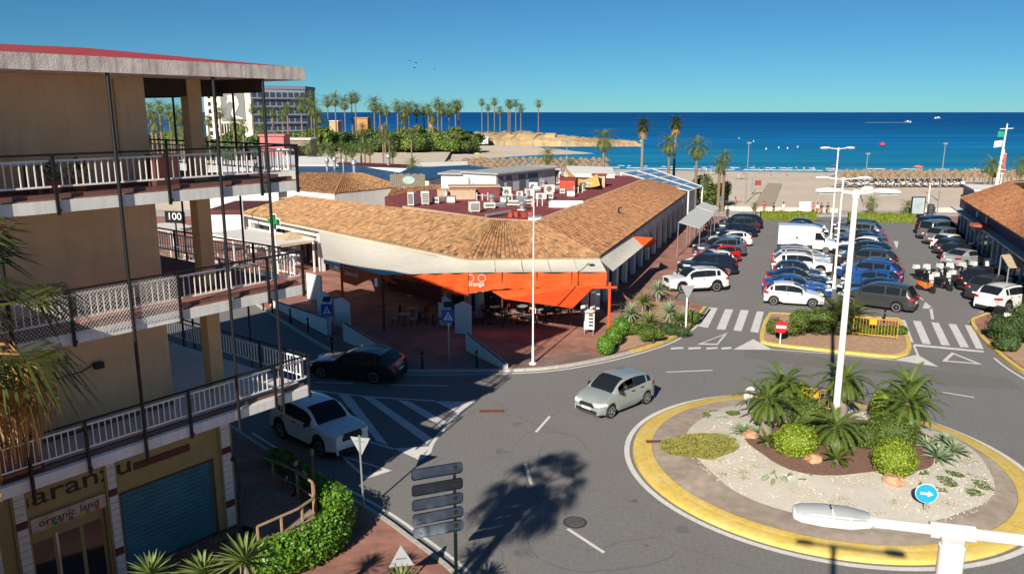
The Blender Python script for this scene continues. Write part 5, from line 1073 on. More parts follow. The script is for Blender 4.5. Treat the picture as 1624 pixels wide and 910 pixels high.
for i in range(24):
    t_ = i / 24; fan_leaf(g, (.05, 0, 10.6), i * 2.39996, 1.35 - 1.75 * t_, rnd.uniform(.95, 1.2), rnd.uniform(.8, .95), 36, 1.2, (1 + .5 * (t_ > .65), 1 + .25 * (t_ > .65), .9), .35 + .5 * t_, .02)
g.build('crown', leafM['fan'], wp)
g = MB()
for i in range(130):
    t_ = i / 130; az = i * 2.39996; zb = 10.5 - .55 * t_; c = jit((1.0, .95, .9), .35); r0 = Vector((.05 + .16 * math.cos(az), .16 * math.sin(az), zb)); ex = Vector((math.cos(az), math.sin(az), 0)); a = r0 + ex * rnd.uniform(.4, 1.15) + Vector((0, 0, -.15)); b = a + ex * rnd.uniform(.05, .2) + Vector((0, 0, -rnd.uniform(.15, .4)))
    g.tube([r0, a, b], [.018, .014, .008], 4, c, cap=False)
    for q in range(16):
        s_ = rv() * .17; tp = b + Vector((s_.x, s_.y, -rnd.uniform(.2, .75))); tn = rv() * .016; m1 = b.lerp(tp, .5) + Vector((s_.x, s_.y, 0)) * .5; g.add([b, m1 - tn, tp, m1 + tn], [(0, 1, 2, 3)], jit(c, .3))
g.build('dead_skirt', leafM['dead'], wp)
# ================================================================ VEHICLES
rnd.seed(100)
def paintm(name, col, metal=.0):
    return M('paint_' + name, col, .28, .02, 3, coat=.8, metal=metal, spec=.5)
PAINT = {'white': (.74, .74, .73), 'silver': (.40, .42, .43), 'grey': (.17, .18, .19), 'charcoal': (.05, .053, .058), 'black': (.012, .012, .014), 'navy': (.012, .022, .055), 'blue': (.01, .06, .24), 'steel': (.10, .13, .17), 'red': (.42, .012, .015), 'sage': (.36, .40, .40)}
head = M('headlight', (.72, .73, .74), .15, 0, spec=.7); tail = M('tail_light', (.38, .008, .008), .25, 0, spec=.6); plate = M('number_plate', (.72, .72, .68), .5, 0); rimm = M('alloy', (.42, .43, .44), .35, .05, metal=.5); trim = M('black_trim', (.02, .02, .022), .6, .05); chrome = M('chrome', (.6, .61, .62), .15, 0, metal=.9)
glT = M('car_glass', (.012, .016, .02), .05, 0, spec=.35)
# profile keys: x from the nose (0) to the tail (1) in metres ; belt = shoulder line ; top = roof or bonnet line
KINDS_ = {
 'mini': dict(L=3.78, W=1.70, H=1.54, xf=.70, wb=2.46, r=.31, belt=[(0, .50), (.08, .68), (.3, .82), (.75, .95), (1.0, .99), (2.4, 1.02), (3.45, 1.08), (3.66, 1.04), (3.78, .70)], cowl=.92, rf=1.72, rr=3.12, tb=3.66),
 'hatch': dict(L=3.85, W=1.70, H=1.50, xf=.72, wb=2.48, r=.31, belt=[(0, .52), (.1, .66), (.4, .78), (1.0, .90), (2.4, .95), (3.5, 1.0), (3.72, .98), (3.85, .70)], cowl=1.12, rf=1.95, rr=3.25, tb=3.70),
 'suv': dict(L=4.55, W=1.86, H=1.70, xf=.88, wb=2.68, r=.37, belt=[(0, .80), (.06, .95), (.3, 1.03), (1.15, 1.09), (2.8, 1.10), (4.1, 1.17), (4.40, 1.14), (4.55, .80)], cowl=1.22, rf=2.0, rr=3.85, tb=4.38),
 'estate': dict(L=4.75, W=1.84, H=1.49, xf=.88, wb=2.82, r=.34, belt=[(0, .52), (.1, .68), (.5, .82), (1.45, .95), (3, .98), (4.4, 1.04), (4.62, 1.0), (4.75, .68)], cowl=1.55, rf=2.45, rr=4.05, tb=4.60),
 'sedan': dict(L=4.6, W=1.80, H=1.45, xf=.85, wb=2.75, r=.33, belt=[(0, .50), (.1, .66), (.5, .80), (1.4, .92), (3, .96), (3.9, 1.02), (4.45, 1.0), (4.6, .70)], cowl=1.5, rf=2.35, rr=3.3, tb=3.98),
 'mpv': dict(L=4.75, W=1.88, H=1.72, xf=.88, wb=2.86, r=.34, belt=[(0, .55), (.1, .74), (.4, .90), (1.05, 1.03), (2.8, 1.06), (4.4, 1.10), (4.62, 1.06), (4.75, .75)], cowl=1.15, rf=2.25, rr=4.25, tb=4.60),
 'van': dict(L=4.95, W=1.92, H=1.95, xf=.9, wb=3.0, r=.34, belt=[(0, .60), (.1, .84), (.4, 1.02), (1.0, 1.15), (3, 1.18), (4.8, 1.18), (4.9, 1.15), (4.95, .8)], cowl=1.05, rf=2.0, rr=4.75, tb=4.9)}
def interp(keys, x): return float(np.interp(x, [k[0] for k in keys], [k[1] for k in keys]))
CARMESH = {}
def car_meshes(kind):
    if kind in CARMESH: return CARMESH[kind]
    K = KINDS_[kind]; L, W, H, r, xf = K['L'], K['W'], K['H'], K['r'], K['xf']; xr = xf + K['wb']; cowl, rf, rr, tb = K['cowl'], K['rf'], K['rr'], K['tb']; hw = W / 2; Ra = r * 1.16
    bpil = [rf + (rr - rf) * .36 - .04, rf + (rr - rf) * .36 + .04]; cp = rr - .06 if kind not in ('estate', 'mpv', 'van', 'suv') else rf + (rr - rf) * .80
    xs = set([0, .04, .1, .22, .4, .7, cowl, cowl + (rf - cowl) * .33, cowl + (rf - cowl) * .66, rf, rf + .15, (rf + rr) / 2, rr, *bpil, cp, cp + .09, rr + (tb - rr) * .5, tb, L - .12, L - .04, L])
    for xc in (xf, xr):
        for f in (-1, -.96, -.82, -.5, 0, .5, .82, .96, 1): xs.add(xc + Ra * f)
    if tb < L - .3: xs.update([tb + .2, L - .3])
    xs = sorted(x for x in xs if 0 <= x <= L); xs = [x for i, x in enumerate(xs) if i == 0 or x - xs[i - 1] > .012]
    topk = [(0, .54), (.1, .67)]
    def top(x):
        b = interp(K['belt'], x)
        if x <= cowl or x >= tb: return b + .05 * min(1, x / .5, max(0, (L - x)) / .15 + .2)
        if x < rf: t = (x - cowl) / (rf - cowl); return (b + .05) + (H - .05 - b - .05) * math.sin(t * math.pi / 2) ** .92
        if x <= rr: t = (x - rf) / (rr - rf); return H - .05 + .05 * math.sin(math.pi * min(1, t * 1.1 + .05)) - .05 * max(0, t - .5)
        t = (x - rr) / (tb - rr); h0 = H - .075; return h0 + (interp(K['belt'], tb) + .05 - h0) * t ** 1.25
    def wid(x):
        f = min(1, .80 + .20 * math.sin(min(1, x / .55) * math.pi / 2)) * min(1, .86 + .14 * math.sin(min(1, (L - x) / .4) * math.pi / 2)); return hw * f
    def zlow(x):
        z = .21 if .3 < x < L - .25 else .24
        for xc in (xf, xr):
            if abs(x - xc) < Ra: z = max(z, r + math.sqrt(max(0, Ra * Ra - (x - xc) ** 2)) * .98)
        return z
    secs = []
    for x in xs:
        b = interp(K['belt'], x); tz = top(x); w_ = wid(x); zl = zlow(x); cab = max(0, (tz - b - .05)) / max(.1, (H - b - .05)); cab = min(1, cab); wt = w_ * (.86 - .10 * cab) if cab > .02 else w_ * .80
        zm = max(zl + .05, min(.55, (zl + b) / 2)) if kind != 'suv' else zl + .16; zs = max(zm + .02, b - .14)
        wb_ = w_ * .965
        sec = [(w_ * .93, zl), (w_ * .995, min(zl + .07, zm)), (w_ * 1.0, zm), (w_ * .995, zs), (wb_, b)]
        if cab > .02: sec += [(wb_ + (wt - wb_) * .07, b + (tz - b) * .07), (wb_ + (wt - wb_) * .84, b + (tz - b) * .84), (wt, tz - .035 * cab - .01), (wt * .88, tz - .006), (wt * .5, tz + .012), (0, tz + .018)]
        else: sec += [(w_ * .93, b + .012), (w_ * .90, b + .022), (w_ * .86, b + .03), (w_ * .7, tz - .006), (w_ * .4, tz + .006), (0, tz + .012)]
        secs.append(sec)
    nS = len(secs[0]); parts = {k: MB() for k in ('body', 'windscreen', 'rear_window', 'glassLF', 'glassLR', 'glassRF', 'glassRR', 'trim')}
    def pt(i, j, s_): y, z = secs[i][j]; return (L / 2 - xs[i], s_ * y, z)
    for i in range(len(xs) - 1):
        xm = (xs[i] + xs[i + 1]) / 2
        for j in range(nS - 1):
            for s_ in (1, -1):
                tgt = 'body'
                if j == 5 and cowl + (rf - cowl) * .33 < xm < (rr + (tb - rr) * .5 if kind in ('hatch', 'mini') else rr + .0):
                    if not (bpil[0] < xm < bpil[1]) and not (cp < xm < cp + .09): tgt = ('glassL' if s_ > 0 else 'glassR') + ('F' if xm < bpil[0] else 'R')
                    elif bpil[0] < xm < bpil[1]: tgt = 'trim'
                if j >= 8 and cowl < xm < rf: tgt = 'windscreen'
                if j >= 8 and rr < xm < tb: tgt = 'rear_window'
                if j < 2 and kind in ('suv',): tgt = 'trim'
                a, b, c, d = pt(i, j, s_), pt(i, j + 1, s_), pt(i + 1, j + 1, s_), pt(i + 1, j, s_)
                parts[tgt].add([a, b, c, d], [(0, 1, 2, 3) if s_ < 0 else (3, 2, 1, 0)])
    g = parts['body']
    for i, rev in ((0, True), (len(xs) - 1, False)):
        poly = [pt(i, j, 1) for j in range(nS)] + [pt(i, j, -1) for j in range(nS - 2, -1, -1)]; f = tuple(range(len(poly))); g.add(poly, [f if rev else f[::-1]])
    def weld(mb):
        bm = bmesh.new(); vs = [bm.verts.new(v) for v in mb.v]
        for f in mb.f:
            try: bm.faces.new([vs[i] for i in f])
            except ValueError: pass
        bmesh.ops.remove_doubles(bm, verts=bm.verts, dist=.0008); bm.normal_update(); return bm
    out = {}
    for k, mb in parts.items():
        if not mb.v: continue
        bm = weld(mb); me = bpy.data.meshes.new(k); bm.to_mesh(me); bm.free(); me.polygons.foreach_set('use_smooth', [True] * len(me.polygons)); me.set_sharp_from_angle(angle=R(38)); out[k] = me
    ub = MB().bb(-L / 2 + .3, L / 2 - .3, -hw * .80, hw * .80, .2, min(.75, K['belt'][3][1] - .1)); ub.bb(L / 2 - rr, L / 2 - cowl - .3, -hw * .7, hw * .7, .6, interp(K['belt'], rf) - .04); ub.bb(-L / 2 + .02, L / 2 - .1, -hw * .78, hw * .78, .19, .26); out['under'] = ub.mesh('underbody', trim)
    wm = MB(); wd = .2; wm.lathe([(r * .66, -wd / 2), (r * .93, -wd / 2), (r, -wd * .3), (r, wd * .3), (r * .93, wd / 2), (r * .66, wd / 2)], 22); out['tyre'] = wm.mesh('wheel', RUBBER, True, 30)
    rm = MB(); rm.lathe([(r * .67, -.06), (r * .67, .06), (r * .55, .045), (r * .2, .03), (r * .12, .05)], 20); out['rimback'] = rm
    rm2 = MB(); rm2.lathe([(r * .69, 0), (r * .69, wd / 2 + .004), (r * .60, wd / 2 + .004), (r * .58, 0)], 20)
    for k in range(5):
        a = k * 2 * math.pi / 5; rm2.box((r * .36 * math.cos(a), r * .36 * math.sin(a), wd / 2 - .015), (r * .56, r * .2, .03), a)
    rm2.lathe([(r * .16, wd / 2 - .03), (r * .14, wd / 2 + .006)], 10); out['rim'] = rm2.mesh('rim', rimm, True, 30)
    CARMESH[kind] = (out, dict(xs=xs, secs=secs, xr=xr, hw=hw, **K)); return CARMESH[kind]
BODY = {}
def car(kind, colour, label, loc, az, name='parked_car', group=None, rails=False, open_win=False, scale=1, cat='car'):
    me, K = car_meshes(kind); L, hw, r = K['L'], K['hw'], K['r']; t = thing(name, label, cat, loc, R(90) - az, group); t.scale = (scale,) * 3
    if (kind, colour) not in BODY: b = me['body'].copy(); b.materials.clear(); b.materials.append(paintm(colour, PAINT[colour], .35 if colour in ('silver', 'grey', 'charcoal', 'steel', 'sage', 'navy') else 0)); BODY[(kind, colour)] = b
    body = link('body', BODY[(kind, colour)], t)
    for k, m_ in me.items():
        if k in ('windscreen', 'rear_window') or k.startswith('glass'):
            if open_win and k == 'glassLF': continue
            if kind == 'van' and colour == 'white' and k in ('glassLR', 'glassRR'):
                mm = m_.copy(); mm.materials.append(paintm(colour, PAINT[colour])); link('side_panel', mm, t); continue
            if not m_.materials: m_.materials.append(glT)
            link(k if not k.startswith('glass') else 'side_window', m_, t)
        elif k == 'trim':
            if not m_.materials: m_.materials.append(trim)
            link('side_trim', m_, t)
        elif k == 'under': link('underbody', m_, t)
    for xc in (K['xf'], K['xr']):
        for s_ in (1, -1):
            o = link('wheel', me['tyre'], t, (L / 2 - xc, s_ * (hw - .115), r)); o.rotation_euler = (R(-90) * s_, 0, 0); link('rim', me['rim'], o)
    def part(nm, mb, m_, sm=False): return mb.build(nm, m_, t, sm)
    key = ('bits', kind)
    if key not in BODY:
        bl = lambda x: interp(K['belt'], x); d = {}
        def wrap(xa, xb, za, zb, s_):   # a patch that follows the body skin, slightly proud
            g = MB(); n = 4; P0 = []
            for i in range(n + 1):
                x = xa + (xb - xa) * i / n; w_ = hw * min(1, .80 + .20 * math.sin(min(1, x / .55) * math.pi / 2)) * min(1, .86 + .14 * math.sin(min(1, (L - x) / .4) * math.pi / 2)) + .012; P0.append((L / 2 - x, s_ * w_ * .995))
            vs = [(x, y, za) for x, y in P0] + [(x, y * .975, zb) for x, y in P0]; vs += [(x, y - s_ * .1, z) for x, y, z in vs]; k = n + 1
            g.add(vs, [(i, i + 1, k + i + 1, k + i) for i in range(n)] + [(2 * k + i, 3 * k + i, 3 * k + i + 1, 2 * k + i + 1) for i in range(n)] + [(k + i, k + i + 1, 3 * k + i + 1, 3 * k + i) for i in range(n)] + [(i, 2 * k + i, 2 * k + i + 1, i + 1) for i in range(n)] + [(0, k, 3 * k, 2 * k), (n, 2 * k + n, 3 * k + n, k + n)]); return g
        z0 = bl(.1)
        hb = {}
        for s_ in (1, -1):
            g = MB(); g.box((L / 2 - .06, s_ * hw * .60, z0 - .02), (.16, hw * .34, .13)); d[('headlight', s_)] = (g, head); g2 = wrap(.06, .42, z0 - .06, z0 + .06, s_); d[('headlight', s_, 2)] = (g2, head)
            zt = bl(L - .1); g = wrap(L - .30, L - .02, zt - .12, zt + .04, s_); g.box((-L / 2 + .04, s_ * hw * .70, zt - .06), (.12, hw * .26, .14)); d[('tail_light', s_)] = (g, tail)
            g = MB(); g.box((L / 2 - K['cowl'] - .32, s_ * (hw + .06), bl(K['cowl']) + .07), (.12, .2, .14), 0, taper=.8); d[('mirror', s_)] = (g, trim)
        g = MB(); g.box((L / 2 - .035, 0, z0 - .10), (.11, hw * .95, .14 if kind != 'suv' else .24)); g.box((L / 2 - .05, 0, .34), (.16, hw * 1.35, .14 if kind != 'suv' else .2)); d[('grille',)] = (g, trim)
        g = MB(); g.box((L / 2 + .015, 0, .47), (.03, .5, .11)); d[('number_plate', 1)] = (g, plate); g = MB(); g.box((-L / 2 - .012, 0, .66), (.03, .5, .11)); d[('number_plate', 2)] = (g, plate)
        g = MB(); g.box((-L / 2 + .05, 0, .33), (.17, hw * 1.45, .2)); d[('rear_bumper',)] = (g, trim)
        for i, x in enumerate((K['rf'] + (K['rr'] - K['rf']) * .28, K['rf'] + (K['rr'] - K['rf']) * .72)):
            for s_ in (1, -1): g = MB(); g.box((L / 2 - x, s_ * (hw * .995 + .015), bl(x) - .10), (.2, .03, .035)); d[('door_handle', s_, i)] = (g, trim)
        BODY[key] = [(k[0], g.mesh(k[0], m_)) for k, (g, m_) in d.items()]
    for nm, m_ in BODY[key]: link(nm, m_, t)
    if rails:
        for s_ in (1, -1): part('roof_rail', MB().tube([(L / 2 - K['rf'] - .1, s_ * hw * .66, K['H'] - .06), (L / 2 - K['rf'] - .25, s_ * hw * .68, K['H'] + .02), (L / 2 - K['rr'] + .3, s_ * hw * .68, K['H'] + .01), (L / 2 - K['rr'] + .1, s_ * hw * .66, K['H'] - .07)], .02, 6), chrome if rails == 'chrome' else trim)
    return t
# --- moving cars
p = (P(968, 664) + P(1026, 641)) / 2; fwd = (P(968, 664) - P(1026, 641)).normalized(); ln = Vector((-fwd.y, fwd.x, 0))
yaris = car('mini', 'sage', 'silver grey hatchback driving round the roundabout', p - ln * .82, math.atan2(fwd.x, fwd.y), 'hatchback', open_win=True)
p = (P(513.5, 601) + P(594, 609)) / 2; fwd = (P(513.5, 601) - P(594, 609)).normalized(); ln = Vector((-fwd.y, fwd.x, 0))
car('estate', 'black', 'black estate car with roof rails driving off in the shade', p - ln * .88, math.atan2(fwd.x, fwd.y), 'estate_car', rails='chrome')
fa, ra = P(508, 722), P(456, 690); fwd = (P(548, 716) - P(476, 684)).normalized()
fr, rr_ = P(496, 714), P(452, 690); fwd = (fr - rr_).normalized(); fwd = Vector((.74, -.67, 0)); c = P(505, 698); 
rav = car('suv', 'white', 'white SUV waiting in the shaded lane beside the hatched triangle', c, math.atan2(fwd.x, fwd.y), 'white_suv')
# --- car park
AX = Vector((math.sin(R(21)), math.cos(R(21)), 0))
def row(start, step, items, az, place, grp):
    for it in items:
        i, kind, colour, lab = it[:4]; p = Vector((*start, 0)) + AX * step * i; car(kind, colour, lab, (p.x + rnd.uniform(-.12, .12), p.y + rnd.uniform(-.12, .12), 0), R(az + rnd.uniform(-2, 2)), 'parked_car' if kind != 'van' else 'parked_van', grp, rails=(kind in ('suv', 'estate') and rnd.random() < .6), cat='van' if kind == 'van' else 'car')
CL = 'cars parked in the left half of the middle row'; 
row((19.3, 53.0), 2.85, [(0, 'hatch', 'white', 'white hatchback at the near end of the middle parking row'), (1, 'sedan', 'blue', 'bright blue car next to the nearest white hatchback'), (2, 'sedan', 'navy', 'navy car third from the near end, left middle row'), (3, 'hatch', 'navy', 'dark navy hatchback fourth from the near end, left middle row'), (4, 'suv', 'white', 'white SUV with dark glass fifth in the left middle row'), (5, 'suv', 'silver', 'silver SUV sixth in the left middle row'), (6, 'hatch', 'charcoal', 'charcoal hatchback before the white box van'), (9.6, 'estate', 'charcoal', 'charcoal estate beyond the white box van'), (10.6, 'hatch', 'grey', 'grey hatchback far up the left middle row'), (11.6, 'sedan', 'navy', 'navy saloon second last in the left middle row'), (12.6, 'hatch', 'navy', 'farthest navy hatchback of the left middle row')], 106, '', CL)
CR = 'cars parked in the right half of the middle row'
row((24.5, 52.2), 2.9, [(0, 'mpv', 'charcoal', 'dark grey people carrier at the near end of the middle row'), (1, 'sedan', 'navy', 'dark blue car behind the grey people carrier'), (2, 'hatch', 'blue', 'blue hatchback third from the near end, right middle row'), (3, 'suv', 'blue', 'blue SUV fourth from the near end, right middle row'), (4, 'hatch', 'steel', 'steel blue hatchback fifth in the right middle row'), (5, 'suv', 'charcoal', 'charcoal SUV sixth in the right middle row'), (6, 'hatch', 'navy', 'navy hatchback seventh in the right middle row'), (7, 'estate', 'navy', 'navy estate eighth in the right middle row'), (8, 'hatch', 'white', 'white hatchback ninth in the right middle row'), (9, 'sedan', 'navy', 'navy saloon tenth in the right middle row'), (10, 'sedan', 'steel', 'steel blue saloon far up the right middle row'), (11, 'suv', 'grey', 'grey SUV second last in the right middle row'), (12, 'suv', 'charcoal', 'farthest charcoal SUV in the right middle row')], -52, '', CR)
row((33.0, 51.8), 3.05, [(0, 'suv', 'white', 'white SUV nearest in the right parking row'), (1, 'suv', 'charcoal', 'charcoal SUV beside the nearest white SUV, right row'), (2, 'suv', 'black', 'black SUV third from the near end, right row'), (5.35, 'sedan', 'silver', 'silver saloon parked beyond the scooters'), (6.4, 'hatch', 'black', 'black hatchback beyond the silver saloon'), (7.35, 'hatch', 'charcoal', 'charcoal hatchback third beyond the scooters'), (8.3, 'hatch', 'white', 'white hatchback near the two vans, right row'), (9.4, 'suv', 'grey', 'grey SUV before the two vans, right row'), (10.6, 'van', 'grey', 'grey van second last in the right row'), (11.9, 'van', 'black', 'black van at the far end of the right row')], 63, '', 'cars parked in the right row')
row((13.5, 57.4), 3.0, [(0, 'suv', 'white', 'white SUV nearest in the left parking row beside the arcade'), (1, 'hatch', 'black', 'black hatchback second in the left row'), (2, 'suv', 'navy', 'navy SUV third in the left row'), (3, 'hatch', 'white', 'white hatchback fourth in the left row'), (4, 'hatch', 'red', 'red hatchback in the left row'), (5, 'suv', 'steel', 'steel blue SUV beyond the red car'), (6, 'hatch', 'silver', 'silver hatchback seventh in the left row'), (7, 'estate', 'white', 'white estate eighth in the left row'), (9, 'sedan', 'navy', 'navy saloon near the hedge, left row'), (10.1, 'suv', 'charcoal', 'charcoal SUV near the hedge, left row'), (11.2, 'suv', 'navy', 'navy SUV farthest in the left row by the hedge')], 258, '', 'cars parked in the left row')
# --- white box van
p = Vector((19.3, 53.0, 0)) + AX * 2.85 * 7.9
bv = thing('box_van', 'white delivery van with a tall box body in the middle row', 'van', p, R(90 - 106)); wv_ = paintm('white', PAINT['white'])
MB().bb(-2.3, .75, -.95, .95, .75, 2.5).build('cargo_box', wv_, bv)
g = MB(); g.add([(.75, -.95, 2.5), (.75, .95, 2.5), (1.5, .85, 2.3), (1.5, -.85, 2.3), (.75, -.95, 2.1), (.75, .95, 2.1), (1.5, .85, 2.05), (1.5, -.85, 2.05)], [(3, 2, 1, 0), (4, 5, 6, 7), (0, 1, 5, 4), (1, 2, 6, 5), (2, 3, 7, 6), (3, 0, 4, 7)]); g.build('wind_deflector', wv_, bv)
g = MB(); prof = [(.78, .45), (.78, 2.05), (1.35, 2.05), (2.0, 1.28), (2.75, 1.1), (2.85, .8), (2.85, .4)]
vs = [(x, -.92, z) for x, z in prof] + [(x, .92, z) for x, z in prof]; k = len(prof); g.add(vs, [tuple(range(k)), tuple(range(k, 2 * k))[::-1]] + [(i, k + i, k + (i + 1) % k, (i + 1) % k) for i in range(k)]); g.build('cab', wv_, bv)
MB().slab([(1.40, -.82, 2.01), (1.97, -.82, 1.34), (1.97, .82, 1.34), (1.40, .82, 2.01)][::-1], -.02).build('windscreen', glT, bv)
for s_ in (1, -1):
    g = MB(); g.add([(.95, s_ * .925, 1.25), (1.85, s_ * .925, 1.25), (1.38, s_ * .925, 1.92), (.95, s_ * .925, 1.92)], [(0, 1, 2, 3)]); g.build('side_window', glT, bv)
    MB().box((2.8, s_ * .7, .9), (.14, .36, .2)).build('headlight', head, bv); MB().box((1.75, s_ * 1.08, 1.35), (.1, .2, .3)).build('mirror', trim, bv); MB().box((-2.3, s_ * .8, .9), (.06, .2, .3)).build('tail_light', tail, bv)
    for x in (1.95, -1.35): o = link('wheel', car_meshes('van')[0]['tyre'], bv, (x, s_ * .85, .34)); o.rotation_euler = (R(-90) * s_, 0, 0); link('rim', car_meshes('van')[0]['rim'], o)
MB().bb(-2.25, 2.6, -.85, .85, .3, .75).build('chassis', trim, bv); MB().bb(2.80, 2.88, -.85, .85, .35, .6).build('bumper', trim, bv)
# --- scooters and motorcycles
SM = {}
def scooter(label, loc, az, colour='black', box=True, group='motorcycles parked in a row', name='scooter'):
    t = thing(name, label, 'motorcycle', loc, R(90) - az, group); cm = paintm(colour, PAINT.get(colour, (.5, .15, .02)))
    key = colour
    if 'w' not in SM:
        w_ = MB(); w_.lathe([(.16, -.05), (.25, -.055), (.28, 0), (.25, .055), (.16, .05)], 16); SM['w'] = w_.mesh('wheel', RUBBER, True); r_ = MB(); r_.lathe([(.17, -.03), (.17, .03), (.05, .045)], 14); SM['r'] = r_.mesh('rim', rimm)
        g = MB(); secs = [(-.72, .10, .55, .72), (-.5, .16, .42, .78), (-.1, .15, .35, .74), (.1, .13, .28, .40), (.35, .13, .28, .40), (.5, .15, .35, .95), (.62, .10, .45, .98)]
        vs = []
        for x, w2, za, zb in secs: vs += [(x, -w2, za), (x, w2, za), (x, w2 * .8, zb), (x, -w2 * .8, zb)]
        g.add(vs, [(i * 4 + j, i * 4 + (j + 1) % 4, i * 4 + 4 + (j + 1) % 4, i * 4 + 4 + j) for i in range(6) for j in range(4)] + [(3, 2, 1, 0), (24, 25, 26, 27)]); SM['b'] = g
        SM['seat'] = MB().box((-.32, 0, .80), (.75, .3, .1), taper=.85).mesh('seat', trim); SM['bars'] = MB().tube([(.42, -.34, 1.02), (.5, 0, 1.06), (.42, .34, 1.02)], .018, 6).mesh('handlebar', trim); SM['fork'] = MB().tube([(.62, 0, .95), (.78, 0, .28)], .035, 6).mesh('fork', rimm)
        SM['screen'] = MB().slab([(.56, -.2, .98), (.56, .2, .98), (.46, .17, 1.36), (.46, -.17, 1.36)], .012).mesh('windshield', M('screen_clear', (.55, .57, .58), .2)); SM['box'] = MB().box((-.72, 0, .98), (.36, .42, .3), taper=.88).mesh('top_box', M('topbox', (.62, .62, .60), .5)); SM['lamp'] = MB().box((.63, 0, .82), (.06, .18, .12)).mesh('headlight', head)
    if key not in SM: SM[key] = SM['b'].mesh('body', cm, True, 30)
    link('body', SM[key], t); link('seat', SM['seat'], t); link('handlebar', SM['bars'], t); link('fork', SM['fork'], t); link('windshield', SM['screen'], t); link('headlight', SM['lamp'], t)
    if box: link('top_box', SM['box'], t)
    for x in (-.55, .78): o = link('wheel', SM['w'], t, (x, 0, .28)); o.rotation_euler = (R(90), 0, 0); link('rim', SM['r'], o)
    return t
a, b = P(1462, 445), P(1572, 438); PAINT['orange'] = (.65, .16, .02); PAINT['yellow'] = (.6, .42, .02)
for k in range(7): scooter('%s scooter from the aisle in the row beside the silver saloon' % ordn(k), a.lerp(b, k / 6), R(160 + rnd.uniform(-8, 8)), ['black', 'charcoal', 'black', 'grey', 'black', 'charcoal', 'yellow'][k], k < 6)
a, b = P(1466, 462), P(1520, 455)
for k in range(3): scooter(('orange motorcycle at the aisle end beside the black SUV', 'dark scooter next to the orange motorcycle', 'scooter half hidden by the black SUV roof')[k], a.lerp(b, k / 2), R(165), ['orange', 'black', 'charcoal'][k], k > 0)
scooter('black scooter in front of the nearest white SUV at the right edge', P(1593, 508), R(150), 'black', True); scooter('white scooter at the right edge beside the shrubs', P(1612, 516), R(120), 'white', False)
for k, (u, v) in enumerate([(338, 428), (348, 432), (358, 434), (370, 436), (310, 424), (300, 421)]): scooter('%s motorcycle parked across the shaded street behind the balconies' % ordn(k), P(u, v), R(40 + 10 * k), ['black', 'charcoal', 'navy', 'black', 'navy', 'charcoal'][k], k % 2 == 0, 'motorcycles across the street')
# ================================================================ STREET FURNITURE
def lamp_head(g_parent, base, direction, length, L=1.0, mat=None):
    d = Vector(direction).normalized(); s_ = Vector((-d.y, d.x, 0)); o = Vector(base); K = [(0, .05, .05), (.08, .10, .09), (.3, .17, .13), (.65, .18, .13), (.92, .13, .10), (1, .05, .05)]; vs = []
    for t, w_, h in K:
        c = o + d * L * t
        for a in range(10):
            th = 2 * math.pi * a / 10; z = math.sin(th) * h * (1 if math.sin(th) > 0 else .45); vs.append(c + s_ * math.cos(th) * w_ + Vector((0, 0, z)))
    g = MB(); g.add(vs, [(i * 10 + j, i * 10 + (j + 1) % 10, i * 10 + 10 + (j + 1) % 10, i * 10 + 10 + j) for i in range(5) for j in range(10)] + [tuple(range(10))[::-1], tuple(range(50, 60))]); return g.build('lamp_head', mat or WHITE, g_parent, True)
def lamp(label, loc, h, arms, arm_len=1.0, headL=1.0, r=.085, name='street_lamp', glass=True):
    t = thing(name, label, 'street lamp', loc); MB().lathe([(.2, 0), (.2, .06), (r * 1.5, .1), (r * 1.5, .9), (r * 1.1, 1.0)], 14).build('base', WHITE, t, True)
    MB().tube([(0, 0, .9), (0, 0, h)], [r * 1.1, r * .8], 14).build('pole', WHITE, t, True); MB().lathe([(r * 1.1, -.2), (r * 1.1, .06), (r * .6, .1)], 14, (0, 0, h)).build('collar', WHITE, t, True)
    for az in arms:
        d = Vector((math.sin(R(az)), math.cos(R(az)), 0)); MB().tube([(0, 0, h - .05), d * arm_len + Vector((0, 0, h + .03))], r * .55, 10).build('arm', WHITE, t, True)
        hd = lamp_head(t, d * (arm_len - .05) + Vector((0, 0, h + .04)), d, headL, headL)
        g = MB(); s_ = Vector((-d.y, d.x, 0)); c0 = d * (arm_len + headL * .25) + Vector((0, 0, h - .03)); c1 = d * (arm_len + headL * .85) + Vector((0, 0, h - .03)); g.slab([c0 - s_ * .12, c1 - s_ * .1, c1 + s_ * .1, c0 + s_ * .12], .02); g.build('diffuser', M('diffuser', (.5, .52, .52), .3), hd)
    return t
# foreground double lamp: head and arm in front of the camera
fl = thing('street_lamp', 'close white double arm street lamp at the lower right corner', 'street lamp', (3.12, 5.12, 0))
hT = 9.85; MB().tube([(0, 0, 0), (0, 0, hT - .05)], [.12, .085], 16).build('pole', WHITE, fl, True)
def LP(u, v, z): p = P(u, v, z); return p - Vector((3.12, 5.12, 0))
a, b = LP(1385, 828, hT), LP(1640, 858, hT); MB().tube([a, a.lerp(b, .45)], .038, 14).build('arm', WHITE, fl, True); MB().tube([a.lerp(b, .36), a.lerp(b, .64)], .06, 16).build('tee_sleeve', WHITE, fl, True); MB().tube([a.lerp(b, .5), b + (b - a) * .8], .042, 14).build('arm', WHITE, fl, True)
MB().tube([(0, 0, hT - .26), (0, 0, hT)], .074, 16).build('tee_sleeve', WHITE, fl, True)
d = (a - b).normalized(); s_ = Vector((-d.y, d.x, 0)); hl = (LP(1256, 808, hT) - a).length; greyhead = M('lamp_head_grey', (.40, .42, .42), .5, .12, 3)
K = [(0, .05, .045), (.06, .085, .06), (.3, .135, .075), (.62, .14, .075), (.9, .115, .06), (.985, .08, .045), (1, .03, .02)]; vs = []
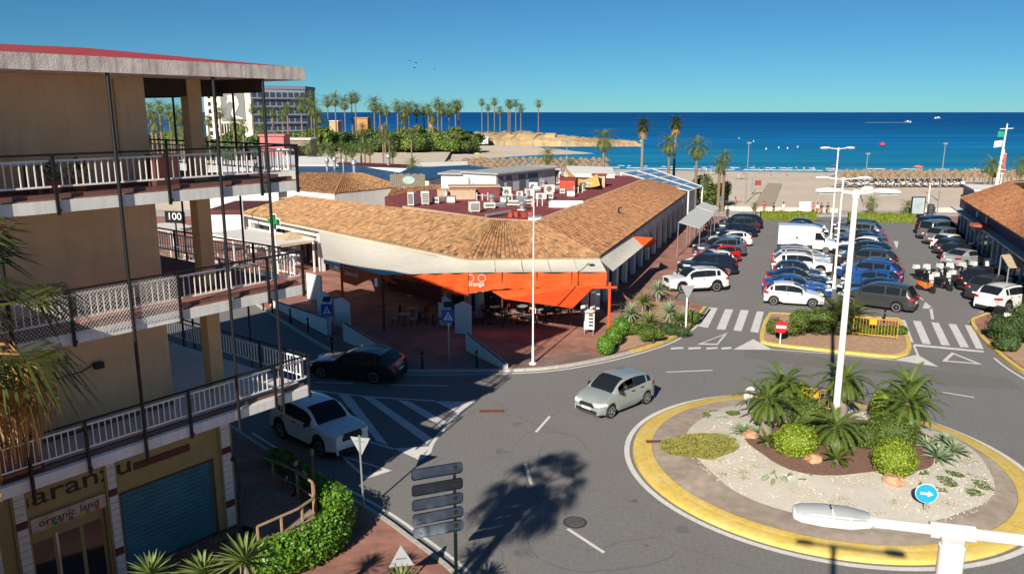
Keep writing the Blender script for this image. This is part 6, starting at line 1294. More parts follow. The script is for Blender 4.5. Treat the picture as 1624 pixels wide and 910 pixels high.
for t_, w_, h_ in K:
    c = a + d * hl * t_
    for q in range(14): th = 2 * math.pi * q / 14; z = math.sin(th) * h_ * (1 if math.sin(th) > 0 else .5); vs.append(c + s_ * (abs(math.cos(th)) ** .7 * (1 if math.cos(th) > 0 else -1)) * w_ + Vector((0, 0, z)))
k = len(K); g = MB(); g.add(vs, [(i * 14 + j, i * 14 + (j + 1) % 14, i * 14 + 14 + (j + 1) % 14, i * 14 + 14 + j) for i in range(k - 1) for j in range(14)] + [tuple(range(14))[::-1], tuple(range((k - 1) * 14, k * 14))]); hd = g.build('lamp_head', WHITE, fl, True, 60)
def top_panel(t0, t1, f):
    n = 6; vs = []
    for i in range(n + 1):
        t_ = t0 + (t1 - t0) * i / n; w_ = float(np.interp(t_, [x[0] for x in K], [x[1] for x in K])) * f; h_ = float(np.interp(t_, [x[0] for x in K], [x[2] for x in K]))
        for q in range(-3, 4): y = q / 3; vs.append(a + d * hl * t_ + s_ * w_ * y + Vector((0, 0, h_ * math.sqrt(max(0.05, 1 - (abs(y) * f) ** 2.2)) + .006)))
    g = MB(); g.add(vs, [(i * 7 + j, (i + 1) * 7 + j, (i + 1) * 7 + j + 1, i * 7 + j + 1) for i in range(n) for j in range(6)]); return g
top_panel(.05, .5, .86).build('top_cover', greyhead, hd, True, 60); top_panel(.52, .97, .86).build('top_cover', M('lamp_grey2', (.42, .44, .45), .5, .06, 3), hd, True, 60)
for q in (0, 1): MB().lathe([(.008, 0), (.008, .012)], 8, tuple(a + d * hl * .53 + s_ * (.02 - .04 * q) + Vector((0, 0, .08)))).build('screw', trim, hd)
d2 = (b - a).normalized(); lamp_head(fl, b + (b - a) * .8, d2, .7, .62)
# roundabout lamp, three arms
bl_ = P(1322, 692, .6); lamp('tall white lamp with three arms in the middle of the roundabout', (bl_.x, bl_.y, zrb(bl_.x, bl_.y)), 9.35, (-88, 45, 112), .55, .95, .12)
b = P(1322, 457); lamp('slim white double arm lamp between the two middle parking rows', b, 8.1, (-85, 95), 1.0, 1.0, .08); lamp('thin white street lamp on the pavement before the canopy entrance', P(845, 577, .13), 9.0, (160,), .25, .5, .042)
b = P(1317, 384); lamp('farther slim white lamp beyond the box van', b, 9.3, (-85, 80), .8, 1.0, .08)
b = P(1087, 530, .13); t = thing('give_way_sign', 'pale triangular sign back on a white post at the bend kerb', 'sign', b, R(15)); h = ZY(1087, 452, b.y).z - .13; MB().tube([(0, 0, 0), (0, 0, h)], .05, 10).build('post', WHITE, t, True); MB().slab([(-.45, -.05, h), (.45, -.05, h), (0, -.05, h - .8)], .02).build('plate', M('sign_back_pale', (.33, .34, .35), .5), t); MB().bb(-.2, .2, -.03, .0, h - .25, h - .2).build('bracket', GREYM, t)
# beach side lamps
for k, (u, v, vt, lab) in enumerate([(1182, 322, 228, 'thin grey lamp post at the left of the beach access'), (1369, 322, 245, 'thin dark pole on the beach left of the sunbeds'), (1489, 318, 229, 'grey lamp post with spotlight at the beach near the hedge'), (898, 300, 222, 'pale thin lamp post left of the date palm')]):
    b = P(u, v, 0.1); h = ZY(u, vt, b.y).z; t = thing('beach_lamp', lab, 'street lamp', b); MB().tube([(0, 0, 0), (0, 0, h)], [.09, .05], 8).build('pole', GREYM, t, True); MB().box((0, 0, h), (.5, .35, .25)).build('lamp_head', GREYM, t); MB().lathe([(.18, 0), (.18, .08)], 10).build('base', GREYM, t)
# signs ----------------------------------------------------------
def pole_sign(label, loc, h, plates, r=.035, mat=GREYM, name='road_sign', tilt=0):
    t = thing(name, label, 'sign', loc); MB().tube([(0, 0, 0), (tilt, 0, h)], r, 10).build('post', mat, t, True); return t
signb = M('sign_back', (.42, .46, .48), .45, .08, 3, metal=.3); blue = M('sign_blue', (.01, .10, .42), .4, .03); signw = M('sign_white', (.74, .74, .73), .4, .03); signr = M('sign_red', (.52, .015, .02), .4, .03); teal = M('sign_arrow_blue', (.01, .30, .50), .4, .03)
def disc(parent, name, c, r, ny, mat, th=.02, n=24): o = MB().lathe([(r, 0), (r, th)], n).build(name, mat, parent); o.rotation_euler = (R(90), 0, ny); o.location = c; return o
# arrow sign
b = P(1466, 812, .3); b.z = zrb(b.x, b.y); rzA = R(-18); t = thing('arrow_sign', 'round blue sign with white arrow pointing right on the roundabout', 'sign', b, rzA); MB().tube([(0, .06, 0), (0, .06, .75)], .03, 10).build('post', GREYM, t, True)
o = disc(t, 'disc', (0, .02, .6), .31, 0, teal); disc(t, 'disc_rim', (0, .035, .6), .33, 0, signw, .012)
g = MB(); g.add([(-.18, -.004, .565), (.04, -.004, .565), (.04, -.004, .50), (.2, -.004, .60), (.04, -.004, .70), (.04, -.004, .635), (-.18, -.004, .635)], [(0, 1, 5, 6), (2, 3, 4), (1, 2, 4, 5)]); g.build('arrow', signw, t)
# no entry sign
b = P(1237, 546, .14); t = thing('no_entry_sign', 'round red no entry sign on the tip of the traffic island', 'sign', b, R(-14)); MB().tube([(0, .05, 0), (0, .05, 1.3)], .035, 10).build('post', signw, t, True); disc(t, 'disc', (0, .02, 1.0), .36, 0, signr); MB().bb(-.26, .26, -.012, -.002, .93, 1.09).build('bar', signw, t)
# small white sign at the back left of the roundabout
b = P(1187, 655, .25); t = thing('round_sign', 'round white sign back at the rear left of the roundabout', 'sign', (b.x, b.y, zrb(b.x, b.y) if math.hypot(b.x - gc.x, b.y - gc.y) < 5.3 else .25), R(30)); MB().tube([(0, .05, 0), (0, .05, .9)], .03, 10).build('post', GREYM, t, True); disc(t, 'disc', (0, .02, .75), .33, 0, signw); disc(t, 'bracket', (0, -.005, .75), .06, 0, signb, .02)
b = P(1352, 662, .3); 
# pedestrian crossing signs with solar panels
for k, (u, v, lab, vb) in enumerate([(521, 495, 'blue square pedestrian sign with solar panel left of the canopy', 545), (712, 505, 'blue square pedestrian sign with solar panel below the canopy middle', 575)]):
    b = P(u, vb, .13); zc = ZY(u, v, b.y).z; t = thing('crossing_sign', lab, 'sign', b, R(-6 + 6 * k)); MB().tube([(0, .05, 0), (0, .05, zc + .55)], .04, 10).build('post', GREYM, t, True); MB().bb(-.33, .33, 0, .03, zc - .33, zc + .33).build('plate', blue, t)
    g = MB(); g.add([(-.24, -.006, zc - .22), (.24, -.006, zc - .22), (0, -.006, zc + .24)], [(0, 1, 2)]); g.build('triangle', signw, t)
    g = MB(); g.bb(-.03, .03, -.014, -.008, zc - .05, zc + .08); g.add([(-.1, -.01, zc - .2), (-.05, -.01, zc - .2), (.01, -.01, zc - .03), (-.03, -.01, zc - .03)], [(0, 1, 2, 3)]); g.add([(.1, -.01, zc - .2), (.05, -.01, zc - .2), (0, -.01, zc - .03), (.04, -.01, zc - .03)], [(3, 2, 1, 0)]); g.build('walker_symbol', blue, t)
    sp_ = MB().slab([(-.22, -.1, zc + .5), (.22, -.1, zc + .5), (.22, .2, zc + .72), (-.22, .2, zc + .72)], .03).build('solar_panel', solar, t)
# give way sign seen from behind
b = P(577, 806, .13); top = ZY(570, 695, b.y); t = thing('give_way_sign', 'triangular give way sign seen from behind before the white SUV', 'sign', b, R(-20)); h = top.z - .13; MB().tube([(0, 0, 0), (-.06, 0, h + .1)], .035, 10).build('post', GREYM, t, True)
g = MB(); g.slab([(-.4, .04, h), (.32, .04, h + .04), (-.03, .04, h - .62)], .02); g.build('plate', signb, t); MB().bb(-.2, .12, .0, .04, h - .12, h - .08).build('bracket', GREYM, t)
# yield sign at the bottom edge
b = P(638, 935, .13); t = thing('warning_sign', 'triangular sign seen from behind at the bottom edge above the yucca', 'sign', b, R(10)); top = ZY(636, 862, b.y); h = top.z - .13; MB().tube([(0, 0, 0), (0, 0, h - .05)], .03, 10).build('post', GREYM, t, True); MB().slab([(-.34, -.04, h - .62), (.34, -.04, h - .62), (0, -.04, h)], -.02).build('plate', signb, t); MB().bb(-.14, .14, -.06, -.04, h - .42, h - .38).build('bracket', GREYM, t)
# direction sign: five blank backs on a green post
b = Vector((-1.52, 19.5, .13)); t = thing('direction_sign', 'green post with five blank grey direction boards seen from behind', 'sign', b, 0); green = M('green_post', (.03, .10, .06), .5, .1)
MB().tube([(0, 0, 0), (0, 0, 1.62)], .05, 12).build('post', green, t, True); MB().tube([(0, 0, 1.62), (0, 0, 3.62)], .045, 12).build('post', M('ochre_post', (.24, .17, .05), .6), t, True)
dirv = Vector((.93, .36, 0)).normalized()
for k, (vc, tone) in enumerate([(742, 0), (767, 1), (790, 0), (812, 0), (833, 0)]):
    zc = ZY(712, vc, 19.45).z - .13; pl = MB(); Lb_ = dirv * -1.17; Rb_ = dirv * .2; h2 = .15; n_ = Vector((dirv.y, -dirv.x, 0)) * .03; ch = .05
    base = n_ * 1.7
    pl.slab([base + Lb_ + Vector((0, 0, zc - h2 + ch)), base + Lb_ + dirv * ch + Vector((0, 0, zc - h2)), base + Rb_ - dirv * ch + Vector((0, 0, zc - h2)), base + Rb_ + Vector((0, 0, zc - h2 + ch)), base + Rb_ + Vector((0, 0, zc + h2 - ch)), base + Rb_ - dirv * ch + Vector((0, 0, zc + h2)), base + Lb_ + dirv * ch + Vector((0, 0, zc + h2)), base + Lb_ + Vector((0, 0, zc + h2 - ch))], .025)
    bo = pl.build('board', M('board_grey_dark', (.13, .14, .15), .45, .08) if tone else M('board_grey', (.24, .31, .38), .3, .1, 2, metal=.3), t)
    fr = MB(); q = base + n_ * .4; cs = [q + Lb_ + Vector((0, 0, zc - h2 + ch)), q + Lb_ + dirv * ch + Vector((0, 0, zc - h2)), q + Rb_ - dirv * ch + Vector((0, 0, zc - h2)), q + Rb_ + Vector((0, 0, zc - h2 + ch)), q + Rb_ + Vector((0, 0, zc + h2 - ch)), q + Rb_ - dirv * ch + Vector((0, 0, zc + h2)), q + Lb_ + dirv * ch + Vector((0, 0, zc + h2)), q + Lb_ + Vector((0, 0, zc + h2 - ch))]
    fr.tube(cs + [cs[0]], .012, 5); fr.build('frame', M('board_edge', (.12, .13, .14), .5), bo); MB().box((0, 0, zc), (.14, .14, .09)).build('clamp', M('ochre_post'), bo)
    if k in (3, 4): MB().lathe([(.022, 0), (.022, .012)], 8, tuple(q + Lb_ + dirv * .2 + Vector((0, 0, zc - .03)))).build('sticker', DARK, bo)
# black post in front of the white SUV, small poles
b = P(505, 800, .13); t = thing('black_post', 'thin black metal post between the deck rail and the white SUV', 'post', P(502, 815, .13)); MB().tube([(0, 0, 0), (-.05, 0, 2.1)], .045, 8).build('pole', BLACKM, t); MB().box((-.05, 0, 2.15), (.14, .14, .2)).build('cap', BLACKM, t)
# bollards
def bollard(label, p, h=.9, grp='black bollards'):
    t = thing('bollard', label, 'bollard', (p.x, p.y, .13), 0, grp); MB().lathe([(.075, 0), (.075, .05), (.06, .08), (.055, h - .1), (.07, h - .08), (.07, h - .03), (.04, h)], 12).build('shaft', BLACKM, t, True); MB().lathe([(.062, 0), (.062, .04)], 12, (0, 0, h * .7)).build('ring', GREYM, t)
for k, (u, v) in enumerate([(418, 492), (432, 496), (461, 512), (489, 527), (527, 560), (670, 584), (756, 582), (1090, 500), (1402, 512), (1572, 522)]):
    lab = ['first black bollard on the shaded pavement from the balcony corner', 'second black bollard on the shaded pavement', 'third black bollard on the shaded pavement', 'fourth black bollard on the shaded pavement', 'black bollard in front of the dark estate car bonnet', 'black bollard right of the dark estate car', 'black bollard before the canopy entrance', 'black bollard beside the bend crossing', 'dark bollard on the island brick patch', 'dark bollard on the right pavement corner'][k]
    bollard(lab, P(u, v, .13))
# yellow crowd barriers
def barrier(label, a, b, h=1.0):
    d = b - a; L_ = d.length; t = thing('crowd_barrier', label, 'barrier', a, math.atan2(d.y, d.x)); ym = M('barrier_yellow', (.62, .36, .01), .5, .06)
    MB().tube([(0, 0, .08), (0, 0, h - .08), (.08, 0, h), (L_ - .08, 0, h), (L_, 0, h - .08), (L_, 0, .08)], .022, 6).build('frame', ym, t); MB().tube([(0, 0, .2), (L_, 0, .2)], .018, 6).build('bottom_rail', ym, t)
    n_ = int(L_ / .16)
    for i in range(1, n_): MB().tube([(L_ * i / n_, 0, .2), (L_ * i / n_, 0, h)], .01, 5).build('bar', ym, t)
    MB().bb(L_ * .36, L_ * .52, -.012, .012, h - .35, h - .05).build('plate', ym, t)
    for x in (.1, L_ - .1): MB().tube([(x, -.3, 0), (x, 0, .1), (x, .3, 0)], .018, 5).build('foot', ym, t)
barrier('yellow metal crowd barrier on the traffic island', P(1352, 533, .14), P(1422, 540, .14), 1.15); 
a_, b_2 = P(1270, 650, .45), P(1320, 655, .45); barrier('orange yellow barrier at the back of the roundabout planting', Vector((a_.x, a_.y, .45)), Vector((b_2.x, b_2.y, .45)), 1.0)
# hedges by the promenade
def hedge(label, a, b, wd, h):
    rnd.seed(int(a.x * 10)); d = b - a; L_ = d.length; t = thing('hedge', label, 'hedge', a, math.atan2(d.y, d.x)); g = MB(); g.bb(.1, L_ - .1, -wd / 2 + .08, wd / 2 - .08, 0, h - .08, (.4, .42, .4))
    for k in range(int(L_ * 420)):
        f = rnd.random(); x = rnd.uniform(0, L_)
        if f < .5: p = Vector((x, -wd / 2 + rnd.uniform(0, .1), rnd.uniform(.05, h))); nr = Vector((0, -1, .2))
        else: p = Vector((x, rnd.uniform(-wd / 2, wd / 2), h - rnd.uniform(0, .1) + .04 * math.sin(x * 3))); nr = Vector((0, 0, 1))
        nr = (nr + rv() * .7).normalized(); A = nr.orthogonal().normalized(); B2 = nr.cross(A); k_ = .1 * rnd.uniform(.6, 1.2); g.add([p - A * k_, p + B2 * k_ * .6, p + A * k_, p - B2 * k_ * .6], [(0, 1, 2, 3)], jit((1, 1, 1), .3))
    g.build('foliage', leafM['hedge'], t); MB().bb(.2, L_ - .2, -.1, .1, -.05, .1).build('stem', barkd, t)
hedge('left clipped hedge between the car park and the promenade', P(1205, 349), P(1293, 349), 1.1, 1.05); hedge('right clipped hedge between the car park and the promenade', P(1344, 351), P(1449, 353), 1.1, 1.05)
# low beach wall, boards, bins
def low_wall(label, a, b, h=.5):
    d = b - a; t = thing('beach_wall', label, 'wall', a, math.atan2(d.y, d.x)); L_ = d.length; MB().bb(0, L_, -.22, .22, 0, h).build('wall', M('beach_wall', (.56, .50, .42), .9, .1), t); MB().bb(-.02, L_ + .02, -.26, .26, h, h + .08).build('coping', M('beach_wall'), t)
low_wall('low pale beach wall left of the beach access', P(1118, 333, .1), P(1328, 337, .1)); low_wall('low pale beach wall right of the palms', P(1445, 336, .1), P(1524, 336, .1))
b = P(1275, 347, .1); t = thing('info_board', 'plain white upright panel beside the seated people', 'board', b); MB().bb(-.7, .7, -.05, .05, .15, 2.1).build('panel', signw, t)
for x in (-.6, .6): MB().bb(x - .05, x + .05, -.1, .1, 0, .15).build('foot', GREYM, t)
b = P(1454, 344, .1); t = thing('poster_stand', 'framed poster stand with pale poster by the beach wall', 'board', b); MB().bb(-.85, .85, -.08, .08, .2, 2.5).build('frame', BLACKM, t); MB().bb(-.74, .74, -.1, -.082, .4, 2.38).build('poster', M('poster', (.33, .40, .43), .5, .2, 1), t)
for x in (-.7, .7): MB().bb(x - .06, x + .06, -.15, .15, 0, .2).build('foot', BLACKM, t)
b = P(1475, 341, .1); t = thing('litter_bin', 'dark litter bin beside the poster stand', 'bin', b); MB().lathe([(.35, 0), (.4, .1), (.42, 1.2), (.36, 1.3)], 14).build('drum', M('bin_dark', (.05, .05, .06), .6), t, True); MB().lathe([(.3, 1.3), (.25, 1.38)], 14).build('rim', BLACKM, t)
for k, (u, v, vt, lab) in enumerate([(1486, 340, 305, 'thin dark pole beside the litter bin'), (1472, 322, 295, 'short white post on the sand behind the poster stand'), (1192, 306, 285, 'short dark post on the sand beside the red beach sign')]):
    b = P(u, v, .1); t = thing('beach_post', lab, 'post', b); h = ZY(u, vt, b.y).z; MB().tube([(0, 0, 0), (0, 0, h)], .09, 8).build('pole', WHITE if k == 1 else GREYM, t); MB().lathe([(.15, 0), (.15, .06)], 8).build('base', GREYM, t)
b = P(1201, 308, 0); t = thing('beach_sign', 'small red beach sign on two posts', 'sign', b); MB().bb(-.5, .5, -.03, .03, 1.4, 2.2).build('plate', M('sign_dullred', (.25, .05, .04), .6), t)
for x in (-.4, .4): MB().tube([(x, .05, 0), (x, .05, 2.2)], .05).build('post', GREYM, t)
g = MB(); g.slab([P(1192, 330, .14), P(1226, 331, .14), P(1240, 291, -.05), P(1218, 290, -.05)], .08); o = g.build('beach_walkway', M('walkway_mat', (.36, .30, .21), .9, .1)); tag(o, kind='structure')
# planters on the restaurant terrace
rnd.seed(61)
for k, (u, v) in enumerate([(1573, 420), (1548, 395), (1535, 378)]):
    b = P(u, v, .13); t = thing('planter', '%s white planter with spiky green plant on the restaurant terrace' % ('nearest', 'middle', 'farthest')[k], 'planter', b, R(20)); MB().bb(-.7, .7, -.3, .3, 0, .6).build('box', whitew, t); g = MB()
    for q in range(70): a = rnd.uniform(0, 6.28); p0 = Vector((rnd.uniform(-.5, .5), rnd.uniform(-.2, .2), .6)); tp = p0 + Vector((.35 * math.cos(a), .35 * math.sin(a), rnd.uniform(.5, 1.3))); s_ = Vector((-math.sin(a), math.cos(a), 0)) * .06; g.add([p0 - s_, p0 + s_, tp], [(0, 1, 2)], jit((1, 1, 1), .3))
    g.build('leaves', leafM['yucca'], t)
for k, (u, v) in enumerate([(1558, 402), (1566, 408), (1548, 387), (1556, 392), (1540, 380), (1574, 412)]):
    b = P(u, v, .13); cafe_table(b, '%s terrace table in front of the restaurant glass' % ordn(k), cms[(k + 1) % 3]); cafe_chair(b + Vector((-.55, .2, 0)), 'terrace chair left of the %s restaurant table' % ordn(k), cms[(k + 2) % 3], R(80)); cafe_chair(b + Vector((.45, -.35, 0)), 'terrace chair right of the %s restaurant table' % ordn(k), cms[(k + 2) % 3], R(-120))

# ================================================================ PEOPLE
def J(**k): return k
POSE = {
 'stand': dict(pel=(0, 0, .93), chest=(0, .01, 1.30), neck=(0, .01, 1.46), head=(0, .03, 1.58), crown=(0, .02, 1.70), ls=(-.18, 0, 1.40), le=(-.23, .0, 1.12), lh=(-.24, .08, .87), rs=(.18, 0, 1.40), re=(.23, .0, 1.12), rh=(.24, .08, .87), lhip=(-.09, 0, .90), lk=(-.10, .02, .48), la=(-.10, -.01, .08), lt=(-.11, .16, .04), rhip=(.09, 0, .90), rk=(.10, .02, .48), ra=(.10, -.01, .08), rt=(.11, .16, .04)),
 'walk': dict(pel=(0, 0, .92), chest=(0, .03, 1.29), neck=(0, .04, 1.45), head=(0, .07, 1.57), crown=(0, .06, 1.69), ls=(-.18, .03, 1.39), le=(-.23, .14, 1.14), lh=(-.22, .33, 1.0), rs=(.18, .03, 1.39), re=(.23, -.1, 1.13), rh=(.23, -.16, .88), lhip=(-.09, 0, .89), lk=(-.1, -.02, .47), la=(-.1, -.30, .16), lt=(-.1, -.17, .04), rhip=(.09, 0, .89), rk=(.1, .2, .50), ra=(.1, .27, .08), rt=(.1, .43, .05)),
 'sit': dict(pel=(0, 0, .54), chest=(0, .02, .92), neck=(0, .04, 1.08), head=(0, .07, 1.20), crown=(0, .07, 1.32), ls=(-.18, .02, 1.01), le=(-.24, .10, .76), lh=(-.14, .32, .66), rs=(.18, .02, 1.01), re=(.24, .10, .76), rh=(.14, .32, .66), lhip=(-.09, .03, .53), lk=(-.11, .44, .53), la=(-.11, .46, .10), lt=(-.12, .60, .04), rhip=(.09, .03, .53), rk=(.11, .44, .53), ra=(.11, .46, .10), rt=(.12, .60, .04)),
 'drive': dict(pel=(0, 0, .30), chest=(0, -.06, .68), neck=(0, -.05, .84), head=(0, 0, .96), crown=(0, 0, 1.08), ls=(-.18, -.04, .78), le=(-.26, .16, .58), lh=(-.16, .42, .62), rs=(.18, -.04, .78), re=(.26, .16, .58), rh=(.16, .42, .62), lhip=(-.09, .03, .29), lk=(-.11, .42, .40), la=(-.11, .68, .12), lt=(-.12, .82, .10), rhip=(.09, .03, .29), rk=(.11, .42, .40), ra=(.11, .68, .12), rt=(.12, .82, .10))}
EDG = [('pel', 'chest', 's'), ('chest', 'neck', 's'), ('neck', 'head', 'k'), ('head', 'crown', 'h'), ('chest', 'ls', 's'), ('ls', 'le', 's'), ('le', 'lh', 'k'), ('chest', 'rs', 's'), ('rs', 're', 's'), ('re', 'rh', 'k'), ('pel', 'lhip', 'p'), ('lhip', 'lk', 'p'), ('lk', 'la', 'q'), ('la', 'lt', 'f'), ('pel', 'rhip', 'p'), ('rhip', 'rk', 'p'), ('rk', 'ra', 'q'), ('ra', 'rt', 'f')]
RAD = dict(pel=(.155, .11), chest=(.165, .11), neck=(.055, .055), head=(.082, .095), crown=(.06, .07), ls=(.062, .062), rs=(.062, .062), le=(.045, .045), re=(.045, .045), lh=(.036, .03), rh=(.036, .03), lhip=(.09, .09), rhip=(.09, .09), lk=(.062, .062), rk=(.062, .062), la=(.042, .045), ra=(.042, .045), lt=(.04, .025), rt=(.04, .025))
PBASE = {}
def person_base(pose):
    if pose in PBASE: return PBASE[pose]
    J_ = POSE[pose]; nm = list(J_); me = bpy.data.meshes.new('b'); me.from_pydata([J_[n_] for n_ in nm], [(nm.index(a), nm.index(b)) for a, b, _ in EDG], []); o = bpy.data.objects.new('b', me); COL.objects.link(o)
    sk = o.modifiers.new('s', 'SKIN'); sk.use_smooth_shade = True
    for i, n_ in enumerate(nm): me.skin_vertices[0].data[i].radius = RAD[n_]; me.skin_vertices[0].data[i].use_root = (n_ == 'pel')
    ss = o.modifiers.new('u', 'SUBSURF'); ss.levels = 1; ss.render_levels = 1
    dg = bpy.context.evaluated_depsgraph_get(); ev_ = o.evaluated_get(dg); m2 = bpy.data.meshes.new_from_object(ev_); bpy.data.objects.remove(o)
    m2.materials.clear(); segs = [(Vector(J_[a]), Vector(J_[b]), c) for a, b, c in EDG]; idx = []
    for pl in m2.polygons:
        c = pl.center; best = min(segs, key=lambda sg_: (c - (sg_[0] + (sg_[1] - sg_[0]) * max(0, min(1, (c - sg_[0]).dot(sg_[1] - sg_[0]) / max(1e-6, (sg_[1] - sg_[0]).length_squared))))).length); k = best[2]
        if k in ('k', 'h'):
            hd_ = Vector(J_['head']); cc = c - hd_; k = 'h' if (best[2] == 'h' and (cc.y < .05 or cc.z > .09)) or (k == 'k' and (c - hd_).length < .14 and cc.y < -.03) else 'k'
        if k == 's' and c.z > J_['neck'][2] - .03 and abs(c.x) < .07: k = 'k'
        idx.append(dict(k=0, h=1, s=2, p=3, q=4, f=5)[k])
    PBASE[pose] = (m2, idx); return PBASE[pose]
def clothm(c): return M('cloth_%d_%d_%d' % tuple(int(x * 255) for x in c), c, .85, .08, 8)
SKIN = M('skin', (.50, .29, .20), .6, .04)
def person(label, loc, face_az, pose='stand', shirt=(.5, .5, .5), legs=(.05, .06, .1), shin=None, hair=(.03, .02, .015), scale=1.0, group=None):
    m, idx = person_base(pose); me = m.copy(); hm = M('hair_%d' % int(hair[0] * 255), hair, .7)
    for x in (SKIN, hm, clothm(shirt), clothm(legs), clothm(shin) if shin else SKIN, M('shoe', (.06, .05, .05), .7)): me.materials.append(x)
    me.polygons.foreach_set('material_index', idx); me.polygons.foreach_set('use_smooth', [True] * len(me.polygons))
    t = thing('person', label, 'person', loc, -face_az, group); t.scale = (scale,) * 3; link('body', me, t); h = Vector(POSE[pose]['head'])
    g = MB(); c = h + Vector((0, .0, .055)); core(g, (c.x, c.y - .012, c.z + .025), (.092, .108, .085), 1.0, (1, 1, 1)); g.build('hair', hm, t, True)
    g = MB(); g.add([h + Vector((-.014, .098, -.01)), h + Vector((.014, .098, -.01)), h + Vector((0, .12, -.012)), h + Vector((0, .098, .035))], [(0, 1, 2), (1, 3, 2), (3, 0, 2)]); g.build('nose', SKIN, t)
    for s_ in (-1, 1): MB().lathe([(.004, -.004), (.009, 0), (.004, .004)], 6, (h.x + s_ * .03, h.y + .094, h.z + .028)).build('eye', DARK, t)
    return t
# near person behind the deck rail
person('person in dark clothes walking behind the deck rail below the white SUV', P(470, 800, .13), R(120), 'walk', (.02, .025, .05), (.03, .035, .06), (.03, .035, .06))
# driver of the silver hatchback (sits inside)
dl_ = yaris.matrix_world; az_y = R(90) - yaris.rotation_euler.z; f_ = Vector((math.sin(az_y), math.cos(az_y), 0)); l_v = Vector((-f_.y, f_.x, 0))
person('driver in dark top at the wheel of the silver hatchback', yaris.location + f_ * (-.12) + l_v * .36 + Vector((0, 0, .26)), az_y, 'drive', (.05, .04, .05), (.03, .03, .05))
# strollers on the promenade and in the car park
rnd.seed(9)
ppl = [(1211, 341, 'stand', (.45, .05, .10), (.3, .2, .15), 'person in a red top standing on the promenade by the pushchair'), (1226, 344, 'stand', (.02, .02, .025), (.03, .03, .03), 'person in black pushing a pushchair on the promenade'), (1241, 342, 'walk', (.72, .72, .70), (.66, .65, .62), 'person in white walking on the promenade'), (1166, 333, 'walk', (.5, .14, .18), (.1, .1, .12), 'person in pink walking on the beach side of the promenade'), (1141, 330, 'stand', (.02, .25, .45), (.4, .3, .25), 'person in bright blue beside the small palm'), (1153, 350, 'walk', (.03, .03, .04), (.03, .03, .05), 'person in dark clothes walking past the far parked cars'), (1127, 362, 'stand', (.5, .03, .03), (.1, .1, .15), 'person in a red shirt beside the grey awnings'), (1120, 366, 'walk', (.55, .45, .3), (.3, .25, .2), 'person in beige near the grey awnings'), (1152, 326, 'walk', (.06, .05, .07), (.3, .2, .15), 'person in dark top by the leaning post'), (1262, 405, 'stand', (.6, .6, .6), (.1, .1, .2), 'person in pale shirt between parked cars near the box van')]
for u, v, po, sh, lg, lab in ppl: person(lab, P(u, v, .12 if v < 346 else 0.0), R(rnd.uniform(0, 360)), po, sh, lg, None)
person('person in a white shirt loading the black hatchback in the left row', P(1143, 416), R(250), 'stand', (.68, .68, .66), (.05, .06, .1), (.05, .06, .1)); person('person in a white top beside the black hatchback', P(1134, 426), R(200), 'walk', (.66, .66, .68), (.45, .4, .35))
for k, (u, sh) in enumerate([(1287, (.5, .12, .14)), (1294, (.66, .64, .62)), (1300, (.06, .03, .03)), (1310, (.05, .05, .07)), (1274, (.55, .3, .2))]): person('%s of the people sitting on the beach wall' % ('leftmost' if u == 1274 else ordn([0, 1, 2, 3][k] + 1)), P(u, 338, .1) + Vector((0, -.35, .04)), R(180 + rnd.uniform(-25, 25)), 'sit', sh, (.4, .2, .15), None, group='people sitting on the beach wall')
# pushchair
b = P(1231, 345, .1); t = thing('pushchair', 'grey pushchair held by the person in black', 'pushchair', b, R(30)); MB().box((0, 0, .62), (.5, .8, .3), taper=.8).build('seat', M('pram_grey', (.28, .28, .3), .8), t); MB().tube([(-.2, -.4, .7), (-.2, -.75, 1.02), (.2, -.75, 1.02), (.2, -.4, .7)], .02, 6).build('handle', BLACKM, t); MB().tube([(-.2, -.35, .12), (-.2, .2, .6)], .02).build('frame_leg', BLACKM, t); MB().tube([(.2, -.35, .12), (.2, .2, .6)], .02).build('frame_leg', BLACKM, t)
for x in (-.24, .24):
    for y in (-.35, .38): o = MB().lathe([(.12, -.02), (.12, .02)], 12).build('wheel', RUBBER, t); o.rotation_euler = (0, R(90), 0); o.location = (x, y, .12)
# bathers at the waterline and on the sand
rnd.seed(15)
cl = [(.45, .08, .08), (.05, .1, .3), (.6, .55, .5), (.04, .04, .05), (.5, .25, .1), (.1, .3, .4)]
bath = [1112, 1120, 1150, 1172, 1178, 1195, 1203, 1212, 1222, 1236, 1248, 1262, 1275, 1290, 1310, 1322, 1400, 1452, 1460, 1545, 1552]
for k, u in enumerate(bath):
    v = 272 + rnd.uniform(-4, 6); po = rnd.choice(['stand', 'walk', 'sit', 'stand']); person('%s bather from the left along the waterline' % ordn(k), (lambda q: (q.x, q.y, float(np.interp(q.y, [104, 140, 165, 185, 197], [.06, -.2, -.5, -1.0, -1.32]))))(P(u, v, -.9)), R(rnd.uniform(0, 360)), po, rnd.choice(cl + [(.5, .29, .2)] * 4), rnd.choice(cl), None, group='bathers at the waterline')
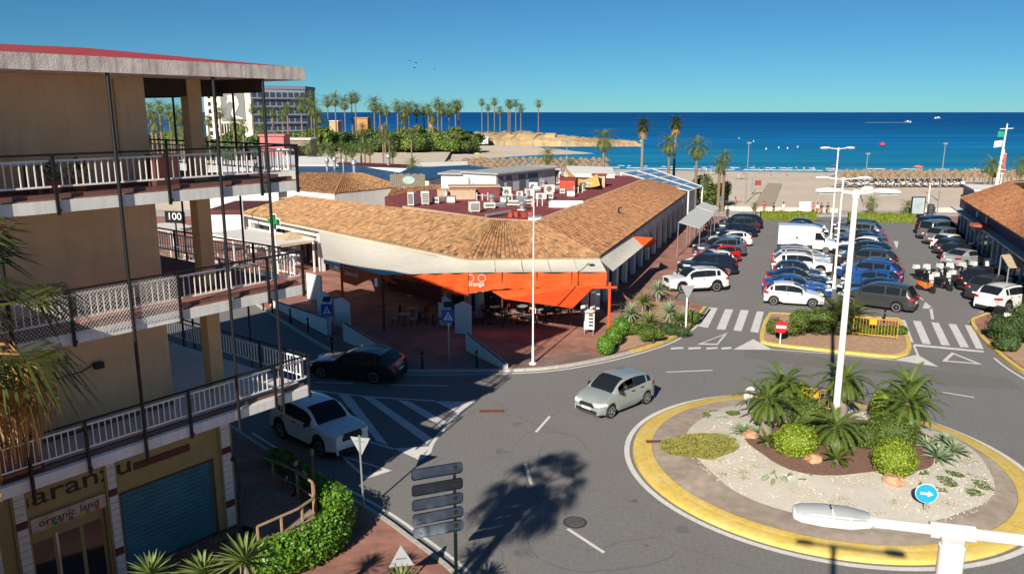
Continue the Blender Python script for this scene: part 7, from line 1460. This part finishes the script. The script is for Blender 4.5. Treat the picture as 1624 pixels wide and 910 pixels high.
# ================================================================ FAR THINGS
rnd.seed(200)
dc = [crown_mesh('date', 2.6, 44, s_, 1.9, -.75, .55, 15, .09, None, (1.5, 1.15, .55)) for s_ in (41, 42, 43)]
wc = [crown_mesh('fan', 1.5, 40, s_, 1.2, -.55, .55, 9, .12) for s_ in (51, 52)]
rnd.seed(201)
def palm_at(label, u, vt, Y, kind, sc, group, z0=0.0, lean=0, r=.22):
    top_ = ZY(u, vt, Y); h = max(1.0, top_.z - z0); t = thing('palm_tree', label, 'palm', (top_.x, Y, z0), rnd.uniform(0, 6.28), group)
    link('trunk', trunk_mesh('trunk', h, r, r * .75, bark if kind == 'date' else barkg, (0, 0), 10, .08), t); c = link('crown', rnd.choice(dc if kind == 'date' else wc), t, (0, 0, h)); c.scale = (sc,) * 3
    if kind == 'wash':   # dead skirt below the fan crown
        g = MB()
        for q in range(60): a = q * 2.4; zt = -rnd.uniform(.1, 1.0); p0 = Vector((.2 * math.cos(a), .2 * math.sin(a), zt)); p1 = p0 + Vector((.55 * math.cos(a), .55 * math.sin(a), -.9)); s_ = Vector((-math.sin(a), math.cos(a), 0)) * .13; g.add([p0 - s_, p0 + s_, p1], [(0, 1, 2)], jit((1, .9, .8), .3))
        o = g.build('dead_skirt', leafM['dead'], t); o.location = (0, 0, h); o.scale = (sc,) * 3
    return t
# promenade palms
for u, vt, Y, k, sc, lab in [(958, 222, 108, 'date', 1.0, 'broad date palm behind the arcade roof'), (1020, 200, 113, 'wash', 1.05, 'left tall fan palm with brown skirt before the sea'), (1072, 196, 113, 'wash', 1.0, 'right tall fan palm with brown skirt before the sea'), (1062, 228, 109, 'date', .95, 'date palm just left of the pair by the glass roof'), (1106, 234, 106, 'date', 1.0, 'date palm above the end of the glass roof'), (1150, 248, 104, 'date', .62, 'small palm with brown leaves beside the bathers'), (1142, 262, 103.6, 'date', .7, 'short shaggy palm at the promenade edge'), (869, 246, 120, 'date', .8, 'small palm left of the thin lamp above the red roof'), (905, 262, 118, 'date', .7, 'low palm beside the yellow sail'), (1382, 322, 101.5, 'date', .6, 'short feathery palm behind the right hedge'), (1440, 330, 101.5, 'date', .6, 'short palm touching the poster stand'), (1197, 327, 100.8, 'date', .35, 'tiny palm shrub at the left hedge end'), (1574, 262, 112, 'date', .85, 'palm behind the restaurant near the flag mast'), (1622, 262, 112, 'date', .85, 'palm at the far right edge before the beach')]:
    palm_at(lab, u, vt, Y, k, sc, 'palms along the promenade')
for k, (u, v, r) in enumerate([(985, 268, 2.0), (1005, 262, 2.2), (1030, 262, 2.4), (1045, 268, 2.0), (1092, 275, 1.6), (975, 262, 1.6), (1060, 270, 1.8)]): p = P(u, v, 3.0); bush('%s palm clump from the left in the beach garden' % ordn(k), (p.x, 110, 0), (r, 1.6, 2.6), 'date', 1500, .35, 'garden_shrub', 'shrub', 'shrubs in the beach garden', 5)
# headland palms
for k, (u, vt) in enumerate([(764, 162), (774, 170), (784, 161), (793, 175), (806, 163), (809, 165), (818, 163), (826, 171), (854, 164)]): palm_at('%s thin palm from the left on the rocky point' % ordn(k), u, vt, 352, 'date', rnd.uniform(1.0, 1.35), 'palms on the rocky point', 2.5, r=.24)
# palm grove
rnd.seed(202)
gr = [(492, 155, 240), (497, 172, 215), (519, 160, 265), (531, 157, 240), (546, 163, 265), (557, 156, 250), (563, 154, 260), (593, 164, 240), (602, 172, 255), (613, 175, 270), (630, 168, 240), (641, 176, 262), (648, 170, 270), (660, 173, 275), (672, 175, 280), (679, 172, 270), (694, 164, 250), (700, 172, 270), (712, 174, 280), (722, 168, 270), (727, 166, 285), (477, 165, 220), (505, 186, 260), (686, 186, 240), (575, 205, 230), (610, 205, 225), (640, 190, 250)]
gr.sort()
for k, (u, vt, Y) in enumerate(gr): palm_at('%s palm from the left in the far grove before the sea' % ordn(k), u, vt, Y + 30, 'date', rnd.uniform(1.2, 1.75), 'palms in the far grove', r=.27)
lf = [(238, 175, 150), (252, 168, 170), (268, 178, 165), (283, 182, 150), (300, 185, 170), (348, 178, 200), (400, 172, 230), (418, 176, 220), (432, 178, 240), (447, 182, 250), (370, 195, 210), (385, 200, 190), (412, 205, 200), (455, 172, 235), (330, 190, 200), (246, 195, 140), (275, 205, 140), (290, 215, 135)]
lf.sort()
for k, (u, vt, Y) in enumerate(lf): palm_at('%s palm from the left seen through the balconies before the hotel' % ordn(k), u, vt, Y, 'date', rnd.uniform(.9, 1.2), 'palms before the hotel', r=.28)
rw_ = [(488, 234, 150), (508, 236, 152), (520, 236, 150), (527, 240, 158), (540, 232, 150), (548, 236, 150), (558, 240, 158), (572, 232, 155), (578, 235, 150), (586, 236, 155), (607, 220, 180), (617, 222, 175), (652, 212, 185), (622, 240, 140), (655, 262, 125)]
for k, (u, vt, Y) in enumerate(rw_): palm_at('%s short palm from the left in the row behind the blue roofs' % ordn(k), u, vt, Y, 'date', rnd.uniform(.6, .8), 'short palms behind the blue roofs', r=.2)
# garden greenery far left: shrub masses, one object each
rnd.seed(203); bm_ = []
for s_ in range(4):
    g = MB()
    for q in range(6): c = (rnd.uniform(-3, 3), rnd.uniform(-1.5, 1.5), rnd.uniform(.8, 2.2)); r = rnd.uniform(1.2, 2.0); core(g, c, (r, r, r * .8), .8); ell_leaves(g, c, (r, r, r * .8), 260, .5, .3, col=jit((1, 1, 1), .3))
    bm_.append(g.mesh('foliage', [leafM['bush'], leafM['dark'], leafM['bush'], leafM['dark']][s_]))
sh = []
for k in range(64): u = rnd.uniform(478, 735); Y = rnd.uniform(262, 330); sh.append((u, Y, rnd.uniform(1.2, 2.3)))
for k in range(40): u = rnd.uniform(225, 478); Y = rnd.uniform(215, 300); sh.append((u, Y, rnd.uniform(1.0, 2.0)))
sh.sort()
for k, (u, Y, sc) in enumerate(sh):
    x = ZY(u, 220, Y).x; t = thing('garden_shrub', 'garden shrub mass, %s from the left across the far gardens' % ordn(k) if k < 95 else 'garden shrub mass by the rock, %s from the right end of the far gardens' % ordn(len(sh) - 1 - k), 'shrub', (x, Y, 0), rnd.uniform(0, 6), 'shrubs of the far gardens'); link('foliage', bm_[k % 4], t).scale = (sc, sc, sc * rnd.uniform(.7, 1.15)); MB().tube([(0, 0, -.2), (0, 0, 1)], .15, 5).build('stem', barkd, t)
# hotel
hY = 330; hl_, hr_ = ZY(322, 140, hY), ZY(480, 140, hY); mid = ZY(396, 140, hY)
ho = thing('hotel_building', 'white hotel block with a seahorse relief and rows of balconies', 'building', (mid.x, hY, 0)); hz = hl_.z; hw_ = M('hotel_white', (.72, .66, .56), .9, .05); hg = M('hotel_wall_shaded', (.26, .30, .36), .9, .08)  # shade on the right-hand block is painted in as blue grey
wpart(MB().bb(hl_.x, mid.x, hY, hY + 16, 0, hz).build('wall', hw_), ho)
g = MB(); g.prism([(mid.x + .02, hY + .3), (hr_.x - 3, hY + 15), (hr_.x - 3, hY + 32), (mid.x + .02, hY + 18)], 0, hz - .2); wpart(g.build('wall', hg), ho)
pl0, pl1 = ZY(349, 148, hY), ZY(390, 192, hY); pn = wpart(MB().bb(pl0.x, pl1.x, hY - .3, hY - .02, pl1.z, pl0.z).build('relief_panel', M('panel_grey', (.19, .20, .19), .9)), ho)
def HS(x, y): return ZY(349 + x * 41, 148 + y * 44, hY)
sea_h = [(.28, .10), (.40, .06), (.55, .08), (.66, .16), (.72, .28), (.74, .42), (.70, .56), (.62, .68), (.62, .80), (.78, .86), (.92, .92), (.80, .95), (.60, .93), (.50, .86), (.46, .74), (.48, .60), (.52, .48), (.50, .38), (.44, .30), (.36, .32), (.30, .38), (.27, .30), (.32, .22)]
g = MB(); pts = [HS(x, y) for x, y in sea_h]; n_ = len(pts); g.add([(p.x, hY - .6, p.z) for p in pts] + [(p.x, hY - .3, p.z) for p in pts], [tuple(range(n_))[::-1]] + [(i, (i + 1) % n_, n_ + (i + 1) % n_, n_ + i) for i in range(n_)]); wpart(g.build('seahorse_relief', M('relief_white', (.7, .7, .68), .8)), pn)
for r_ in range(6):
    for c_ in range(2):
        z = hz - 2.5 - r_ * 2.9; x = hl_.x + 1.5 + c_ * 2.5
        if x < pl0.x - 1: w_ = wpart(MB().bb(x, x + 1.1, hY - .15, hY - .02, z - 1.6, z).build('window', GLASSD), ho)
A_, B_2 = Vector((mid.x, hY + .3, 0)), Vector((hr_.x - 3, hY + 15, 0)); dH = (B_2 - A_); LH = dH.length; dH = dH.normalized(); nH = Vector((dH.y, -dH.x, 0))
for r_ in range(5):
    z = hz - 1.2 - r_ * 3.3
    for c_ in range(9):
        p0 = A_ + dH * (LH * (c_ + .15) / 9); p1 = A_ + dH * (LH * (c_ + .85) / 9); wn = wpart(MB().prism([p0.to_2d(), p1.to_2d(), (p1 + nH * .2).to_2d(), (p0 + nH * .2).to_2d()], z - 2.4, z - .3).build('window', M('hotel_glass', (.05, .06, .09), .2)), ho)
    wpart(MB().prism([A_.to_2d(), B_2.to_2d(), (B_2 + nH * 1.2).to_2d(), (A_ + nH * 1.2).to_2d()], z - 2.9, z - 2.35).build('balcony_band', M('hotel_band_shaded', (.20, .24, .31), .9)), ho)  # balcony bands darkened in colour for the same shade
for x0 in range(8): p = ZY(352 + x0 * 4.2, 205, hY); wpart(MB().bb(p.x, p.x + .7, hY - .15, hY - .02, p.z - 1.8, p.z + 2.2).build('window', GLASSD), ho)
wpart(MB().prism([(mid.x, hY + .1), (hr_.x - 2.7, hY + 14.8), (hr_.x - 2.7, hY + 32.2), (mid.x, hY + 18.2)], hz - .2, hz + 1.2).build('roof_parapet', M('hotel_band_shaded')), ho)
# small far buildings
def far_box(label, u0, u1, v0, v1, Y, mat, depth=8, roof=None):
    a, b = ZY(u0, v0, Y), ZY(u1, v1, Y); t = thing('far_building', label, 'building', ((a.x + b.x) / 2, Y, 0)); wpart(MB().bb(a.x, b.x, Y, Y + depth, min(0, b.z), a.z).build('wall', mat), t); wpart(MB().bb(a.x - .3, b.x + .3, Y - .3, Y + depth + .3, a.z, a.z + .35).build('roof', roof or whitew), t); return t
of = M('orange_wall', (.52, .25, .10), .9, .08)
far_box('orange house among the palms of the far grove', 563, 583, 188, 200, 322, of, 8, of); far_box('pale orange wall among the palms of the far grove', 522, 536, 193, 205, 318, M('pale_orange', (.5, .34, .2), .9)); far_box('pink low beach bar seen past the balcony corner', 412, 450, 216, 228, 170, M('pink_paint', (.50, .16, .16), .8), 5, M('pink_paint')); far_box('long low terrace with grey roof left of the grove', 420, 492, 222, 240, 180, M('stone_brown', (.25, .19, .13), .9), 6, M('light_grey'))
far_box('white beach kiosk below the pink flag', 684, 706, 219, 228, 330, whitew, 5); far_box('white tent pavilion beside the rock', 742, 774, 219, 228, 330, whitew, 6); far_box('white low wall building under the palms', 630, 658, 223, 232, 308, whitew, 4); far_box('white beach house near the short palms', 585, 606, 223, 234, 296, whitew, 4); far_box('brown thatched bar beside the rock', 706, 742, 212, 226, 340, M('thatch_brown', (.16, .11, .07), .95), 6, M('thatch_brown'))
far_box('tan block on the rocky point', 866, 880, 213, 220, 350, rock, 5, rock)
for k, (u, vt, vb, Y, lab) in enumerate([(682, 192, 226, 325, 'tall pink feather flag beside the beach kiosk'), (604, 198, 226, 290, 'red feather flag by the short palms')]):
    a, b = ZY(u, vt, Y), ZY(u, vb, Y); t = thing('feather_flag', lab, 'flag', (a.x, Y, b.z)); MB().tube([(-.35, 0, -1), (-.35, 0, a.z - b.z)], .05, 6).build('pole', GREYM, t); MB().bb(-.3, .55, -.03, .03, .6, a.z - b.z - .3).build('cloth', M('pink_flag', (.65, .18, .26), .8), t)
flat_bldg('long white roof seen between the wall and the column of the top balcony', [(228, 268), (318, 272), (322, 256), (240, 252)], 4.4, greyr, whitew); flat_bldg('white roof with a step right of the top balcony column', [(330, 272), (400, 270), (404, 255), (336, 256)], 4.6, greyr, whitew); flat_bldg('pale roof behind the right end of the top balcony', [(405, 264), (470, 260), (468, 246), (408, 248)], 4.2, whitew, M('light_grey')); flat_bldg('maroon roof strip low behind the top balcony rail', [(330, 288), (440, 286), (440, 276), (335, 277)], 4.2, whitew, M('maroon'))
# thatched beach umbrellas and sunbeds
rnd.seed(204)
g = MB(); g.lathe([(1.25, 1.9), (1.1, 2.05), (.5, 2.45), (.05, 2.75)], 14)
vs0 = list(g.v)
for q in range(150): a = rnd.uniform(0, 6.28); r = rnd.uniform(.3, 1.2); z = 2.72 - .66 * r / 1.2; p0 = Vector((r * math.cos(a), r * math.sin(a), z + .03)); p1 = p0 + Vector((.4 * math.cos(a), .4 * math.sin(a), -.3)); s_ = Vector((-math.sin(a), math.cos(a), 0)) * .06; g.add([p0 - s_, p0 + s_, p1], [(0, 1, 2)], jit((1, .95, .9), .35))
um = g.mesh('thatch', leafM['thatch']); up_ = MB().tube([(0, 0, 0), (0, 0, 2.6)], .06, 6).mesh('pole', M('umbrella_pole', (.2, .14, .09), .9))
def beachz(y, x=60): return float(np.interp(y, [104, 140, 165, 185, 197, 210], [.06, -.15, -.45, -.95, -1.3, -1.4]))
spots = []
for r_ in range(3):
    for u in np.arange(1330 + r_ * 6, 1624, 14.5): p = P(float(u) + rnd.uniform(-2, 2), 279 - r_ * 3.3 + 3, 1.6); spots.append((p.x, p.y, 0))
for r_ in range(3):
    for u in np.arange(690 + r_ * 25, 965, 10): p = P(float(u) + rnd.uniform(-2, 2), 262 - r_ * 5 + rnd.uniform(-1, 1), 2.0); spots.append((p.x, p.y, 1))
spots.sort(key=lambda s_: s_[0])
cnt = {0: 0, 1: 0}
for x, y, gidx in spots:
    k = cnt[gidx]; cnt[gidx] += 1; t = thing('thatched_umbrella', ('thatched umbrella on the right beach, %s from the left' if gidx == 0 else 'thatched umbrella on the left beach, %s from the left') % ordn(k), 'umbrella', (x, y, beachz(y) if gidx == 0 else (.0 if y < 150 else -.3)), rnd.uniform(0, 6), ('right' if gidx == 0 else 'left') + ' beach thatched umbrellas'); link('thatch', um, t); link('pole', up_, t)
bedm = MB().bb(-.36, .36, -.95, .5, .22, .34); bedm.slab([(-.36, .5, .34), (.36, .5, .34), (.36, .98, .72), (-.36, .98, .72)], .08); bed_me = bedm.mesh('mattress', M('sunbed_white', (.72, .71, .68), .7)); leg_me = MB().bb(-.03, .03, -.03, .03, 0, .23).mesh('leg', M('sunbed_white'))
bk = 0
for r_, v in enumerate((287, 291.5)):
    for u in np.arange(1345 + 5 * r_, 1530, 10.5):
        p = P(float(u) + rnd.uniform(-1.5, 1.5), v + rnd.uniform(-.5, .5), .1); t = thing('sunbed', 'white sunbed %s row, %s from the left on the right beach' % (('rear', 'front')[r_], ordn(bk % 21)), 'sunbed', (p.x, p.y, beachz(p.y)), R(rnd.uniform(-40, -10)), 'sunbeds on the right beach'); link('mattress', bed_me, t); bk += 1
        for a in (-.25, .25):
            for b in (-.8, .4): link('leg', leg_me, t, (a, b, 0))
    bk = 0
for k, (u, v, c) in enumerate([(1172, 276, (.02, .12, .4)), (1325, 270, (.02, .05, .3)), (1456, 268, (.6, .15, .12)), (1128, 267, (.02, .14, .45)), (757, 243, (.6, .5, .02)), (713, 236, (.03, .1, .4))]):
    p = P(u, v, .6); t = thing('beach_parasol', '%s coloured beach parasol from the shore list, %s' % (ordn(k), ('blue by the bathers', 'dark blue near the thatch', 'coral beside the waves', 'bright blue by the date palm', 'yellow on the left sand', 'blue on the left sand')[k]), 'parasol', (p.x, p.y, beachz(p.y))); t['label'] = ('blue beach parasol among the bathers', 'dark blue parasol left of the thatched umbrellas', 'coral red parasol beside the waves', 'bright blue beach tent parasol behind the date palm', 'yellow parasol on the left sand', 'blue parasol on the left sand')[k]
    MB().lathe([(1.15, 1.75), (.6, 2.05), (.03, 2.2)], 10).build('canopy', M('parasol%d' % k, c, .8), t); MB().tube([(0, 0, 0), (0, 0, 2.1)], .03).build('pole', WHITE, t)
# boats, buoys, birds
def boat(label, u, v, L_, az, mat=whitew, wake=0):
    p = P(u, v, -1.3); t = thing('motor_boat', label, 'boat', p, R(az)); hull = MB(); pr = [(-.5, .32, 0), (-.45, .36, .0), (.1, .34, 0), (.36, .2, .03), (.5, 0, .08)]
    vs = []
    for x, w_, s_ in pr: vs += [(x * L_, -w_ * L_ * .5, L_ * (.16 + s_)), (x * L_, w_ * L_ * .5, L_ * (.16 + s_)), (x * L_, 0, -.1)]
    hull.add(vs, [(i * 3, i * 3 + 3, i * 3 + 4, i * 3 + 1) for i in range(4)] + [(i * 3 + 2, i * 3 + 5, i * 3 + 3, i * 3) for i in range(4)] + [(i * 3 + 1, i * 3 + 4, i * 3 + 5, i * 3 + 2) for i in range(4)] + [(0, 1, 2)]); hull.build('hull', mat, t); MB().box((-.02 * L_, 0, L_ * .22), (L_ * .4, L_ * .22, L_ * .14), taper=.75).build('cabin', whitew, t); MB().box((.1 * L_, 0, L_ * .24), (L_ * .15, L_ * .2, L_ * .06)).build('windscreen', GLASSD, t)
    if wake: tag((lambda g_: g_.build('wake', foam))(MB().prism([(p.x - .4 * L_, p.y), (p.x - wake, p.y + 1.2), (p.x - wake, p.y - 1.2)], -1.4, -1.28)), 'white wake behind the ' + ('speedboat' if wake > 20 else 'boat'), 'wake', kind='stuff')
boat('small white speedboat with long wake out at sea', 1440, 194.5, 9, 5, wake=60); boat('white cabin boat near the horizon', 1487, 188.3, 14, 185, wake=12)
for k, (u, v) in enumerate([(1215, 237), (1235, 235), (1249, 236), (1172, 220), (1195, 225), (1265, 234)]): p = P(u, v, -1.3); t = thing('buoy', '%s white buoy from the left off the beach' % ordn([2, 3, 4, 0, 1, 5][k]), 'buoy', p, 0, 'buoys off the beach'); MB().lathe([(.1, -.2), (.32, .05), (.32, .25), (.12, .42)], 10).build('float', whitew, t, True); MB().tube([(0, 0, .4), (0, 0, .8)], .05).build('staff', WHITE, t)
p = P(1399, 231, -1.3); t = thing('pedal_boat', 'small red inflatable floating off the beach', 'boat', p); MB().lathe([(.5, -.1), (1.3, .3), (1.2, .8), (.5, 1.1)], 12).build('hull', M('red_float', (.6, .05, .1), .6), t, True); MB().box((0, 0, 1.2), (.8, .4, .3)).build('seat', M('red_float'), t)
p = P(996, 222, 0); t = thing('harbour_beacon', 'thin green beacon at the end of the rocky point', 'beacon', (p.x, 343, 0)); hB = ZY(996, 206, 343).z; MB().lathe([(.7, -1), (.6, 1), (.35, 1.3), (.35, hB - .5), (.6, hB - .4), (.5, hB)], 10).build('tower', M('beacon_green', (.05, .28, .14), .6), t); MB().lathe([(.9, 0), (.9, .2)], 10, (0, 0, .8)).build('base', whitew, t)
for k, (u, v) in enumerate([(650, 97), (660, 100), (657, 108), (689, 110)]):
    q = ZY(u, v, 120); t = thing('bird', ('leftmost bird in the sky', 'upper right bird of the close trio', 'lowest bird of the close trio', 'lone bird flying to the right of the trio')[k], 'bird', q, k); g = MB(); s_ = .32; g.add([(0, .1, 0), (0, -.16, 0), (s_, 0, .12), (-s_, 0, .12), (0, 0, .05)], [(0, 1, 2), (1, 0, 3), (0, 2, 4), (3, 0, 4), (2, 1, 4), (1, 3, 4)]); g.build('wings', BLACKM, t); core(b_m := MB(), (0, 0, 0), (.05, .2, .05), 1); b_m.build('body', BLACKM, t)
# flag mast and lifeguard tower
b = P(1582, 300, 0); hM = ZY(1592, 195, b.y); t = thing('flag_mast', 'white lookout mast with green and white flags at the right beach', 'mast', (b.x, b.y, beachz(b.y))); H_ = hM.z
MB().tube([(-.3, 0, 0), (.25, 0, H_)], [.28, .09], 8).build('mast', WHITE, t); MB().tube([(.75, .5, 0), (.3, 0, H_ * .62)], .08, 6).build('strut', WHITE, t); MB().tube([(-.9, 0, H_ * .92), (1.3, 0, H_ * .93)], .06, 6).build('yard', WHITE, t)
for k in range(7): MB().box((.35 - k * .0, .1, 1 + k * .85), (.9, .12, .08)).build('ladder_rung', WHITE, t)
MB().slab([(-1.2, -.05, H_ * .80), (-.1, -.05, H_ * .80), (-.05, -.05, H_ * .88), (-1.15, -.05, H_ * .89)], .02).build('flag', M('flag_green', (.01, .28, .12), .8), t); MB().slab([(-1.6, -.05, H_ * .64), (-.25, -.05, H_ * .66), (-.2, -.05, H_ * .75), (-1.55, -.05, H_ * .74)], .02).build('flag', M('flag_white', (.7, .66, .66), .8), t)
MB().slab([(.3, -.05, H_ * .28), (.8, -.05, H_ * .28), (.75, -.05, H_ * .55), (.3, -.05, H_ * .55)], .02).build('flag', M('flag_red', (.5, .1, .08), .8), t); MB().box((.2, .2, 3.4), (1.2, 1.2, .1)).build('platform', WHITE, t)
# ================================================================ STREET SEEN THROUGH THE BALCONIES
far_box('white shop with red sloping roof across the street behind the balcony', 334, 388, 338, 372, 80, whitew, 8, M('maroon'))
t = thing('pergola', 'white slatted pergola roof across the street behind the balcony', 'pergola', P(410, 425, .13), R(-42))
for k in range(22): MB().bb(-5 + k * .46, -4.8 + k * .46, -2.2, 2.2, 2.55, 2.63).build('slat', WHITE, t)
for x in (-5, 0, 5):
    for y in (-2.1, 2.1): MB().bb(x - .06, x + .06, y - .06, y + .06, 0, 2.55).build('post', WHITE, t)
for y in (-2.1, 2.1): MB().bb(-5.1, 5.2, y - .06, y + .06, 2.63, 2.75).build('beam', WHITE, t)
t = thing('pergola', 'smaller white pergola left of the column behind the balconies', 'pergola', P(275, 405, .13), R(-42))
for k in range(14): MB().bb(-3 + k * .44, -2.85 + k * .44, -1.6, 1.6, 2.55, 2.62).build('slat', WHITE, t)
for x in (-2.9, 2.9):
    for y in (-1.5, 1.5): MB().bb(x - .05, x + .05, y - .05, y + .05, 0, 2.55).build('post', WHITE, t)
# raised terrace wall with railing
a, b = P(200, 425, 0), P(345, 446, 0); d = b - a; t = thing('terrace_wall', 'tan terrace wall with thin railing along the shaded street', 'wall', a, math.atan2(d.y, d.x)); L_ = d.length; MB().bb(0, L_, -.15, .15, 0, 1.3).build('wall', M('terrace_tan', (.38, .24, .16), .9), t); MB().bb(-.05, L_, -.2, .2, 1.3, 1.4).build('coping', M('parapet_tan'), t)
for k in range(int(L_ / .35)): MB().bb(k * .35, k * .35 + .03, -.02, .02, 1.4, 2.3).build('bar', GREYM, t)
MB().bb(0, L_, -.03, .03, 2.3, 2.36).build('rail', GREYM, t)
# pharmacy cross
b = P(440, 452, .13); t = thing('pharmacy_cross', 'green pharmacy cross sign below the arcade eave', 'sign', b, R(-30)); zc = ZY(443, 354, b.y).z; gm = M('cross_green', (.01, .20, .05), .5); g = MB(); g.bb(-.17, .17, -.1, .1, zc - .5, zc + .5); g.bb(-.5, -.17, -.1, .1, zc - .17, zc + .17); g.bb(.17, .5, -.1, .1, zc - .17, zc + .17); g.build('cross', gm, t); g = MB(); g.bb(-.23, .23, .1, .14, zc - .56, zc + .56); g.bb(-.56, .56, .141, .16, zc - .23, zc + .23); g.build('backing', WHITE, t); MB().tube([(0, .14, 0), (0, .14, zc - .3)], .06, 8).build('post', WHITE, t)
# 100 sign
b = P(283, 415, .13); zc = ZY(283, 347, b.y).z; t = thing('shop_sign', 'black shop sign reading 100 behind the balconies', 'sign', b, R(-15)); MB().bb(-.95, .95, 0, .15, zc - .5, zc + .5).build('plate', BLACKM, t); text('lettering', '100', .85, txm, t, (0, -.01, zc + .05), (R(90), 0, 0), .005, sx=1.15); MB().tube([(0, .1, 0), (0, .1, zc - .5)], .07, 8).build('post', BLACKM, t)
for k, (u, v, c, lab) in enumerate([(395, 462, (.6, .08, .02), 'orange recycling container across the shaded street'), (420, 458, (.02, .1, .4), 'blue recycling container across the shaded street')]):
    b = P(u, v, .0); t = thing('container', lab, 'container', b, R(-38)); MB().box((0, 0, .65), (1.3, 1.0, 1.1), taper=1.08).build('bin_body', M('bin%d' % k, c, .6), t); MB().box((0, 0, 1.28), (1.35, 1.05, .16), taper=.8).build('lid', M('binlid', (.05, .05, .06), .6), t)
    for x in (-.5, .5): MB().lathe([(.1, 0), (.1, .1)], 8, (x, -.3, 0)).build('wheel', RUBBER, t)
t = thing('parasol', 'large beige parasol roof left of the cream canopy', 'parasol', P(470, 430, .13)); pz = 3.0; p0 = P(462, 372, 3.0) - P(470, 430, .13); g = MB(); c = (p0.x, p0.y, 2.9); g.lathe([(3.0, 2.3), (1.6, 2.7), (.1, 3.1)], 4, (p0.x, p0.y, 0)); g.build('canopy', M('beige_awning', (.50, .40, .26), .8), t); MB().tube([(p0.x, p0.y, 0), (p0.x, p0.y, 3.0)], .06).build('pole', GREYM, t)
t = thing('flag_pole', 'white thin pole rising beside the pharmacy cross', 'pole', P(390, 410, .13)); MB().tube([(0, 0, 0), (0, 0, 5.2)], .08, 8).build('pole', WHITE, t); MB().lathe([(.18, 0), (.18, .1)], 10).build('base', GREYM, t)
